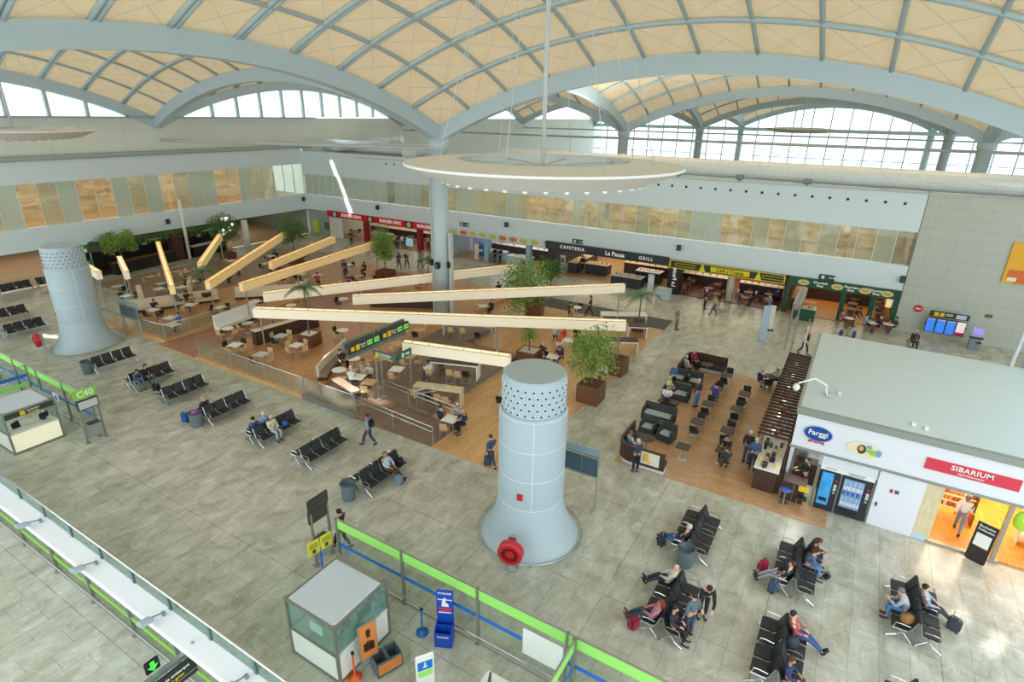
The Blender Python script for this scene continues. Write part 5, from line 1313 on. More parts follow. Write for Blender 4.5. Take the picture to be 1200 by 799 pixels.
b = MB(); b.box((23.5, -6.72, 1.3), (.14, .14, 2.56)); b.box((23.5, -5.8, .04), (.2, 2.2, .1)); struct(b.build('trim_shop_entrance', mat((170, 160, 140), .4, .3, name='entrance_frame')))
# gondola with colourful packets inside the orange shop
e = empty('display_stand', (25.35, -5.55, .08), 0, 'display stand loaded with orange packets inside the orange shop', 'display stand')
b = MB()
for k in range(4): b.box((.1+.1*k, 0, .62+.22*k), (.42, 1.35, .03))
b.build('shelf_board', PALEWOOD, e); b = MB()
for sy in (-.68, .68): b.box((.2, sy, .7), (.6, .03, 1.36)); b.box((-.2, sy, .3), (.04, .04, .6))
b.build('side_frame', WALNUT, e)
g_ = random.Random(3)
for k in range(4):
    for q in range(9):
        c = g_.choice([(226, 130, 50), (236, 160, 90), (200, 90, 40), (240, 220, 190), (170, 110, 70)])
        o = MB().rbox((0, 0, .09), (.12, .11, .18), .02).build('food_packet', mat(c, .5), loc=(25.4+.1*k-.02, -5.55-.58+q*.145, .08+.64+.22*k)); tag(o, 'small packet on the display stand inside the orange shop', 'packet', 'packets on the display stand')
e = empty('banner_stand', (23.15, -6.2, .0), R(-25), 'black leaning banner board with white lettering at the shop entrance', 'banner')
bd = MB().box((.0, 0, .82), (.03, .62, 1.55), 0, 0, 0, .12).build('board', mat((40, 36, 38), .4, name='banner_black'), e); MB().box((.08, 0, .02), (.3, .5, .04)).build('foot', BLACK, e)
text('banner_text', 'Exclusive', .13, WHITE, bd, (.05, 0, 1.46), (R(83), 0, R(-90)), .004); text('banner_text', 'Collection', .12, WHITE, bd, (.035, 0, 1.32), (R(83), 0, R(-90)), .004)
b = MB(); b.box((-.0, -.0, .92), (.012, .46, .5), 0, 0, 0, .12); q = b.build('white_bag_print', WHITE, bd); q.location = (-.02, 0, 0); b = MB(); b.box((0, -.05, .72), (.012, .36, .2), 0, 0, 0, .12); q = b.build('picture_print', mat((150, 60, 50), .4, name='print_brick'), bd); q.location = (-.03, 0, 0)
# next shop: lime hanging shape and pale shelves
e = empty('lime_balloon', (23.7, -7.2, 1.85), 0, 'lime and white rounded hanging sign at the right edge shop', 'sign'); MB().ell((0, 0, 0), (.14, .3, .42), 16, 10).build('lime_body', mat((170, 220, 60), .4, name='lime_bright'), e, smooth=True); MB().ell((-.05, -.1, .12), (.14, .2, .26), 14, 8).build('white_patch', WHITE, e, smooth=True); MB().cyl((0, 0, .4), (0, 0, .72), .01, n=5).build('cord', BLACK, e)
e = empty('shelf_unit', (25.2, -9.6, .08), 0, 'pale shelf unit of the shop at the right edge', 'shelf')
for k in range(4): MB().box((0, 0, .3+.5*k), (.5, 4, .04)).build('shelf_board', PALEWOOD, e)
for k in range(3): MB().box((0, -2+2*k, 1.0), (.5, .05, 2.0)).build('upright', PALEWOOD, e)
# camera arm on the roof edge
e = empty('roof_camera_arm', (25.1, -.35, 4.3), 0, 'bent white arm with a small camera at the shop roof corner', 'camera')
b = MB(); b.tube([(.0, 0, 0), (-.05, .1, .5), (-.2, .55, .75), (-.7, 1.1, .6)], .035, 7); b.build('arm', WHITE, e); MB().ell((-.75, 1.15, .42), (.14, .14, .16), 12, 8).build('dome', WHITE, e); MB().rbox((.1, -.1, .06), (.4, .3, .1), .02).build('foot', LGREY, e)
for x, y, l in ((25.6, -.8, 'white roof box nearest the bent camera arm'), (24.2, -3.35, 'small white box on the shop roof front, left'), (24.1, -3.75, 'small white box on the shop roof front, right')):
    o = MB().rbox((0, 0, .05), (.22, .14, .1), .02).build('roof_box', WHITE, loc=(x, y, 4.3)); tag(o, l, 'box')

# ---- grey wall things, totems, frame
e = empty('departure_screens', (49.9, -6.95, 0), 0, 'row of three blue departure screens and one pink one on a stand', 'screens')
for sy in (.9, -.6): MB().cyl((0, sy, 0), (0, sy, 1.0), .04, n=8).build('post', STEEL, e)
b = MB(); b.box((.03, 0, 1.2), (.06, 2.5, .1)); b.build('rail', BLACK, e)
for k in range(4):
    s = MB().rbox((0, .9-.6*k, 1.12), (.08, .57, 1.1), .01).build('screen', BLACK, e)
    o = MB().box((-.045, .9-.6*k, 1.12), (.012, .5, 1.0)).build('display', mat((60, 130, 240), .3, name='display_blue', emit=.5) if k < 3 else mat((240, 226, 232), .3, name='display_white', emit=.4), s)
    if k < 3: MB().box((-.053, .9-.6*k, 1.56), (.006, .48, .06)).build('yellow_header', mat((240, 210, 120), .4, name='header_yellow'), s)
    else: MB().box((-.053, .9-.6*k, .74), (.006, .5, .24)).build('pink_field', mat((220, 50, 110), .4, name='pink'), s)
hs = MB().rbox((0, -.05, 1.98), (.1, 2.35, .42), .02).build('header_sign', SDK, e)
MB().box((-.055, .72, 1.98), (.012, .26, .28)).build('yellow_pictogram', YEL2, hs); MB().box((-.055, .38, 1.98), (.012, .26, .28)).build('yellow_pictogram', YEL2, hs); b = MB(); b.box((-.055, -.05, 2.06), (.012, .4, .04)); b.box((-.055, -.05, 1.96), (.012, .4, .04)); b.build('text_lines', WHITE, hs); MB().box((-.055, -.75, 1.98), (.012, .6, .3)).build('map_field', mat((190, 210, 230), .4, name='map_blue'), hs)
e = empty('information_kiosk', (49.2, -8.75, 0), 0, 'grey touch screen kiosk standing before the grey tiled wall', 'kiosk')
MB().rbox((0, 0, .5), (.5, .66, 1.0), .04).build('cabinet', mat((140, 150, 160), .4, .3, name='kiosk_grey'), e); MB().rbox((-.02, 0, 1.32), (.18, .72, .72), .03, ry=.2).build('head', mat((170, 178, 186), .4, .3, name='kiosk_head'), e); MB().box((-.13, 0, 1.38), (.012, .52, .4), 0, 0, 0, .2).build('screen', mat((150, 130, 240), .3, name='kiosk_screen', emit=.6), e); b = MB(); b.rbox((-.16, 0, .94), (.4, .8, .06), .02); b.rbox((-.26, -.2, .6), (.1, .3, .1), .02); b.build('shelf', BLACK, e)
o = empty('round_sign', (50.5, -5.15, 2.0), 0, 'round red sign on the grey tiled wall', 'sign'); b = MB(); b.lathe([(0, 0), (.28, 0), (.28, .04), (0, .04)], n=24); b.v = [(-v[2]+.06, v[0], v[1]) for v in b.v]; b.build('red_disc', mat((214, 50, 70), .4, name='disc_red'), o); MB().box((.01, 0, 0), (.02, .36, .09)).build('white_bar', WHITE, o)
o = empty('billboard', (50.5, -10.9, 6.1), 0, 'yellow and orange billboard cut by the right edge', 'billboard'); MB().box((.02, 0, 0), (.1, 3.2, 2.8)).build('yellow_board', mat((240, 178, 40), .5, name='board_yellow'), o)
MB().box((-.04, .9, -.75), (.02, 1.0, .62)).build('orange_field', mat((224, 110, 50), .5, name='board_orange'), o); MB().box((-.045, .3, -.9), (.02, 1.4, .9)).build('orange_field', MATS[((224, 110, 50), .5, 0., 0.)], o); MB().box((-.05, 1.1, -1.1), (.02, .5, .25)).build('white_field', WHITE, o)
o = MB().rbox((0, 0, 0), (.06, .4, .24), .02).build('wall_plate', mat((120, 112, 60), .5, name='plate_olive'), loc=(50.56, -9.3, 2.2)); tag(o, 'small olive plate on the grey wall right of the kiosk', 'plate')
e = empty('blue_totem', (42.55, 4.25, 0), R(10), 'tall pale blue flat totem standing before the yellow cafe', 'totem'); MB().rbox((0, 0, 1.35), (.16, .5, 2.6), .03).build('panel', mat((186, 210, 230), .3, name='totem_blue'), e); MB().box((0, 0, .03), (.4, .7, .06)).build('foot', LGREY, e)
e = empty('white_totem', (45.3, 4.2, 0), R(10), 'white leaning totem beside the yellow cafe corner', 'totem'); MB().rbox((0, 0, 1.0), (.12, .5, 1.9), .03).build('panel', WHITE, e); MB().box((0, 0, .03), (.5, .7, .06)).build('foot', BLACK, e)
e = empty('lattice_gantry', (41.5, 2.3, 0), 0, 'steel lattice gantry on thin poles before the green shop', 'gantry')
for sx, sy in ((0, .3), (0, -.1), (.5, .3), (.5, -.1)):
    MB().cyl((sx, sy, 0), (sx, sy, 3.4), .05, n=7).build('pole', STEEL, e)
b = MB()
for sy in (.3, -.1):
    for z in (3.0, 3.4): b.cyl((0, sy, z), (4.6, sy, z), .05, n=6)
for k in range(12):
    x = k*.4
    b.cyl((x, .3, 3.0), (x+.2, -.1, 3.0), .03, n=5); b.cyl((x+.2, -.1, 3.0), (x+.4, .3, 3.0), .03, n=5); b.cyl((x, .3, 3.0), (x+.2, .3, 3.4), .03, n=5); b.cyl((x+.2, .3, 3.4), (x+.4, .3, 3.0), .03, n=5); b.cyl((x, -.1, 3.4), (x+.4, -.1, 3.0), .03, n=5); b.cyl((x, .3, 3.4), (x+.2, -.1, 3.4), .03, n=5)
b.build('lattice_beam', STEEL, e); MB().cyl((4.5, .1, 0), (4.5, .1, 3.0), .05, n=8).build('pole', STEEL, e)
e = empty('extinguisher_post', (40.6, 1.4, 0), 0, 'thin white post with a small black and red box by the lattice gantry', 'post'); MB().cyl((0, 0, 0), (0, 0, 2.3), .05, n=8).build('pole', WHITE, e); MB().rbox((0, -.14, 1.5), (.14, .16, .4), .02).build('box', BLACK, e); MB().box((0, -.14, 1.75), (.1, .12, .1)).build('red_cap', RED, e)
# pole standing on the shop roof at the right edge
e = MB(); e.cyl((33.4, -7.55, 4.3), (33.2, -7.6, 8.5), .09, n=8); o = e.build('roof_pole', mat((200, 206, 206), .4, .3, name='pole_pale')); tag(o, 'pale thin pole rising at the back edge of the shop roof', 'pole')

# ================================================================ SHOPS ALONG THE RIGHT WALL AND BAR AT THE LEFT
struct(MB().box((58.5, 28.6, -.1), (15.8, 66, .22)).build('floor_shops', wood_mat('shop_boards', (176, 134, 92), (198, 158, 112), (1, 4, 1), (.25, 1.6), .35)))
struct(MB().box((58.5, 28.6, 3.2), (15.4, 64.9, .1)).build('ceiling_shops', mat((120, 112, 100), .6, name='shop_ceiling')))
SHB = mat((84, 66, 54), .6, name='shop_back', noise=.4, scale=1.5)
struct(MB().box((65.6, 28.6, 1.6), (.2, 65, 3.2)).build('wall_shops_back', SHB))
for y, c in ((57.3, (190, 196, 190)), (38.3, (176, 186, 190)), (26.3, (60, 64, 70)), (13.75, (40, 44, 44)), (4.0, (30, 62, 44)), (-3.9, (30, 62, 44))):
    struct(MB().box((58.4, y, 1.55), (14.4, .16, 3.1)).build('wall_shops_side', mat(c, .5)))
def fascia(y0, y1, zc, h, m, label, name='shop_sign'):
    e = empty(name, (WX-.16, (y0+y1)/2, zc), 0, label, 'shop sign'); MB().box((0, 0, 0), (.2, abs(y1-y0), h)).build('board', m, e); return e
WS = mat((246, 244, 238), .4, name='sign_white_letters', emit=.2)
# red burger counter
REDS = mat((214, 30, 50), .4, name='sign_red')
e = fascia(57.2, 38.6, 2.98, .72, REDS, 'long red fast food sign with white lettering in the far corner')
for y in (-1.6+6.7, -1.2, -6.9): text('brand_text', 'BURGER KING', .52, WS, e, (-.11, y-.6+.6, 0), FACE_NX, .01)
for y in (7.9, 1.95, -4.05):
    b = MB(); b.box((-.12, y, 0), (.03, .95, .72)); b.build('black_block', BLACK, e); b = MB(); b.lathe([(0, 0), (.3, 0), (.3, .03), (0, .03)], n=20); b.v = [(-.135-v[2], y+v[0], v[1]) for v in b.v]; b.build('round_badge', LGREY, e)
for y in (51.4, 43.0): struct(MB().box((51.2, y, 1.5), (.55, .55, 3.0)).build('trim_red_pillar', mat((150, 34, 46), .45, name='pillar_red')))
b = MB(); b.box((50.75, 59.1, 1.55), (.3, 3.6, 3.1)); struct(b.build('wall_corner', mat((150, 166, 158), .5, name='corner_grey')))
struct(MB().box((50.58, 56.0, 1.3), (.1, 2.2, 2.6)).build('door_2', mat((226, 230, 224), .5, name='door_white')))
b = MB(); b.rbox((50.54, 59.6, 1.1), (.2, 1.0, 1.7), .05); tag(b.build('lime_poster', mat((190, 206, 70), .5, name='poster_lime')), 'lime yellow poster on the grey corner wall', 'poster')
b = MB(); b.rbox((50.5, 57.65, 1.3), (.1, .7, .9), .03); tag(b.build('dark_notice', mat((90, 104, 80), .5, name='notice_olive')), 'small olive notice board right of the lime poster', 'notice')
def counter(x, y, w, d, h, label, m, top, rz=0, stuff=0, seed=1, name='shop_counter'):
    e = empty(name, (x, y, .01), rz, label, 'counter')
    MB().rbox((0, 0, h/2-.03), (d, w, h-.06), .02).build('front', m, e); MB().rbox((0, 0, h-.02), (d+.1, w+.08, .05), .015).build('top', top, e)
    MB().box((0, 0, .04), (d-.05, w-.05, .08)).build('plinth', LGREY, e)
    g = random.Random(seed)
    for k in range(stuff):
        yy = -w/2+.15+(w-.3)*(k+.5)/stuff; c = g.choice([(230, 170, 60), (240, 236, 226), (180, 110, 60), (200, 70, 50), (220, 200, 150), (120, 140, 70)])
        b = MB(); b.ell((g.uniform(-.15, .15), yy, h+.08), (.13, .1, .07), 8, 5); b.build('food_tray', mat(c, .5), e)
    return e
def lit_menu(x, y, w, z, h, label, c, em=.9, name='menu_board'):
    o = MB().box((0, 0, 0), (.06, w, h)).build(name, mat(c, .5, name='menu', emit=em, noise=.3, scale=1.4), loc=(x, y, z)); tag(o, label, 'menu board')
counter(55.4, 47.5, 14, .9, 1.1, 'long dark burger counter far behind the red sign', WENGE, STEEL, stuff=8)
counter(52.5, 50.0, 3.2, .7, .95, 'pale high table by the first red pillar', LGREY, TOPG, seed=3)
counter(53, 40.6, 2.6, .8, 1.0, 'dark red rounded counter by the second red pillar', mat((130, 36, 46), .5, name='counter_red'), WENGE, seed=4)
e = empty('light_box', (50.2, 43.8, 0), 0, 'pale blue light box sign by the second red pillar', 'sign'); MB().box((0, 0, 1.0), (.1, 1.0, .9)).build('panel', mat((160, 210, 230), .4, name='lightbox_blue', emit=.3), e); MB().cyl((0, 0, 0), (0, 0, .6), .05, n=8).build('post', STEEL, e)
i = 0
for (x, y) in ((52.4, 47.5), (52.6, 45.2), (53.8, 46.6), (52.4, 54.6), (53.9, 53.2), (53.2, 42.6), (53.9, 44.2), (53.9, 50.6)):
    w_ = ['front centre', 'front right', 'back centre', 'front corner', 'back corner', 'front end', 'back right', 'back left'][i]; i += 1
    seating((x, y, 0), 'br', 'kF wN kL', 'in the burger hall, '+w_)
for i in range(5):
    y = 55-3.3*i
    e = empty('pendant_lamp', (54.5, y, 2.2), 0, 'amber drum lamp in the red fast food hall, %s from the left' % ['first', 'second', 'third', 'fourth', 'fifth'][i], 'pendant lamp', 'drum lamps in the fast food hall')
    MB().lathe([(0, .3), (.4, .3), (.4, 0), (.38, 0)], n=16).build('shade', mat((240, 190, 90), .5, name='shade_amber', emit=.9), e); MB().cyl((0, 0, .3), (0, 0, .92), .012, n=5).build('cord', BLACK, e)
# bakery / deli with picture strip
e = fascia(38.2, 26.4, 2.95, .66, mat((214, 226, 234), .4, name='strip_pale'), 'pale sign strip with food pictures above the deli')
g_ = random.Random(8)
for k in range(9):
    c = g_.choice([(214, 130, 50), (190, 210, 90), (226, 120, 80), (240, 190, 80), (170, 60, 40)]); b = MB(); b.ell((-.11, 5.2-k*1.25, 0), (.02, .5, .24), 12, 6); b.build('food_picture', mat(c, .5), e)
o = MB().box((0, 0, 0), (.1, 2.6, 2.3)).build('mural_wall', mat((190, 190, 226), .5, name='mural_lilac', noise=.3, scale=1), loc=(54.5, 36.6, 1.25)); tag(o, 'lilac picture wall panel beside the central column', 'mural')
e = empty('blue_slush_machine', (53.2, 35.9, .02), .3, 'bright blue rounded drinks machine before the lilac picture wall', 'machine'); MB().rbox((0, 0, .55), (.8, 1.2, 1.1), .12).build('body', mat((40, 110, 200), .35, name='machine_blue'), e); MB().rbox((0, 0, 1.25), (.6, .9, .3), .1).build('dome', mat((90, 160, 230), .25, name='machine_dome'), e); b = MB(); b.box((-.42, 0, .6), (.02, .7, .3)); b.build('front_label', WHITE, e)
for y in (33.8, 28.6): struct(MB().box((51.3, y, 1.5), (.5, .5, 3.0)).build('trim_pale_pillar', mat((170, 200, 220), .45, name='pillar_pale_blue')))
counter(52.3, 33.2, 2.4, 1.0, 1.0, 'pale green fronted bakery counter, left one', mat((180, 214, 206), .4, name='front_mint'), mat((220, 230, 228), .3, name='glass_top'), stuff=6, seed=2)
counter(51.6, 29.8, 2.8, 1.0, 1.0, 'pale green fronted bakery counter, right one', mat((180, 214, 206), .4, name='front_mint'), mat((220, 230, 228), .3, name='glass_top'), stuff=6, seed=5)
counter(55, 31.5, 8, .9, 1.2, 'long rear deli counter crowded with food', WENGE, STEEL, stuff=10, seed=7)
o = empty('white_totem', (48.6, 27.9, 0), 0, 'white narrow totem with orange symbols before the deli', 'totem'); MB().rbox((0, 0, 1.0), (.16, .5, 2.0), .03).build('panel', WHITE, o); b = MB(); b.box((-.085, 0, 1.6), (.01, .3, .2)); b.box((-.085, 0, 1.2), (.01, .3, .2)); b.build('orange_symbol', ORG, o)
o = empty('white_totem', (51.0, 35.0, 0), 0, 'pale cream post panel left of the bakery counters', 'totem'); MB().rbox((0, 0, .9), (.2, .5, 1.8), .03).build('panel', mat((230, 224, 206), .5, name='totem_cream'), o)
# cafeteria
NAVY = mat((50, 60, 68), .4, name='sign_navy')
e = fascia(26.2, 13.8, 2.9, .8, NAVY, 'long dark slate sign lettered for the cafeteria and grill')
text('sign_text', 'CAFETERIA', .44, WS, e, (-.11, 3.3, 0), FACE_NX, .01, sp=1.25); text('brand_text', 'La Pausa', .56, WS, e, (-.11, -1.1, 0), FACE_NX, .01); text('sign_text', 'GRILL', .42, WS, e, (-.11, -4.1, 0), FACE_NX, .01, sp=1.3)
counter(53.4, 21.7, 2.4, 1.2, 1.0, 'dark fronted wood topped counter with trays, cafeteria left', NAVY, BIRCH, stuff=5, seed=11)
counter(54.6, 23.9, 1.0, 5.4, 1.1, 'long wood topped counter running into the cafeteria', NAVY, BIRCH, stuff=4, seed=12)
counter(50.6, 17.5, 2.9, 1.3, 1.0, 'dark buffet island with yellow food, cafeteria centre', NAVY, LGREY, stuff=8, seed=13, name='buffet_island')
counter(53.6, 16.4, 2.4, 1.3, 1.0, 'dark buffet island with white trays, cafeteria right', NAVY, WHITE, stuff=7, seed=14, name='buffet_island')
counter(55.6, 16.8, 5.6, .9, 1.1, 'rear grill counter with warm light', WENGE, BIRCH, stuff=8, seed=15)
for k, (x, y) in enumerate(((53.5, 23.4), (54.5, 22.6), (55.5, 21.9), (56, 23.6))):
    e = empty('pendant_lamp', (x, y, 2.0), 0, 'white conical pendant lamp in the cafeteria, %s from the left' % ['first', 'third', 'fourth', 'second'][k], 'pendant lamp', 'white pendant lamps in the cafeteria')
    MB().lathe([(.05, .5), (.08, .35), (.24, 0), (.22, 0), (.05, .34)], n=16).build('shade', WHITE, e); MB().cyl((0, 0, .5), (0, 0, 1.15), .01, n=5).build('cord', BLACK, e); MB().ell((0, 0, .1), (.08, .08, .1), 8, 6).build('bulb', mat((255, 240, 205), .4, name='warm_bulb', emit=2.5), e)
for y, l in ((14.9, 'white narrow panel at the buffet island end'), (24.8, 'tall notice panel with red and white squares, cafeteria left')):
    o = empty('menu_totem', (49.4 if y < 20 else 51.5, y, 0), 0, l, 'totem'); MB().rbox((0, 0, .9), (.16, .55, 1.8), .03).build('panel', mat((206, 220, 230), .4, name='totem_pale'), o); MB().box((-.085, 0, 1.3), (.01, .4, .5)).build('print', WHITE if y < 20 else RED, o)
struct(MB().box((51.0, 13.2, 1.4), (1.2, 1.0, 2.8)).build('wall_black_kiosk', mat((36, 38, 40), .5, name='kiosk_black')))
o = empty('kiosk_sign', (50.3, 13.2, 0), 0, 'vertical white lettering on the black wall between cafeteria and yellow cafe', 'sign'); text('sign_text', 'La Pausa', .5, WS, o, (0, -.1, 1.6), (0, R(-90), R(180)), .01); 
e = counter(48.5, 13.4, 1.2, .8, .95, 'small pale blue cart before the black wall', mat((190, 210, 220), .4, name='cart_pale'), LGREY, name='snack_cart')
# yellow cafe
e = fascia(13.7, 4.1, 2.78, .74, mat((56, 56, 40), .4, name='sign_olive_black'), 'long yellow and black cafe sign')
b = MB(); b.box((-.11, -.4, 0), (.03, 3.2, .42)); b.box((-.11, 0, .34), (.03, 9.5, .06)); b.box((-.11, 0, -.34), (.03, 9.5, .06)); b.box((-.11, 4.72, 0), (.03, .1, .7)); b.box((-.11, -4.72, 0), (.03, .1, .7)); b.build('yellow_frame', mat((240, 220, 36), .4, name='sign_yellow'), e)
b = MB()
for y0 in (3.4, -3.9): b.box((-.12, y0, .12), (.02, 1.7, .03)); b.box((-.12, y0, -.12), (.02, 1.7, .03)); b.box((-.12, y0-.85, 0), (.02, .03, .26)); b.box((-.12, y0+.85, 0), (.02, .03, .26))
b.build('yellow_line', mat((240, 224, 50), .4, name='line_yellow'), e)
text('brand_text', 'Café y Copas', .42, mat((40, 40, 30), .4, name='letters_black'), e, (-.13, -.4, .0), FACE_NX, .01)
for y in (1.9, -2.7):
    b = MB(); b.prism([(-.3, -.37), (.3, -.37), (0, .42)], 0, .03); q = b.build('yellow_cone', mat((236, 220, 40), .4, name='cone_yellow'), e); q.rotation_euler = FACE_NX; q.location = (-.11, y, 0)
struct(MB().cyl((51.2, 8.4, 0), (51.2, 8.4, 3.1), .32, n=20).build('trim_round_pillar', mat((206, 196, 180), .5, name='pillar_stone')))
counter(54.9, 11.3, 4.2, .9, 1.1, 'rear bar counter of the yellow cafe, left part', WENGE, mat((226, 214, 190), .4, name='bar_top'), stuff=6, seed=21)
counter(54.4, 6.3, 3.6, .9, 1.1, 'rear bar counter of the yellow cafe, right part', WENGE, mat((226, 214, 190), .4, name='bar_top'), stuff=6, seed=22)
struct(MB().box((57.6, 8.9, .02), (14, 9.4, .05)).build('floor_cafe_red', wood_mat('cafe_red_floor', (120, 56, 36), (140, 74, 48), (1, 4, 1), (.25, 1.6), .35)))
i = 0
for (x, y) in ((51.7, 12.3), (53.4, 12.3), (53.5, 9.9), (51.7, 10.3), (50.6, 7.0), (52.4, 7.0), (50.3, 9.2), (52.8, 5.4), (51.2, 5.2)):
    w_ = ['by the black wall', 'second row left', 'back row left', 'left of the pillar', 'with the elderly group', 'behind the elderly group', 'by the pillar', 'back row right', 'at the right corner'][i]; i += 1
    seating((x, y, 0), 'br', 'rF rN' if i % 2 else 'rF dN dL', 'in the yellow cafe, '+w_)
# green chocolate shop
GRN = mat((34, 84, 62), .4, name='sign_green_dark')
e = fascia(3.9, -3.85, 2.8, .72, GRN, 'long dark green shop sign with three gold ovals')
for k, y in enumerate((2.75, .35, -1.55, -3.0)):
    b = MB(); b.lathe([(0, 0), (.42, 0), (.42, .03), (0, .03)], n=24); b.v = [(-.105-v[2], y+v[0], v[1]*.55) for v in b.v]; b.build('gold_oval', mat((226, 206, 140), .4, name='oval_gold'), e); text('brand_text', 'Valor', .22, mat((170, 110, 40), .4, name='letters_gold'), e, (-.145, y, 0), FACE_NX, .006)
for y in (1.55, -.6, -2.3): text('sign_text', 'Chocolate\nShop', .24, WS, e, (-.11, y, 0), FACE_NX, .008)
for y in (3.85, -.2, -2.2): struct(MB().box((50.9, y, 1.4), (.35, .35, 2.8)).build('trim_green_pillar', GRN))
struct(MB().box((50.75, -3.7, 1.4), (.4, .35, 2.8)).build('trim_green_end', GRN))
struct(MB().box((57.6, 0, .02), (14, 7.6, .05)).build('floor_chocolate', wood_mat('chocolate_floor', (206, 132, 50), (224, 156, 76), (1, 4, 1), (.25, 1.6), .3)))
e = counter(49.6, 2.2, 1.5, .9, 1.0, 'green glass fronted pastry cart under the lattice gantry', GRN, LGREY, stuff=5, seed=31, name='pastry_cart'); b = MB(); b.box((0, 0, 1.25), (.8, 1.4, .45)); b.build('glass_case', GLASS, e)
for sy in (-.5, .5): MB().cyl((-.5, sy-.04, .12), (-.5, sy+.04, .12), .12, n=14).build('wheel', LGREY, e)
counter(54, 3.1, .7, 5, 1.1, 'side display counter of the green shop, left wall', WENGE, BIRCH, stuff=3, seed=32)
counter(56.6, .2, 5.5, .9, 1.1, 'rear counter of the green shop', WENGE, BIRCH, stuff=6, seed=33)
i = 0
for (x, y) in ((49.4, -.9), (49.2, -2.5), (49.5, -3.5), (52.2, -.9), (53.9, -1.0), (55.6, -1.1), (52.2, -2.9), (53.9, -2.9), (55.6, -3.0), (57.2, -2.9)):
    w_ = ['outside, left', 'outside, middle', 'outside, right end', 'left file, first', 'left file, second', 'left file, third', 'right file, first', 'right file, second', 'right file, third', 'right file, last'][i]; i += 1
    seating((x, y, 0), 'wr' if i <= 3 else 'br', 'dF dN', 'of the green shop, '+w_)
o = empty('lit_cone_lamp', (51.2, -3.3, 1.6), 0, 'glowing cream column lamp at the right end of the green shop', 'lamp'); MB().lathe([(.0, 0), (.2, 0), (.22, .5), (.3, 1.0), (0, 1.02)], n=14).build('shade', mat((250, 226, 170), .5, name='lamp_cream', emit=.6), o)
b = MB()
# exit signs and loudspeakers on the band
def exit_sign(loc, rot, label):
    e = empty('exit_sign', loc, rot, label, 'exit sign', 'green exit signs on the white band'); MB().box((0, 0, 0), (.08, 1.1, .42)).build('green_plate', mat((30, 92, 66), .4, name='exit_dark_green'), e)
    b = MB(); b.box((-.045, -.3, 0), (.012, .32, .06)); b.prism([(0, 0), (.16, .12), (.16, -.12)], 0, .012); b.v[-6:] = [(-.045-v[2], -.46-v[0]+.02, v[1]) for v in b.v[-6:]]; b.build('white_arrow', WHITE, e); MB().box((-.045, .28, 0), (.012, .2, .26)).build('running_man', WHITE, e)
for p, l in (((50.50, 36.24, 3.79), 'green exit sign right of the central column, above the food pictures'), ((50.50, 22.82, 3.60), 'green exit sign above the cafeteria lettering'), ((50.50, 1.23, 3.40), 'green exit sign above the dark green shop sign')):
    exit_sign((p[0], p[1], p[2]), 0, l)
def speaker(loc, rz, label):
    e = empty('wall_loudspeaker', loc, rz, label, 'loudspeaker', 'black loudspeakers on the white band'); MB().rbox((-.14, 0, 0), (.28, .36, .5), .04).build('cabinet', BLACK, e); MB().box((-.29, 0, -.02), (.012, .26, .36)).build('grille', DGREY, e)
for p, l in (((50.50, 48.62, 4.46), 'black loudspeaker on the band above the red sign'), ((50.50, 30.86, 4.37), 'black loudspeaker on the band above the deli'), ((50.50, 13.04, 4.27), 'black loudspeaker on the band above the yellow sign'), ((50.50, -3.70, 4.04), 'black loudspeaker at the right end of the white band')): speaker(p, 0, l)
for p, l in (((32.63, 60.90, 4.04), 'black loudspeaker on the left white band above the bar'), ((49.97, 60.90, 4.45), 'black loudspeaker at the corner end of the left band')): speaker(p, R(90), l)
for k, (x, y, a) in enumerate(((33.0, 26.1, 0), (33.6, 25.65, 90), (33.5, 26.95, -90))):
    speaker((x+.03, y, 4.4), R(a), 'black loudspeaker on the central column, %s' % ['facing the gates', 'right side', 'left side'][k])
# ---- left side under the gallery: bar, back area
struct(MB().box((20, 69.5, -.1), (63, 16, .2)).build('floor_left_back', mat((186, 162, 136), .35, name='back_floor', noise=.12, scale=.5)))
struct(MB().box((20, 69.5, 3.2), (63, 16, .1)).build('ceiling_left_back', mat((190, 190, 180), .6, name='back_ceiling')))
struct(MB().box((45.3, 76.2, 1.55), (11.4, .2, 3.1)).build('wall_left_recess', mat((160, 172, 158), .5, name='recess_grey_green')))
struct(MB().box((31, 62, .012), (17, 3.4, .02)).build('floor_bar', mat((70, 54, 46), .4, name='bar_floor')))
struct(MB().box((20, 77.4, 1.5), (63, .2, 3.2)).build('wall_left_back', mat((140, 128, 110), .6, name='back_wall', noise=.2, scale=.8)))
struct(MB().box((31, 63.6, 1.5), (17, .3, 3.0)).build('wall_bar', mat((34, 28, 26), .6, name='bar_wall', noise=.5, scale=2)))
struct(MB().box((51.2, 69.5, 1.55), (.2, 16, 3.1)).build('wall_left_back_end', mat((150, 160, 150), .5, name='back_end')))
struct(MB().box((46, 74.5, 1.55), (.2, 5.6, 3.1)).build('wall_left_service', mat((150, 166, 158), .5, name='service_grey')))
DARKBAR = mat((34, 32, 32), .4, name='bar_black')
e = empty('bar_counter', (29.3, 60.2, 0), R(8), 'long black bar counter under hanging plants', 'counter'); MB().box((0, 0, .55), (6.4, .7, 1.1)).build('front', DARKBAR, e); MB().rbox((0, .02, 1.12), (6.5, .85, .06), .02).build('top', WALNUT, e)
e = empty('bar_counter', (36.5, 61.0, 0), R(8), 'right part of the black bar counter with a white edge', 'counter'); MB().box((0, 0, .55), (4.2, .7, 1.1)).build('front', DARKBAR, e); MB().rbox((0, .02, 1.12), (4.3, .85, .06), .02).build('top', WHITE, e)
struct(MB().box((33.0, 60.9, 1.4), (1.1, 1.0, 2.8)).build('wall_bar_pier', mat((84, 50, 42), .5, name='pier_brown')))
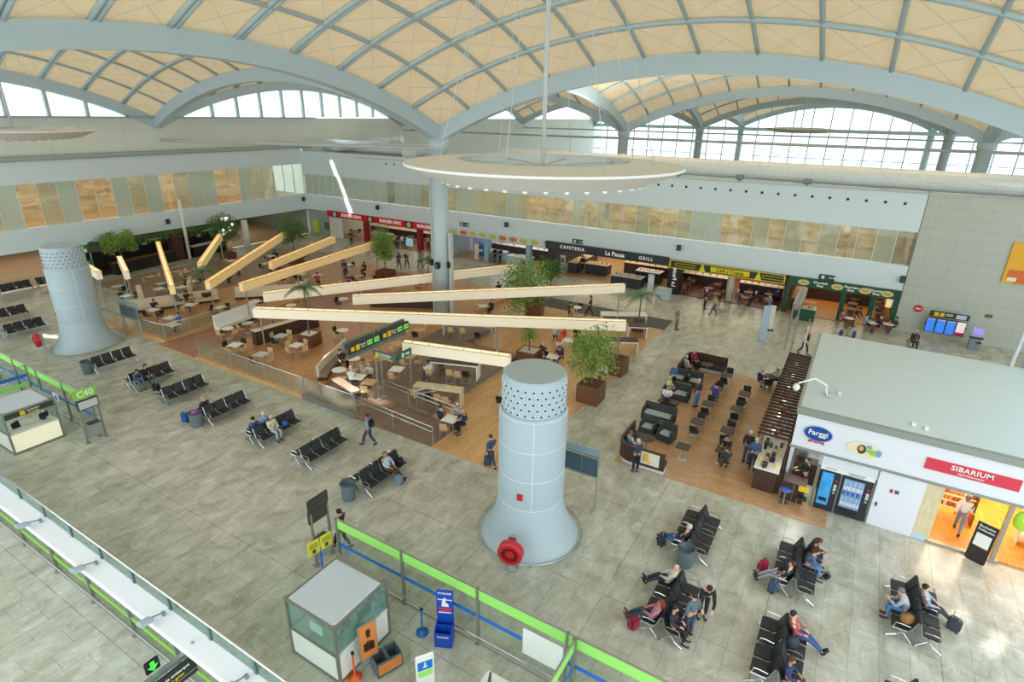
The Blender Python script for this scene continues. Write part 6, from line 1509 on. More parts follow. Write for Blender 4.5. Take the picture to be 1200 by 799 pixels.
e = MB(); e.cyl((33.9, 60.3, 0), (33.9, 60.3, 6.2), .16, n=14); struct(e.build('trim_slim_column', WHITE, smooth=True))
e = MB(); e.cyl((40.8, 60.2, 0), (40.8, 60.2, 3.1), .36, n=16); struct(e.build('trim_white_column', WHITE, smooth=True))
for k in range(9):
    x = 26.5+k*1.35+(.4 if k > 4 else 0); y = 61.6+.5*(k % 2)
    e = empty('bar_pendant', (x, y, 1.9-.15*(k % 3)), 0, 'warm pendant lamp over the black bar, %s from the left' % ['first', 'second', 'third', 'fourth', 'fifth', 'sixth', 'seventh', 'eighth', 'ninth'][k], 'pendant lamp', 'pendant lamps over the black bar')
    MB().lathe([(.03, .4), (.06, .26), (.26, 0), (.24, 0), (.04, .24)], n=14).build('shade', WHITE if k % 2 else mat((120, 70, 50), .4, name='shade_copper'), e); MB().ell((0, 0, .06), (.12, .12, .09), 8, 5).build('bulb', mat((255, 220, 160), .4, name='amber_bulb', emit=3.), e); MB().cyl((0, 0, .4), (0, 0, 1.2), .012, n=5).build('cord', BLACK, e)
for x, l in ((27.2, 'black bar sign with white lettering, left of the pier'), (31.0, 'black bar sign with white lettering, centre'), (36.8, 'black bar sign with white lettering, right of the slim column')):
    o = empty('bar_sign', (x, 60.75, 2.55), 0, l, 'sign'); MB().box((0, 0, 0), (1.7, .06, .5)).build('board', BLACK, o); text('sign_text', 'GASTROBAR', .24, WS, o, (0, -.04, 0), FACE_NY, .006)
# hanging greenery strip (uncountable) along the lower edge of the left band
g_ = random.Random(15); b = MB()
for k in range(2600):
    x = g_.uniform(21.5, 40); y = 60.9-g_.random()*.5; z = 3.15-g_.random()**2*.75
    d = Vector((g_.uniform(-.5, .5), g_.uniform(-.6, .2), -g_.random())).normalized(); s_ = d.cross(Vector((0, 1, .3))).normalized(); l = g_.uniform(.18, .36); p = Vector((x, y, z))
    b.add([p, p+d*l*.5+s_*l*.2, p+d*l, p+d*l*.5-s_*l*.2], [(0, 1, 2, 3)])
tag(b.build('hanging_greenery', LEAF2), 'strip of hanging green plants along the lower edge of the left band', 'plants', kind='stuff')
counter(43.6, 73, .8, 4, 1.1, 'far service counter with yellow and black panels in the corner recess', mat((110, 110, 80), .5, name='service_olive'), WENGE, name='service_counter')
lit_menu(45.8, 74, 5, 2.0, .9, 'yellow green lit panels in the corner recess', (190, 190, 90), .35)
o = MB().rbox((0, 0, 0), (.9, .1, .7), .02).build('info_screen', mat((180, 200, 206), .4, name='info_pale', emit=.3), loc=(24.4, 60.6, 2.9)); tag(o, 'pale square screen hanging left of the bar', 'screen')
e = empty('direction_sign', (23.0, 58.6, 0), R(-15), 'dark direction sign with yellow and green fields beside the left tower', 'sign'); s = MB().rbox((0, 0, 3.0), (3.6, .14, .5), .02).build('sign_panel', SDK, e)
MB().box((-1.2, -.08, 3.0), (.5, .012, .3)).build('yellow_pictogram', YEL2, s); MB().box((-.5, -.08, 3.0), (.5, .012, .3)).build('yellow_pictogram', YEL2, s); MB().box((.4, -.08, 3.0), (.8, .012, .28)).build('gate_range', GRN2, s)
s = MB().rbox((.2, -.1, 1.9), (1.7, .12, .4), .02).build('exit_panel', mat((40, 110, 80), .4, name='exit_green'), e); MB().box((.2, -.17, 1.9), (.9, .012, .1)).build('white_arrow', WHITE, s)
for sx in (-1, 1): MB().cyl((sx, .05, 0), (sx, .05, 3.2), .05, n=8).build('post', STEEL, e)

# ================================================================ PEOPLE
def skin_mesh(name, chains, level=1):
    """chains: list of lists of (point, radius); chains join when they start on an existing point"""
    vs = []; ed = []; rad = []; idx = {}
    for ch in chains:
        prev = None
        for p, r in ch:
            k = tuple(round(c, 4) for c in p)
            if k in idx: i = idx[k]
            else:
                i = len(vs); idx[k] = i; vs.append(p); rad.append(r)
            if prev is not None and prev != i: ed.append((prev, i))
            prev = i
    me = bpy.data.meshes.new(name); me.from_pydata(vs, ed, [])
    o = bpy.data.objects.new(name+'_tmp', me); col.objects.link(o)
    o.modifiers.new('skin', 'SKIN'); o.modifiers['skin'].use_smooth_shade = True
    for i, d in enumerate(me.skin_vertices[0].data):
        r = rad[i]; d.radius = r if isinstance(r, tuple) else (r, r); d.use_root = (i == 0)
    s = o.modifiers.new('sub', 'SUBSURF'); s.levels = level; s.render_levels = level
    dg = bpy.context.evaluated_depsgraph_get(); dg.update()
    out = bpy.data.meshes.new_from_object(o.evaluated_get(dg)); out.name = name
    bpy.data.objects.remove(o); bpy.data.meshes.remove(me)
    return out
V = Vector
def lerp(a, b, t): return tuple(a[i]+(b[i]-a[i])*t for i in range(3))
def joints(kind):
    J = dict(pel=(0, 0, .95), sp=(.01, 0, 1.15), ch=(0, 0, 1.34), nk=(0, 0, 1.49), hd=(.02, 0, 1.60), tp=(.02, 0, 1.69))
    for s, n in ((1, 'L'), (-1, 'R')):
        J['hip'+n] = (0, s*.09, .90); J['kn'+n] = (.02, s*.095, .50); J['an'+n] = (0, s*.1, .09); J['to'+n] = (.15, s*.11, .03)
        J['sh'+n] = (0, s*.17, 1.40); J['el'+n] = (-.03, s*.23, 1.14); J['wr'+n] = (.05, s*.24, .90)
    def mv(k, *p): J[k] = p
    if kind == 'walk':
        mv('knL', .2, .09, .53); mv('anL', .3, .09, .13); mv('toL', .44, .1, .1); mv('knR', -.03, -.09, .5); mv('anR', -.3, -.09, .16); mv('toR', -.2, -.1, .03)
        mv('elL', -.14, .22, 1.15); mv('wrL', -.1, .23, .93); mv('elR', .06, -.22, 1.14); mv('wrR', .22, -.2, .98)
    if kind in ('reach', 'carry'):
        mv('elL', .1, .2, 1.16); mv('wrL', .34, .14, 1.12); mv('elR', .1, -.2, 1.16); mv('wrR', .34, -.14, 1.1)
    if kind == 'lean':
        for k in ('sp', 'ch', 'nk', 'hd', 'tp', 'shL', 'shR', 'elL', 'elR', 'wrL', 'wrR'):
            x, y, z = J[k]; J[k] = (x+(z-.95)*.55, y, .95+(z-.95)*.86)
        mv('elL', .42, .22, 1.0); mv('wrL', .58, .16, .86); mv('elR', .42, -.22, 1.0); mv('wrR', .58, -.16, .84)
    if kind in ('sit', 'stretch', 'table', 'hunch'):
        d = .43
        for k in list(J):
            x, y, z = J[k]; J[k] = (x, y, z-d)
        for s, n in ((1, 'L'), (-1, 'R')):
            mv('hip'+n, .05, s*.09, .52); mv('kn'+n, .43, s*.11, .53); mv('an'+n, .42, s*.11, .09); mv('to'+n, .57, s*.12, .03)
            mv('el'+n, .04, s*.24, .74); mv('wr'+n, .27, s*.13, .66)
        if kind == 'stretch':
            mv('knL', .44, .1, .5); mv('anL', .82, .1, .14); mv('toL', .92, .12, .26); mv('knR', .44, -.08, .53); mv('anR', .84, -.02, .2); mv('toR', .94, 0, .32)
            for k in ('ch', 'nk', 'hd', 'tp', 'shL', 'shR'):
                x, y, z = J[k]; J[k] = (x-(z-.52)*.22, y, z-.03)
        if kind == 'table':
            for n, s in (('L', 1), ('R', -1)): mv('el'+n, .16, s*.24, .80); mv('wr'+n, .40, s*.12, .83)
            for k in ('ch', 'nk', 'hd', 'tp', 'shL', 'shR'):
                x, y, z = J[k]; J[k] = (x+(z-.52)*.14, y, z)
        if kind == 'hunch':
            for k in ('ch', 'nk', 'hd', 'tp', 'shL', 'shR'):
                x, y, z = J[k]; J[k] = (x+(z-.52)*.34, y, z-.05)
            for n, s in (('L', 1), ('R', -1)): mv('el'+n, .28, s*.2, .66); mv('wr'+n, .46, s*.08, .74)
    return J
POSE = {}
def pose(kind):
    if kind in POSE: return POSE[kind]
    J = joints(kind)
    up = (V(J['hd'])-V(J['nk'])).normalized()
    nk, hd = V(J['nk']), V(J['hd'])
    fw = V((1, 0, 0)); fw = (fw-up*fw.dot(up)).normalized()
    jaw = hd-up*.035+fw*.03; face = hd+fw*.085-up*.01; nose = hd+fw*.118-up*.02
    chains = [[(J['pel'], (.13, .11)), (J['sp'], (.12, .10)), (J['ch'], (.14, .11)), (tuple(nk-up*.03), .07), (tuple(nk+up*.03), .052), (tuple(hd-up*.03), (.075, .082)), (tuple(hd+up*.05), (.082, .092)), (tuple(hd+up*.11), (.05, .06))]]
    h1 = tuple(hd-up*.03)
    chains.append([(h1, (.075, .082)), (tuple(nose), .016)])
    for s in (1, -1): chains.append([(h1, (.075, .082)), (tuple(hd+V((0, s*.085, 0))), .022)])
    hands = []
    for n, s in (('L', 1), ('R', -1)):
        chains.append([(J['ch'], (.14, .11)), (J['sh'+n], .068), (lerp(J['sh'+n], J['el'+n], .5), .052), (J['el'+n], .042), (lerp(J['el'+n], J['wr'+n], .35), .042), (J['wr'+n], .028)])
        wr = V(J['wr'+n]); d = (wr-V(J['el'+n])).normalized(); side = V((0, -s, 0)); side = (side-d*side.dot(d)).normalized(); nrm = d.cross(side)*s
        if nrm.z > 0: nrm = -nrm
        palm = wr+d*.06
        chains.append([(J['wr'+n], .028), (tuple(wr+d*.035), (.03, .018)), (tuple(palm), (.036, .016))])
        for q, ln in ((-1.5, .058), (-.5, .07), (.5, .075), (1.5, .066)):
            b0 = palm+side*q*.017+d*.012; b1 = b0+d*ln*.55+nrm*.008; b2 = b1+d*ln*.4+nrm*.026
            chains.append([(tuple(palm), (.036, .016)), (tuple(b0), .009), (tuple(b1), .0085), (tuple(b2), .007)])
        t0 = wr+d*.03+side*.034; t1 = t0+d*.03+side*.018; t2 = t1+d*.028+nrm*.012
        chains.append([(tuple(wr+d*.035), (.03, .018)), (tuple(t0), .011), (tuple(t1), .01), (tuple(t2), .008)])
        chains.append([(J['pel'], (.13, .11)), (J['hip'+n], .085), (lerp(J['hip'+n], J['kn'+n], .5), .075), (J['kn'+n], .055), (lerp(J['kn'+n], J['an'+n], .35), .053), (J['an'+n], .036), (J['to'+n], .03)])
    body = skin_mesh('person', chains)
    top = [[(J['pel'], (.152, .132)), (J['sp'], (.146, .122)), (J['ch'], (.162, .132)), (tuple(nk-up*.055), (.10, .09)), (tuple(nk-up*.015), .064)]]
    for n in 'LR': top.append([(J['ch'], (.162, .132)), (J['sh'+n], .086), (lerp(J['sh'+n], J['el'+n], .5), .068), (J['el'+n], .058), (lerp(J['el'+n], J['wr'+n], .4), .054), (lerp(J['el'+n], J['wr'+n], .96), .042)])
    topm = skin_mesh('jacket', top)
    leg = [[(tuple(V(J['pel'])+V((0, 0, .07))), (.138, .12)), (J['pel'], (.145, .125))]]
    for n in 'LR': leg.append([(J['pel'], (.145, .125)), (J['hip'+n], .1), (lerp(J['hip'+n], J['kn'+n], .5), .09), (J['kn'+n], .072), (lerp(J['kn'+n], J['an'+n], .4), .066), (lerp(J['kn'+n], J['an'+n], .93), .056)])
    legm = skin_mesh('trousers', leg)
    shm = []
    for n in 'LR':
        sh = MB()
        a, t = V(J['an'+n]), V(J['to'+n]); d = (t-a); d.z *= .5; d = d.normalized()
        f = a-d*.06; lz = max(0, min(a.z-.09, t.z-.03)) if kind != 'stretch' else a.z-.09
        pts = [f+V((0, 0, -.03)), a+d*.02+V((0, 0, -.03)), a+d*.11-V((0, 0, .045)) if kind != 'stretch' else (a+t)/2, t+(t-a).normalized()*.04]
        sh.tube([tuple(p) for p in pts], [.045, .056, .05, .034], 8)
        shm.append(sh.mesh('shoe', True))
    hr = MB(); c = hd+up*.045-fw*.018; vs0 = len(hr.v)
    hr.ell((0, 0, 0), (.108, .1, .105), 12, 8)
    q = Matrix((fw, up.cross(fw), up)).transposed()
    keep = []
    hr.v = [tuple(c+q @ V((v[0] if not (v[2] < .02 and v[0] > .03) else .03, v[1]*(1 if v[2] > -.06 else .8), max(v[2], -.075)))) for v in hr.v]
    hairs = hr.mesh('hair', True)
    hl = MB(); hl.ell((0, 0, 0), (.11, .105, .108), 12, 8)
    hl.v = [tuple(c+q @ V((v[0] if not (v[2] < .03 and v[0] > .02) else .0, v[1], v[2]))) for v in hl.v]
    b0 = c-fw*.06; hl.tube([tuple(b0), tuple(b0-up*.1-fw*.02), tuple(b0-up*.22-fw*.03)], [.085, .085, .05], 8)
    hairl = hl.mesh('hair', True)
    ey = MB()
    for s in (1, -1): ey.ell(tuple(hd+fw*.088+V((0, s*.033, 0))+up*.012), (.011, .011, .011), 6, 4)
    mo = MB(); mo.ell(tuple(hd+fw*.087-up*.06), (.012, .026, .008), 6, 4)
    POSE[kind] = (body, topm, legm, shm, hairs, hairl, ey.mesh('eyes'), mo.mesh('mouth'))
    return POSE[kind]
LIPS = mat((176, 104, 96), .6, name='lips')
SKINS = [SKIN, mat((224, 180, 154), .6, name='skin_fair'), mat((184, 132, 102), .6, name='skin_tan')]
def attach(me, name, m, par):
    o = bpy.data.objects.new(name, me); col.objects.link(o); o.parent = par
    if not me.materials: me.materials.append(None)
    o.material_slots[0].link = 'OBJECT'; o.material_slots[0].material = m
    return o
npers = 0
def person(p, heading, kind, top, legs, hair, label, long=False, z=None, sc=1., bald=False, skin=None):
    global npers
    npers += 1
    body, tm, lm, sm, hs, hl, ey, mo = pose(kind)
    z = (fz(p[0], p[1]) if z is None else z)
    o = bpy.data.objects.new('person', body); col.objects.link(o)
    if not body.materials: body.materials.append(None)
    o.material_slots[0].link = 'OBJECT'; o.material_slots[0].material = SKINS[npers % 3] if skin is None else SKINS[skin]
    o.location = (p[0], p[1], z); o.rotation_euler.z = R(heading); o.scale = (sc, sc, sc)
    tag(o, label, 'person')
    attach(tm, 'jacket' , mat(top, .8, name='cloth'), o); attach(lm, 'trousers', mat(legs, .8, name='cloth'), o); [attach(q, 'shoe', BLACK if npers % 4 else mat((110, 80, 56), .6, name='shoe_brown'), o) for q in sm]
    if not bald: attach(hl if long else hs, 'hair', mat(hair, .7, name='hair_colour'), o)
    attach(ey, 'eyes', BLACK, o); attach(mo, 'mouth', LIPS, o)
    return o
NAVYC, BLK, JEAN, GRY, LBLUE = (38, 46, 70), (34, 34, 38), (70, 98, 140), (112, 116, 120), (150, 186, 214)
BRN, BLD, GRH, DKB = (72, 50, 36), (190, 156, 100), (196, 194, 188), (40, 32, 28)
# standing and walking
person((11.34, 13.81, 0.00), 100, 'walk', BLK, (30, 34, 44), DKB, 'person in dark clothes walking past the gate portal, seen from behind', z=0)
person((17.00, 17.97, 0.00), 105, 'walk', (120, 160, 176), (44, 60, 96), BRN, 'person in checked blue shirt walking left with a black backpack', z=0)
person((41.39, 10.17, 0.00), 255, 'stand', (124, 128, 112), (120, 100, 74), GRH, 'person in grey green jacket and brown trousers standing alone on the right stone floor')
person((47.66, 9.61, 0.00), 260, 'stand', (46, 44, 50), (36, 36, 40), GRH, 'grey haired person in a dark suit standing before the yellow cafe')
person((46.51, 8.57, 0.00), 120, 'walk', (170, 200, 140), (60, 90, 120), BRN, 'person in pale green vest and jeans walking by the yellow cafe')
person((14.25, 1.91, 0.00), 55, 'stand', (96, 110, 122), (62, 76, 98), DKB, 'person in grey shirt and jeans standing, back to us, at the seat row', z=0)
person((15.24, 1.74, 0.00), 200, 'lean', (36, 38, 42), (34, 36, 40), DKB, 'person in black coat bending beside the one in grey shirt', z=0)
person((21.81, 6.35, 0.00), 35, 'reach', (44, 62, 84), (30, 34, 46), GRH, 'person in navy leaning an arm on the booth sofa with the yellow poster', z=0)
person((29.61, 5.65, 0.00), 60, 'stand', (60, 74, 78), (84, 128, 180), GRH, 'grey haired person in dark jacket and bright jeans standing on the terrace')
person((30.99, 7.40, 0.00), 230, 'stand', (70, 110, 160), BLK, BLD, 'person in blue jacket over white shirt standing behind the charcoal armchairs')
person((25.32, 2.24, 0.00), -15, 'stand', (44, 48, 56), (70, 88, 112), GRH, 'person in dark jacket and jeans at the counter, left of two')
person((24.81, 1.89, 0.00), -10, 'stand', (70, 96, 140), (44, 60, 96), GRH, 'person in blue jumper at the counter, right of two')
p_b = (24.3, -.25)
person(p_b, 110, 'reach', (30, 44, 40), BLK, DKB, 'barista in dark clothes with green apron behind the ice cream gate', z=0)
person((24.54, -5.73, 0.00), -12, 'walk', (232, 234, 230), (120, 146, 166), GRY, 'person in white shirt with a shoulder strap entering the orange shop', z=.08)
person((43.24, 39.25, 0.00), 60, 'walk', (130, 60, 90), (44, 50, 66), BRN, 'person in plum coat with a bag walking right of the tall slim tree', z=0, long=True)
person((43.95, 38.84, 0.00), 250, 'walk', (60, 64, 70), (50, 60, 84), BLD, 'person in grey jacket walking beside the plum coat', z=0)
person((44.75, 37.69, 0.00), 80, 'walk', (110, 140, 150), (60, 66, 80), BRN, 'person in pale blue top walking left of the central column', z=0)
person((40.44, 16.84, 0.00), 100, 'walk', BLK, BLK, DKB, 'person all in black walking below the upper lamp beam, right side')
person((18.58, 12.04, 0.00), 60, 'walk', (60, 84, 110), (52, 70, 92), BRN, 'person with a trolley case half hidden by the middle tower', z=0)
for q_, t, l, w_ in (((50.20, 45.92, 0.00),(220, 190, 60),BLK,'yellow'), ((50.03, 45.38, 0.00),(44, 60, 100),BLK,'navy'), ((50.32, 44.98, 0.00),(230, 230, 226),(60, 66, 84),'white'), ((50.21, 44.36, 0.00),(40, 40, 44),BLK,'black')):
    person(q_, 20, 'stand', t, l, DKB, 'person in a %s top queueing at the red fast food counter' % w_, z=0)
person((51.69, 42.28, 0.00), 60, 'stand', (220, 140, 130), BLK, BRN, 'person in pink top at the dark red counter by the second red pillar', z=0)
person((48.55, 51.44, 0.00), 70, 'stand', (44, 70, 60), BLK, DKB, 'person in dark green by the first red pillar', z=0)
person((50.98, 32.60, 0.00), 40, 'stand', (36, 42, 50), BLK, DKB, 'person in black at the bakery counters, left of two', z=0)
person((50.98, 31.95, 0.00), 60, 'stand', (50, 66, 90), BLK, DKB, 'person in dark blue at the bakery counters, right of two', z=0)
person((52.77, 23.17, 0.00), 40, 'stand', BLK, BLK, DKB, 'waiter in black at the wood topped cafeteria counter', z=.02)
person((59.40, 17.99, 0.00), 200, 'stand', (44, 40, 40), BLK, DKB, 'waiter in black beside the white tray buffet island', z=.02)
person((48.41, 27.70, 0.00), 250, 'stand', (90, 96, 104), (50, 54, 62), GRH, 'person in grey walking behind the dark round tree', z=0)
person((41.40, 1.45, 0.00), 250, 'walk', (236, 236, 232), (52, 56, 66), BRN, 'person in white and purple jacket walking out under the dark slats', z=0)
person((49.90, -1.21, 0.00), 240, 'lean', (36, 44, 54), (120, 100, 70), DKB, 'person in dark jacket bending at the outside tables of the green shop', z=0)
person((37.08, 40.46, 0.30), 250, 'stand', (50, 66, 110), BLK, BRN, 'person in navy standing by the table left of the tall slim tree')
person((43.01, 63.33, 0.00), 200, 'walk', (176, 50, 70), (40, 40, 46), DKB, 'person in red top walking in the corner recess', z=0)
# seated on the beam seats (front rows look to -Y, back rows to +Y)
def on_bench(bx, by, face, k, kind, *a, **kw):
    x = bx-.87+.58*k; y = by+(-.02 if face < 0 else .02)+(.10 if face < 0 else -.10)
    return person((x, y), -90 if face < 0 else 90, kind, *a, z=.0, **kw)
on_bench(15.25, 33.25, -1, 0, 'hunch', (70, 96, 124), (96, 124, 156), BRN, 'person in blue denim seated with the couple beside the black case')
on_bench(15.25, 33.25, -1, 1, 'sit', (40, 38, 40), (70, 84, 112), DKB, 'person in black jacket seated next to the denim jacket and black case', long=True)
on_bench(15.25, 26.92, 1, 0, 'sit', (40, 44, 52), BLK, BLD, 'fair haired person in black seen from behind near the blue suitcase')
on_bench(15.25, 22.25, -1, 1, 'sit', (206, 206, 176), (170, 188, 190), GRH, 'elderly person in pale cream clothes seated facing us beside a blue bag')
on_bench(15.25, 22.97, 1, 1, 'sit', (130, 166, 220), (90, 104, 140), GRH, 'person in light blue shirt seated behind the pale clothed one')
on_bench(15.25, 22.97, 1, 0, 'sit', (52, 78, 130), (60, 70, 90), DKB, 'person in royal blue seated behind at the row end')
on_bench(15.25, 15.35, -1, 2, 'stretch', (186, 204, 220), (92, 60, 48), (150, 90, 60), 'person in light blue jumper and brown trousers seated with a grey backpack')
on_bench(18.75, 3.21, 1, 0, 'stretch', (36, 40, 46), (58, 96, 150), GRH, 'white haired person in black jacket and jeans seated next to the open bin')
on_bench(14.8, 3.01, 1, 3, 'stretch', (196, 206, 196), (48, 54, 74), GRH, 'balding person in pale jacket stretched out with a camera, upper seat', bald=True)
on_bench(14.8, 3.01, 1, 0, 'stretch', (186, 120, 150), (58, 72, 96), (120, 50, 30), 'red haired person in pink checked shirt with a maroon bag', long=True)
on_bench(14.8, 2.29, -1, 0, 'sit', (44, 48, 60), BLK, DKB, 'person in dark jacket seated facing right behind the standing grey shirt')
on_bench(18.75, -.24, 1, 0, 'stretch', (40, 44, 52), (150, 156, 164), BRN, 'person in black top and grey trousers leaning back near the blue case')
on_bench(18.75, -.96, -1, 3, 'hunch', (44, 40, 42), (52, 46, 44), BRN, 'person in black resting the head on a hand, right facing row', long=True)
on_bench(18.75, -.96, -1, 2, 'hunch', (84, 104, 130), (96, 136, 186), BRN, 'person in grey blue jumper and light jeans reading a paper', long=True)
on_bench(14.75, -.96, -1, 3, 'stretch', (176, 90, 96), (64, 92, 140), DKB, 'capped person in red top and jeans with crossed legs, bottom right', bald=False)
on_bench(14.75, -.96, -1, 0, 'sit', (44, 60, 96), (60, 60, 70), BRN, 'person in navy cut by the bottom edge')
on_bench(18.75, -3.72, 1, 1, 'hunch', (170, 180, 188), (90, 130, 184), GRY, 'person in grey top and jeans bowed over papers, far right seats')
on_bench(18.75, -4.44, -1, 2, 'stretch', (150, 166, 184), (52, 58, 70), DKB, 'person in light grey jumper with a phone beside the small black trolley case')
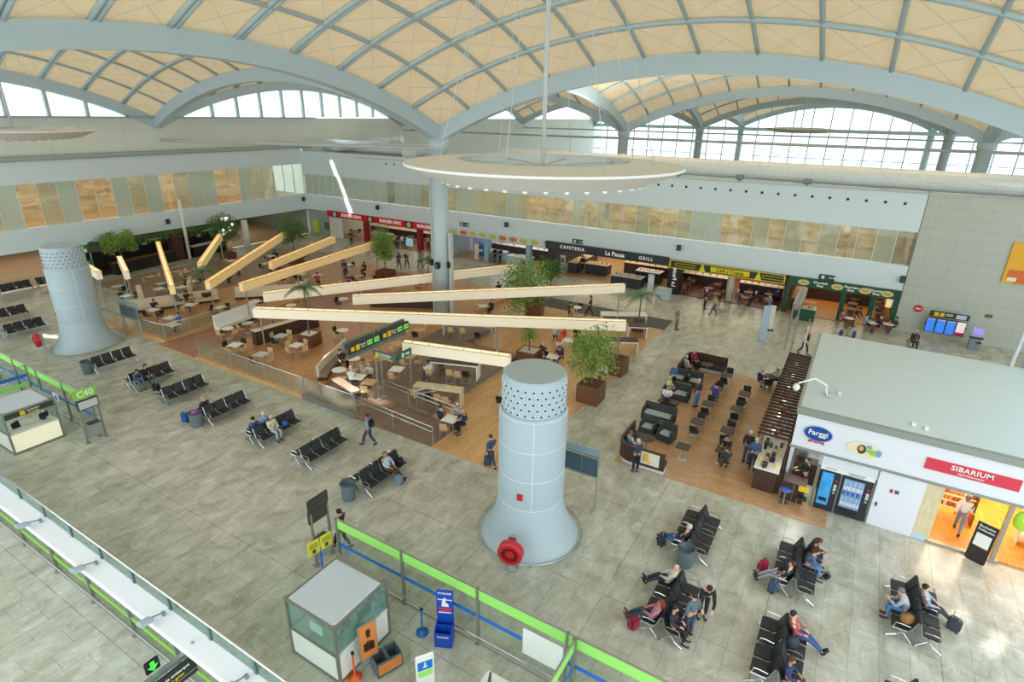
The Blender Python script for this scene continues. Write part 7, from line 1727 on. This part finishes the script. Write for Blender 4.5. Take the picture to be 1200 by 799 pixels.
# seated in the food court and shops
def seat(p, heading, kind, top, legs, hair, label, **kw): return person(p, heading, kind, top, legs, hair, label, **kw)
S = [
 ((21.44, 44.23, 0.78), -90, 'table', (36, 52, 96), BLK, BRN, 'person in navy at the table nearest the screen rack'),
 ((20.78, 39.59, 0.75), 160, 'table', (40, 104, 200), (44, 60, 96), BRN, 'person in bright blue jacket on the left terrace'),
 ((23.82, 42.96, 0.78), 180, 'table', (150, 126, 84), BLK, BRN, 'person in tan jacket by the cream sofa'),
 ((23.99, 44.27, 0.78), -90, 'table', (60, 40, 40), BLK, DKB, 'dark haired person in brown before the cream sofa'),
 ((23.51, 44.97, 0.78), -60, 'sit', (120, 126, 136), (60, 90, 130), BRN, 'person in grey sitting on the cream sofa by the narrow lamp'),
 ((20.53, 22.69, 0.75), 30, 'table', (226, 228, 226), (60, 80, 110), GRH, 'person in white shirt in the group behind the glass railing'),
 ((21.76, 23.12, 0.75), -60, 'table', (206, 180, 160), (100, 90, 90), BRN, 'person in pale pink behind the white shirt in the group'),
 ((21.68, 22.37, 0.75), 200, 'table', (190, 180, 166), (60, 60, 70), BLD, 'person in beige in the group, right side'),
 ((22.13, 25.26, 0.75), -70, 'sit', (40, 40, 44), BLK, BRN, 'person in black seated deep in the curved sofa'),
 ((23.74, 19.64, 0.48), 80, 'table', (226, 230, 236), (70, 84, 110), DKB, 'person in white at the dark communal table left end'),
 ((25.54, 20.48, 0.48), 250, 'table', (200, 214, 236), (60, 70, 96), DKB, 'person in pale blue on the far side of the dark communal table'),
 ((20.08, 16.05, 0.48), 20, 'table', (36, 46, 72), (120, 130, 96), BRN, 'person in navy, left of the trio beside the tower'),
 ((20.92, 15.55, 0.48), 200, 'table', (170, 174, 184), BLK, GRH, 'grey haired person in grey, far one of the trio beside the tower'),
 ((20.54, 14.85, 0.48), 160, 'table', (40, 52, 84), BLK, BLD, 'fair haired person in dark blue, right of the trio beside the tower'),
 ((30.63, 15.97, 0.48), -30, 'table', (44, 44, 48), BLK, GRH, 'grey haired person in black, left at the family table'),
 ((31.93, 15.32, 0.48), 230, 'table', (226, 210, 206), (60, 60, 70), (200, 90, 90), 'person in white with a red cap at the family table'),
 ((30.67, 14.63, 0.48), 170, 'table', (44, 52, 84), BLK, DKB, 'person in navy, near right at the family table'),
 ((33.88, 16.64, 0.48), 20, 'table', (180, 206, 226), (70, 90, 120), BRN, 'person in pale blue below the long lamp'),
 ((33.98, 15.89, 0.48), 90, 'table', (210, 60, 60), (226, 120, 50), DKB, 'person in red at the table below the long lamp'),
 ((34.75, 15.33, 0.48), 200, 'table', (44, 42, 46), BLK, DKB, 'person in black at the table below the long lamp, right'),
 ((34.25, 13.19, 0.48), 60, 'table', (200, 206, 206), (60, 60, 70), GRH, 'person in pale grey behind the big leafy tree'),
 ((29.81, 11.10, 0.40), 80, 'hunch', (196, 216, 220), (44, 50, 60), DKB, 'person in white sitting with bags by the right lamp post'),
 ((39.22, 18.02, 0.48), 20, 'table', (70, 76, 66), BLK, DKB, 'person in dark green seated on the grey mat strip'),
 ((36.50, 23.56, 0.48), 180, 'table', (60, 60, 64), BLK, BRN, 'person in charcoal seated right of the central column'),
 ((40.14, 25.21, 0.48), 60, 'table', (50, 52, 60), BLK, BRN, 'person in black seated behind the upper lamp beam, left of the bushy tree'),
 ((33.46, 40.12, 0.78), 40, 'table', (190, 50, 60), BLK, BRN, 'person in red between the upper yellow lamps'),
 ((35.43, 38.25, 0.78), 220, 'table', (110, 50, 150), (50, 50, 60), BLD, 'child in purple near the low white wall'),
 ((36.21, 49.39, 0.78), -20, 'table', (200, 120, 150), (60, 60, 70), GRH, 'person in pink in the upper left group'),
 ((36.82, 49.14, 0.78), 180, 'table', (220, 216, 206), (60, 60, 70), GRH, 'person in cream beside the pink top'),
 ((34.81, 48.36, 0.78), 60, 'table', (44, 44, 50), BLK, DKB, 'person in black, near one of the upper left group'),
 ((38.89, 39.65, 0.78), 180, 'table', (52, 60, 70), BLK, DKB, 'person in slate under the tall slim tree'),
 ((26.60, 25.04, 0.78), 110, 'table', (206, 170, 160), BLK, GRH, 'person in salmon behind the long lamp beside the sign') if False else None,
 ((27.0, 49.5), -20, 'table', (44, 44, 50), BLK, DKB, 'person in black on the back floor beside the narrow lamp'), ((30.9, 48.6), 180, 'table', (160, 150, 140), BLK, GRH, 'person in stone grey on the back floor, left of the palm lamp'),
 ((33.2, 50.4), 180, 'table', (110, 60, 60), BLK, BRN, 'person in brick red on the back floor, centre'), ((38.2, 51.9), 190, 'table', (60, 76, 110), BLK, BRN, 'person in slate blue on the back floor, right of the lit tree'), ((39.3, 50.4), 0, 'table', (200, 196, 188), BLK, DKB, 'person in off white near the round topped tree'),
 ((33.9, 43.3), -90, 'table', (70, 60, 90), BLK, DKB, 'person in dusk purple between the right yellow lamps'), ((38.0, 41.8), -20, 'table', (60, 60, 64), BLK, BRN, 'person in charcoal under the far end of the long yellow lamp'), ((36.1, 30.8), 180, 'table', (176, 130, 120), (70, 70, 80), BLD, 'person in dusty pink behind the dark low partition'),
 # terrace
 ((23.0, 7.1), -40, 'sit', (170, 190, 214), (44, 50, 66), (150, 80, 50), 'person in pale blue shirt in the near curved booth'),
 ((24.1, 5.75), 150, 'table', (40, 48, 76), (40, 46, 60), DKB, 'person in navy sitting with back to us in the near booth') if False else None,
 ((28.85, 7.11, 0.45), 200, 'table', (226, 232, 236), (60, 60, 66), (150, 100, 80), 'balding person in white shirt beside the wide charcoal sofa'),
 ((30.06, 7.38, 0.45), -100, 'sit', (216, 218, 170), (60, 60, 66), GRH, 'person in pale yellow shirt beside the two seat sofa'),
 ((33.61, 7.38, 0.45), -40, 'sit', (180, 200, 216), (170, 130, 80), GRH, 'white haired person in pale blue and tan in the far booth'),
 ((34.82, 7.22, 0.45), 240, 'sit', (150, 40, 60), (44, 44, 50), GRH, 'person in crimson at the far booth corner'),
 ((30.45, 4.9), 0, 'table', (70, 64, 170), (70, 90, 120), DKB, 'person with a purple blue coat on the chair, left file of tables'),
 ((24.0, 2.95), 10, 'table', (44, 46, 56), (36, 38, 46), BRN, 'person in black and white print, near one of the dark coated pair'),
 ((25.2, 3.15), 170, 'table', (36, 36, 40), BLK, DKB, 'person in black, far one of the dark coated pair'),
 ((33.9, 3.1), -30, 'table', (36, 46, 76), (110, 140, 180), GRH, 'person in navy and pale jeans with the older couple'),
 ((34.9, 2.2), 130, 'table', (180, 184, 190), BLK, GRH, 'person in light grey with the older couple'),
 # yellow cafe and green shop
 ((50.6, 7.7), -60, 'table', (90, 110, 116), BLK, GRH, 'grey haired person in teal in front of the yellow cafe'),
 ((50.9, 6.1), 100, 'table', (56, 56, 62), BLK, GRH, 'person in charcoal at the elderly table of the yellow cafe'),
 ((50.0, 8.6), 60, 'table', (44, 40, 44), BLK, DKB, 'person in black at the stone floor table by the round pillar'),
 ((52.6, 12.3), 180, 'table', (60, 66, 84), BLK, DKB, 'person in slate blue near the black wall of the yellow cafe'),
 ((54.3, 9.0), -20, 'table', (90, 110, 170), BLK, BRN, 'person in periwinkle inside the yellow cafe, middle'),
 ((55.2, 9.8), -20, 'table', (186, 200, 110), BLK, BRN, 'person in lime inside the yellow cafe, middle'),
 ((56.0, 10.6), -20, 'table', (170, 170, 160), BLK, GRH, 'person in beige inside the yellow cafe, back left'),
 ((52.9, 4.7), 180, 'table', (40, 90, 190), BLK, DKB, 'person in cobalt blue at the right end of the yellow cafe'),
 ((49.9, 4.9), 40, 'table', (120, 120, 130), BLK, GRH, 'person in grey seated just left of the white totem'),
 ((49.4, -.3), -90, 'table', (186, 90, 110), (50, 60, 90), BRN, 'person in rose outside the green shop, left'),
 ((49.2, -1.95), -90, 'table', (140, 180, 206), BLK, BRN, 'person in sky blue outside the green shop, middle'),
 ((49.2, -3.05), 90, 'table', (44, 52, 70), BLK, GRH, 'person in navy outside the green shop, middle right'),
 ((49.8, -4.05), 90, 'table', (56, 56, 66), BLK, DKB, 'person in charcoal outside the green shop, right end'),
 ((53.4, -2.95), 180, 'table', (160, 130, 160), BLK, BRN, 'person in mauve inside the green shop, right file'),
]
for t in S:
    if t: seat(t[0], t[1], t[2], t[3], t[4], t[5], t[6], z=fz(t[0][0], t[0][1]) if t[0][0] < 44 else .04)
# person in a wheelchair
wx_, wy_ = 47.2, -5.1
e = empty('wheelchair', (wx_, wy_, 0), R(190), 'black wheelchair standing by the grey tiled wall', 'wheelchair')
MB().rbox((0, 0, .45), (.42, .42, .05), .02).build('seat', BLACK, e); MB().rbox((-.22, 0, .75), (.04, .42, .45), .02).build('backrest', BLACK, e)
for sy in (-.28, .28):
    b = MB(); b.tube([(-.08+.3*math.cos(k*math.pi/10), sy, .3+.3*math.sin(k*math.pi/10)) for k in range(20)], .018, 6, closed=True)
    for k in range(5): b.cyl((-.08, sy, .3), (-.08+.29*math.cos(k*1.257), sy, .3+.29*math.sin(k*1.257)), .008, n=4)
    b.build('wheel', DGREY, e); b = MB(); b.tube([(.38+.08*math.cos(k*math.pi/6), sy*.8, .09+.08*math.sin(k*math.pi/6)) for k in range(12)], .016, 5, closed=True); b.build('caster', DGREY, e)
    b = MB(); b.tube([(-.3, sy*.8, .95), (-.2, sy*.8, .9), (-.2, sy*.8, .45), (.3, sy*.8, .45), (.42, sy*.6, .12)], .015, 5); b.build('frame', STEEL, e)
person((wx_-.02, wy_), 190, 'sit', (52, 60, 70), (60, 40, 50), GRH, 'person with a dark red blanket sitting in the wheelchair by the grey wall', z=0.02)

# ---- luggage
def case(p, rz, w, h, d, c, label, soft=False, z=0., name='suitcase', handle=True):
    e = empty(name, (p[0], p[1], z), rz, label, 'bag' if soft else 'suitcase')
    MB().rbox((0, 0, h/2+.04), (d, w, h), .05 if not soft else .09).build('shell', mat(c, .5, name='case_cloth'), e)
    MB().rbox((d/2, 0, h*.4), (.04, w*.8, h*.5), .02).build('front_pocket', mat(tuple(int(v*.85) for v in c), .6, name='case_cloth'), e)
    if handle:
        b = MB(); b.tube([(-d*.3, -w*.25, h), (-d*.3, -w*.25, h+.3), (-d*.3, w*.25, h+.3), (-d*.3, w*.25, h)], .012, 5); b.build('pull_handle', STEEL, e)
        b = MB()
        for sy in (-1, 1): b.cyl((-d*.3, sy*w*.38-.02, .035), (-d*.3, sy*w*.38+.02, .035), .035, n=8); b.cyl((d*.3, sy*w*.38-.02, .035), (d*.3, sy*w*.38+.02, .035), .035, n=8)
        b.build('wheels', BLACK, e)
    else:
        b = MB(); b.tube([(0, -.1, h+.02), (0, -.06, h+.1), (0, .06, h+.1), (0, .1, h+.02)], .014, 5); b.build('carry_strap', BLACK, e)
    return e
case((13.62, 27.46, 0.00), .4, .38, .5, .24, (30, 84, 160), 'bright blue suitcase left of the bin with the purple bag')
case((14.75, 32.14, 0.00), .3, .42, .42, .24, BLK, 'black case standing before the couple on the seats')
case((15.38, 14.66, 0.00), .8, .34, .48, .26, (120, 146, 168), 'grey blue backpack standing by the person in light blue', True, handle=False, name='backpack')
case((17.81, 3.87, 0.00), 1.2, .32, .5, .24, (56, 62, 70), 'dark case with a pale jacket before the white haired person')
case((13.56, 3.44, 0.00), .9, .36, .5, .26, (150, 30, 60), 'maroon bag with magenta base before the pink checked person', True, handle=False, name='travel_bag')
case((18.37, 0.39, 0.00), .9, .34, .5, .26, (176, 40, 70), 'red backpack leaning before the left facing seats', True, handle=False, name='backpack')
case((17.60, -0.08, 0.00), 1.0, .36, .5, .24, (70, 90, 116), 'slate blue trolley case before the person in grey trousers')
case((19.12, -1.57, 0.00), .3, .26, .3, .18, BLK, 'small black bag on the floor beside the reading person', True, handle=False, name='handbag')
case((18.95, -5.20, 0.00), -.4, .36, .46, .24, (56, 66, 76), 'small black trolley case beside the light grey jumper')
case((18.68, 12.25, 0.00), .6, .36, .5, .24, (60, 84, 96), 'dark teal trolley case pulled past the middle tower')
case((31.27, 11.33, 0.00), .2, .34, .46, .24, (60, 66, 78), 'dark bag beside the right lamp post base')
case((31.19, 11.69, 0.00), .2, .3, .38, .2, (190, 70, 120), 'pink bag beside the dark bag at the right lamp post', True, handle=False, name='travel_bag')
case((21.65, 14.68, 0.00), .2, .34, .4, .22, (110, 70, 150), 'purple bag under the trio table by the tower') if False else case((20.75, 15.60, 0.00), .2, .34, .4, .22, (110, 70, 150), 'purple bag in front of the trio table by the tower')
case((47.05, -0.59, 0.00), 1.5, .3, .4, .22, (40, 80, 170), 'blue suitcase outside the green shop, left')
case((46.98, -1.43, 0.00), 1.5, .3, .5, .22, (40, 80, 170), 'blue suitcase outside the green shop, right')
case((46.69, -1.00, 0.00), 1.5, .3, .4, .2, (150, 170, 70), 'olive green bag outside the green shop', True, handle=False, name='travel_bag')
# bags lying on seats
def on_seat(x, y, c, label, w=.36, h=.3):
    e = empty('bag', (x, y, .47), rnd.uniform(0, 3), label, 'bag'); b = MB(); b.ell((0, 0, h/2), (w/2, w/2*.8, h/2), 12, 8, jit=.06, rg=rnd); b.build('bag_body', mat(c, .7, name='bag_cloth'), e, smooth=True)
    b = MB(); b.tube([(-.1, 0, h*.9), (-.06, 0, h+.08), (.06, 0, h+.08), (.1, 0, h*.9)], .012, 5); b.build('strap', BLACK, e)
on_seat(15.25+.87, 15.25, BLK, 'black bag on the seat next to the light blue jumper')
on_seat(14.75+.29, -.86, (50, 56, 66), 'dark rucksack on the seat beside the person in red top and jeans', .44, .4)
on_seat(18.75-.87, -3.82, (150, 110, 60), 'brown patterned bag with yellow strap on the far right seats', .44, .38)
on_seat(18.75-.29, -.34, (44, 52, 80), 'navy bag on the seat behind the red backpack', .4, .34)
on_seat(14.8-.29, 2.39, (40, 44, 56), 'dark coat bundle on the seat by the standing grey shirt', .46, .34)
on_seat(15.25+.29, 22.15, (44, 96, 190), 'blue bag on the seat beside the pale clothed elderly person', .34, .3)
# rucksack on the walking person's back
p = (17.00, 17.97, 0.00); e = empty('rucksack', (p[0]+.19*math.cos(R(285)), p[1]+.19*math.sin(R(285)), 1.08), R(105), 'black rucksack worn by the walking person in checked shirt', 'bag')
MB().rbox((0, 0, .2), (.18, .3, .44), .07).build('bag_body', BLACK, e); MB().rbox((-.1, 0, .12), (.06, .22, .22), .03).build('pocket', DGREY, e)

# ================================================================ LIGHT
w = bpy.data.worlds.new('sky'); scene.world = w; w.use_nodes = True
N = w.node_tree.nodes; L = w.node_tree.links
bg = N['Background']; bg.inputs['Color'].default_value = (.86, .95, 1, 1); bg.inputs['Strength'].default_value = 2.6
def area(name, loc, rot, size, power, color=(1, 1, 1), sy=None):
    l = bpy.data.lights.new(name, 'AREA'); l.energy = power; l.color = color; l.size = size
    if sy: l.shape = 'RECTANGLE'; l.size_y = sy
    o = bpy.data.objects.new(name, l); col.objects.link(o); o.location = loc; o.rotation_euler = rot
    return o
scene.view_settings.view_transform = 'Standard'; scene.view_settings.look = 'None'
scene.view_settings.exposure = 0; scene.view_settings.gamma = 1; scene.view_settings.use_curve_mapping = False
# floodlights on the roof deck washing the vaults
area('vault_uplight', (56, 12, 10.6), (R(180), R(-25), 0), 3, 4500, (1, .97, .92), 44)
# ceiling lamps inside shops and the rooms under the left gallery
WARM = (1, .86, .66); NEUT = (1, .95, .88)
for (y, sy, p, c) in ((48, 17, 520, WARM), (32, 10, 520, (.95, .98, 1)), (20, 11, 520, WARM), (9, 8.5, 360, WARM), (0, 7, 260, (1, .78, .5))):
    area('shop_ceiling_lamp', (58, y, 3.1), (0, 0, 0), 9, p, c, sy)
area('gallery_fill_light', (WX+3, 28.6, 7.75), (0, 0, 0), 3, 2000, NEUT, 62)  # both gallery lights are added to brighten the space behind the glass
area('gallery_fill_light', (22, WY+3, 8.8), (0, 0, 0), 56, 2000, (1, .9, .78), 3)
area('back_hall_lamp', (22, 69.5, 3.1), (0, 0, 0), 50, 1100, WARM, 10)
area('shop_lamp', (26.5, -6, 2.7), (0, 0, 0), 3, 260, (1, .84, .6), 3)
area('shop_lamp', (26.5, -10, 2.7), (0, 0, 0), 3, 260, NEUT, 4)
area('kiosk_lamp', (24.8, -.4, 2.6), (0, 0, 0), 1.5, 50, NEUT, 1)
# narrow area lamps added inside the hall to imitate patches of sun
def sun_patch_lamp(src, dst, w, h, power, roll=0):
    l = bpy.data.lights.new('sun_patch_lamp', 'AREA'); l.shape = 'RECTANGLE'; l.size = w; l.size_y = h; l.energy = power; l.color = (1, .96, .88); l.spread = R(2)
    o = bpy.data.objects.new('sun_patch_lamp', l); col.objects.link(o); o.location = src
    q = (Vector(dst)-Vector(src)).to_track_quat('-Z', 'Y'); o.rotation_mode = 'QUATERNION'; o.rotation_quaternion = q @ Matrix.Rotation(roll, 3, 'Z').to_quaternion()
SD_ = Vector((10, -9, -11))
for i, (x, y, w_, h_) in enumerate(((19.6, 23.6, 1.4, .8), (20.6, 22.2, 2.2, .5), (19.2, 21.6, 1.0, .5), (22.4, 25.2, 1.6, .5), (20.2, 20.9, 1.6, .4))):
    d = Vector((x, y, .3)); sun_patch_lamp(d-SD_, d, w_, h_, 9, .5)
for x, y in ((15.4, 46.6), (17.3, 45.4)):
    d = Vector((x, y, 0)); sun_patch_lamp(d-SD_*.8, d, 1.9, .35, 14, .9)
for x, y in ((19.6, -5.4), (19.0, -6.3)):
    d = Vector((x, y, 0)); sun_patch_lamp(d-Vector((8, 6, -12)), d, 1.3, .3, 2.2, .4)
d = Vector((50.6, 54.5, 6.2)); sun_patch_lamp(d-Vector((16, -2, -3)), d, .4, 6.6, 40, .42)
drop_used()
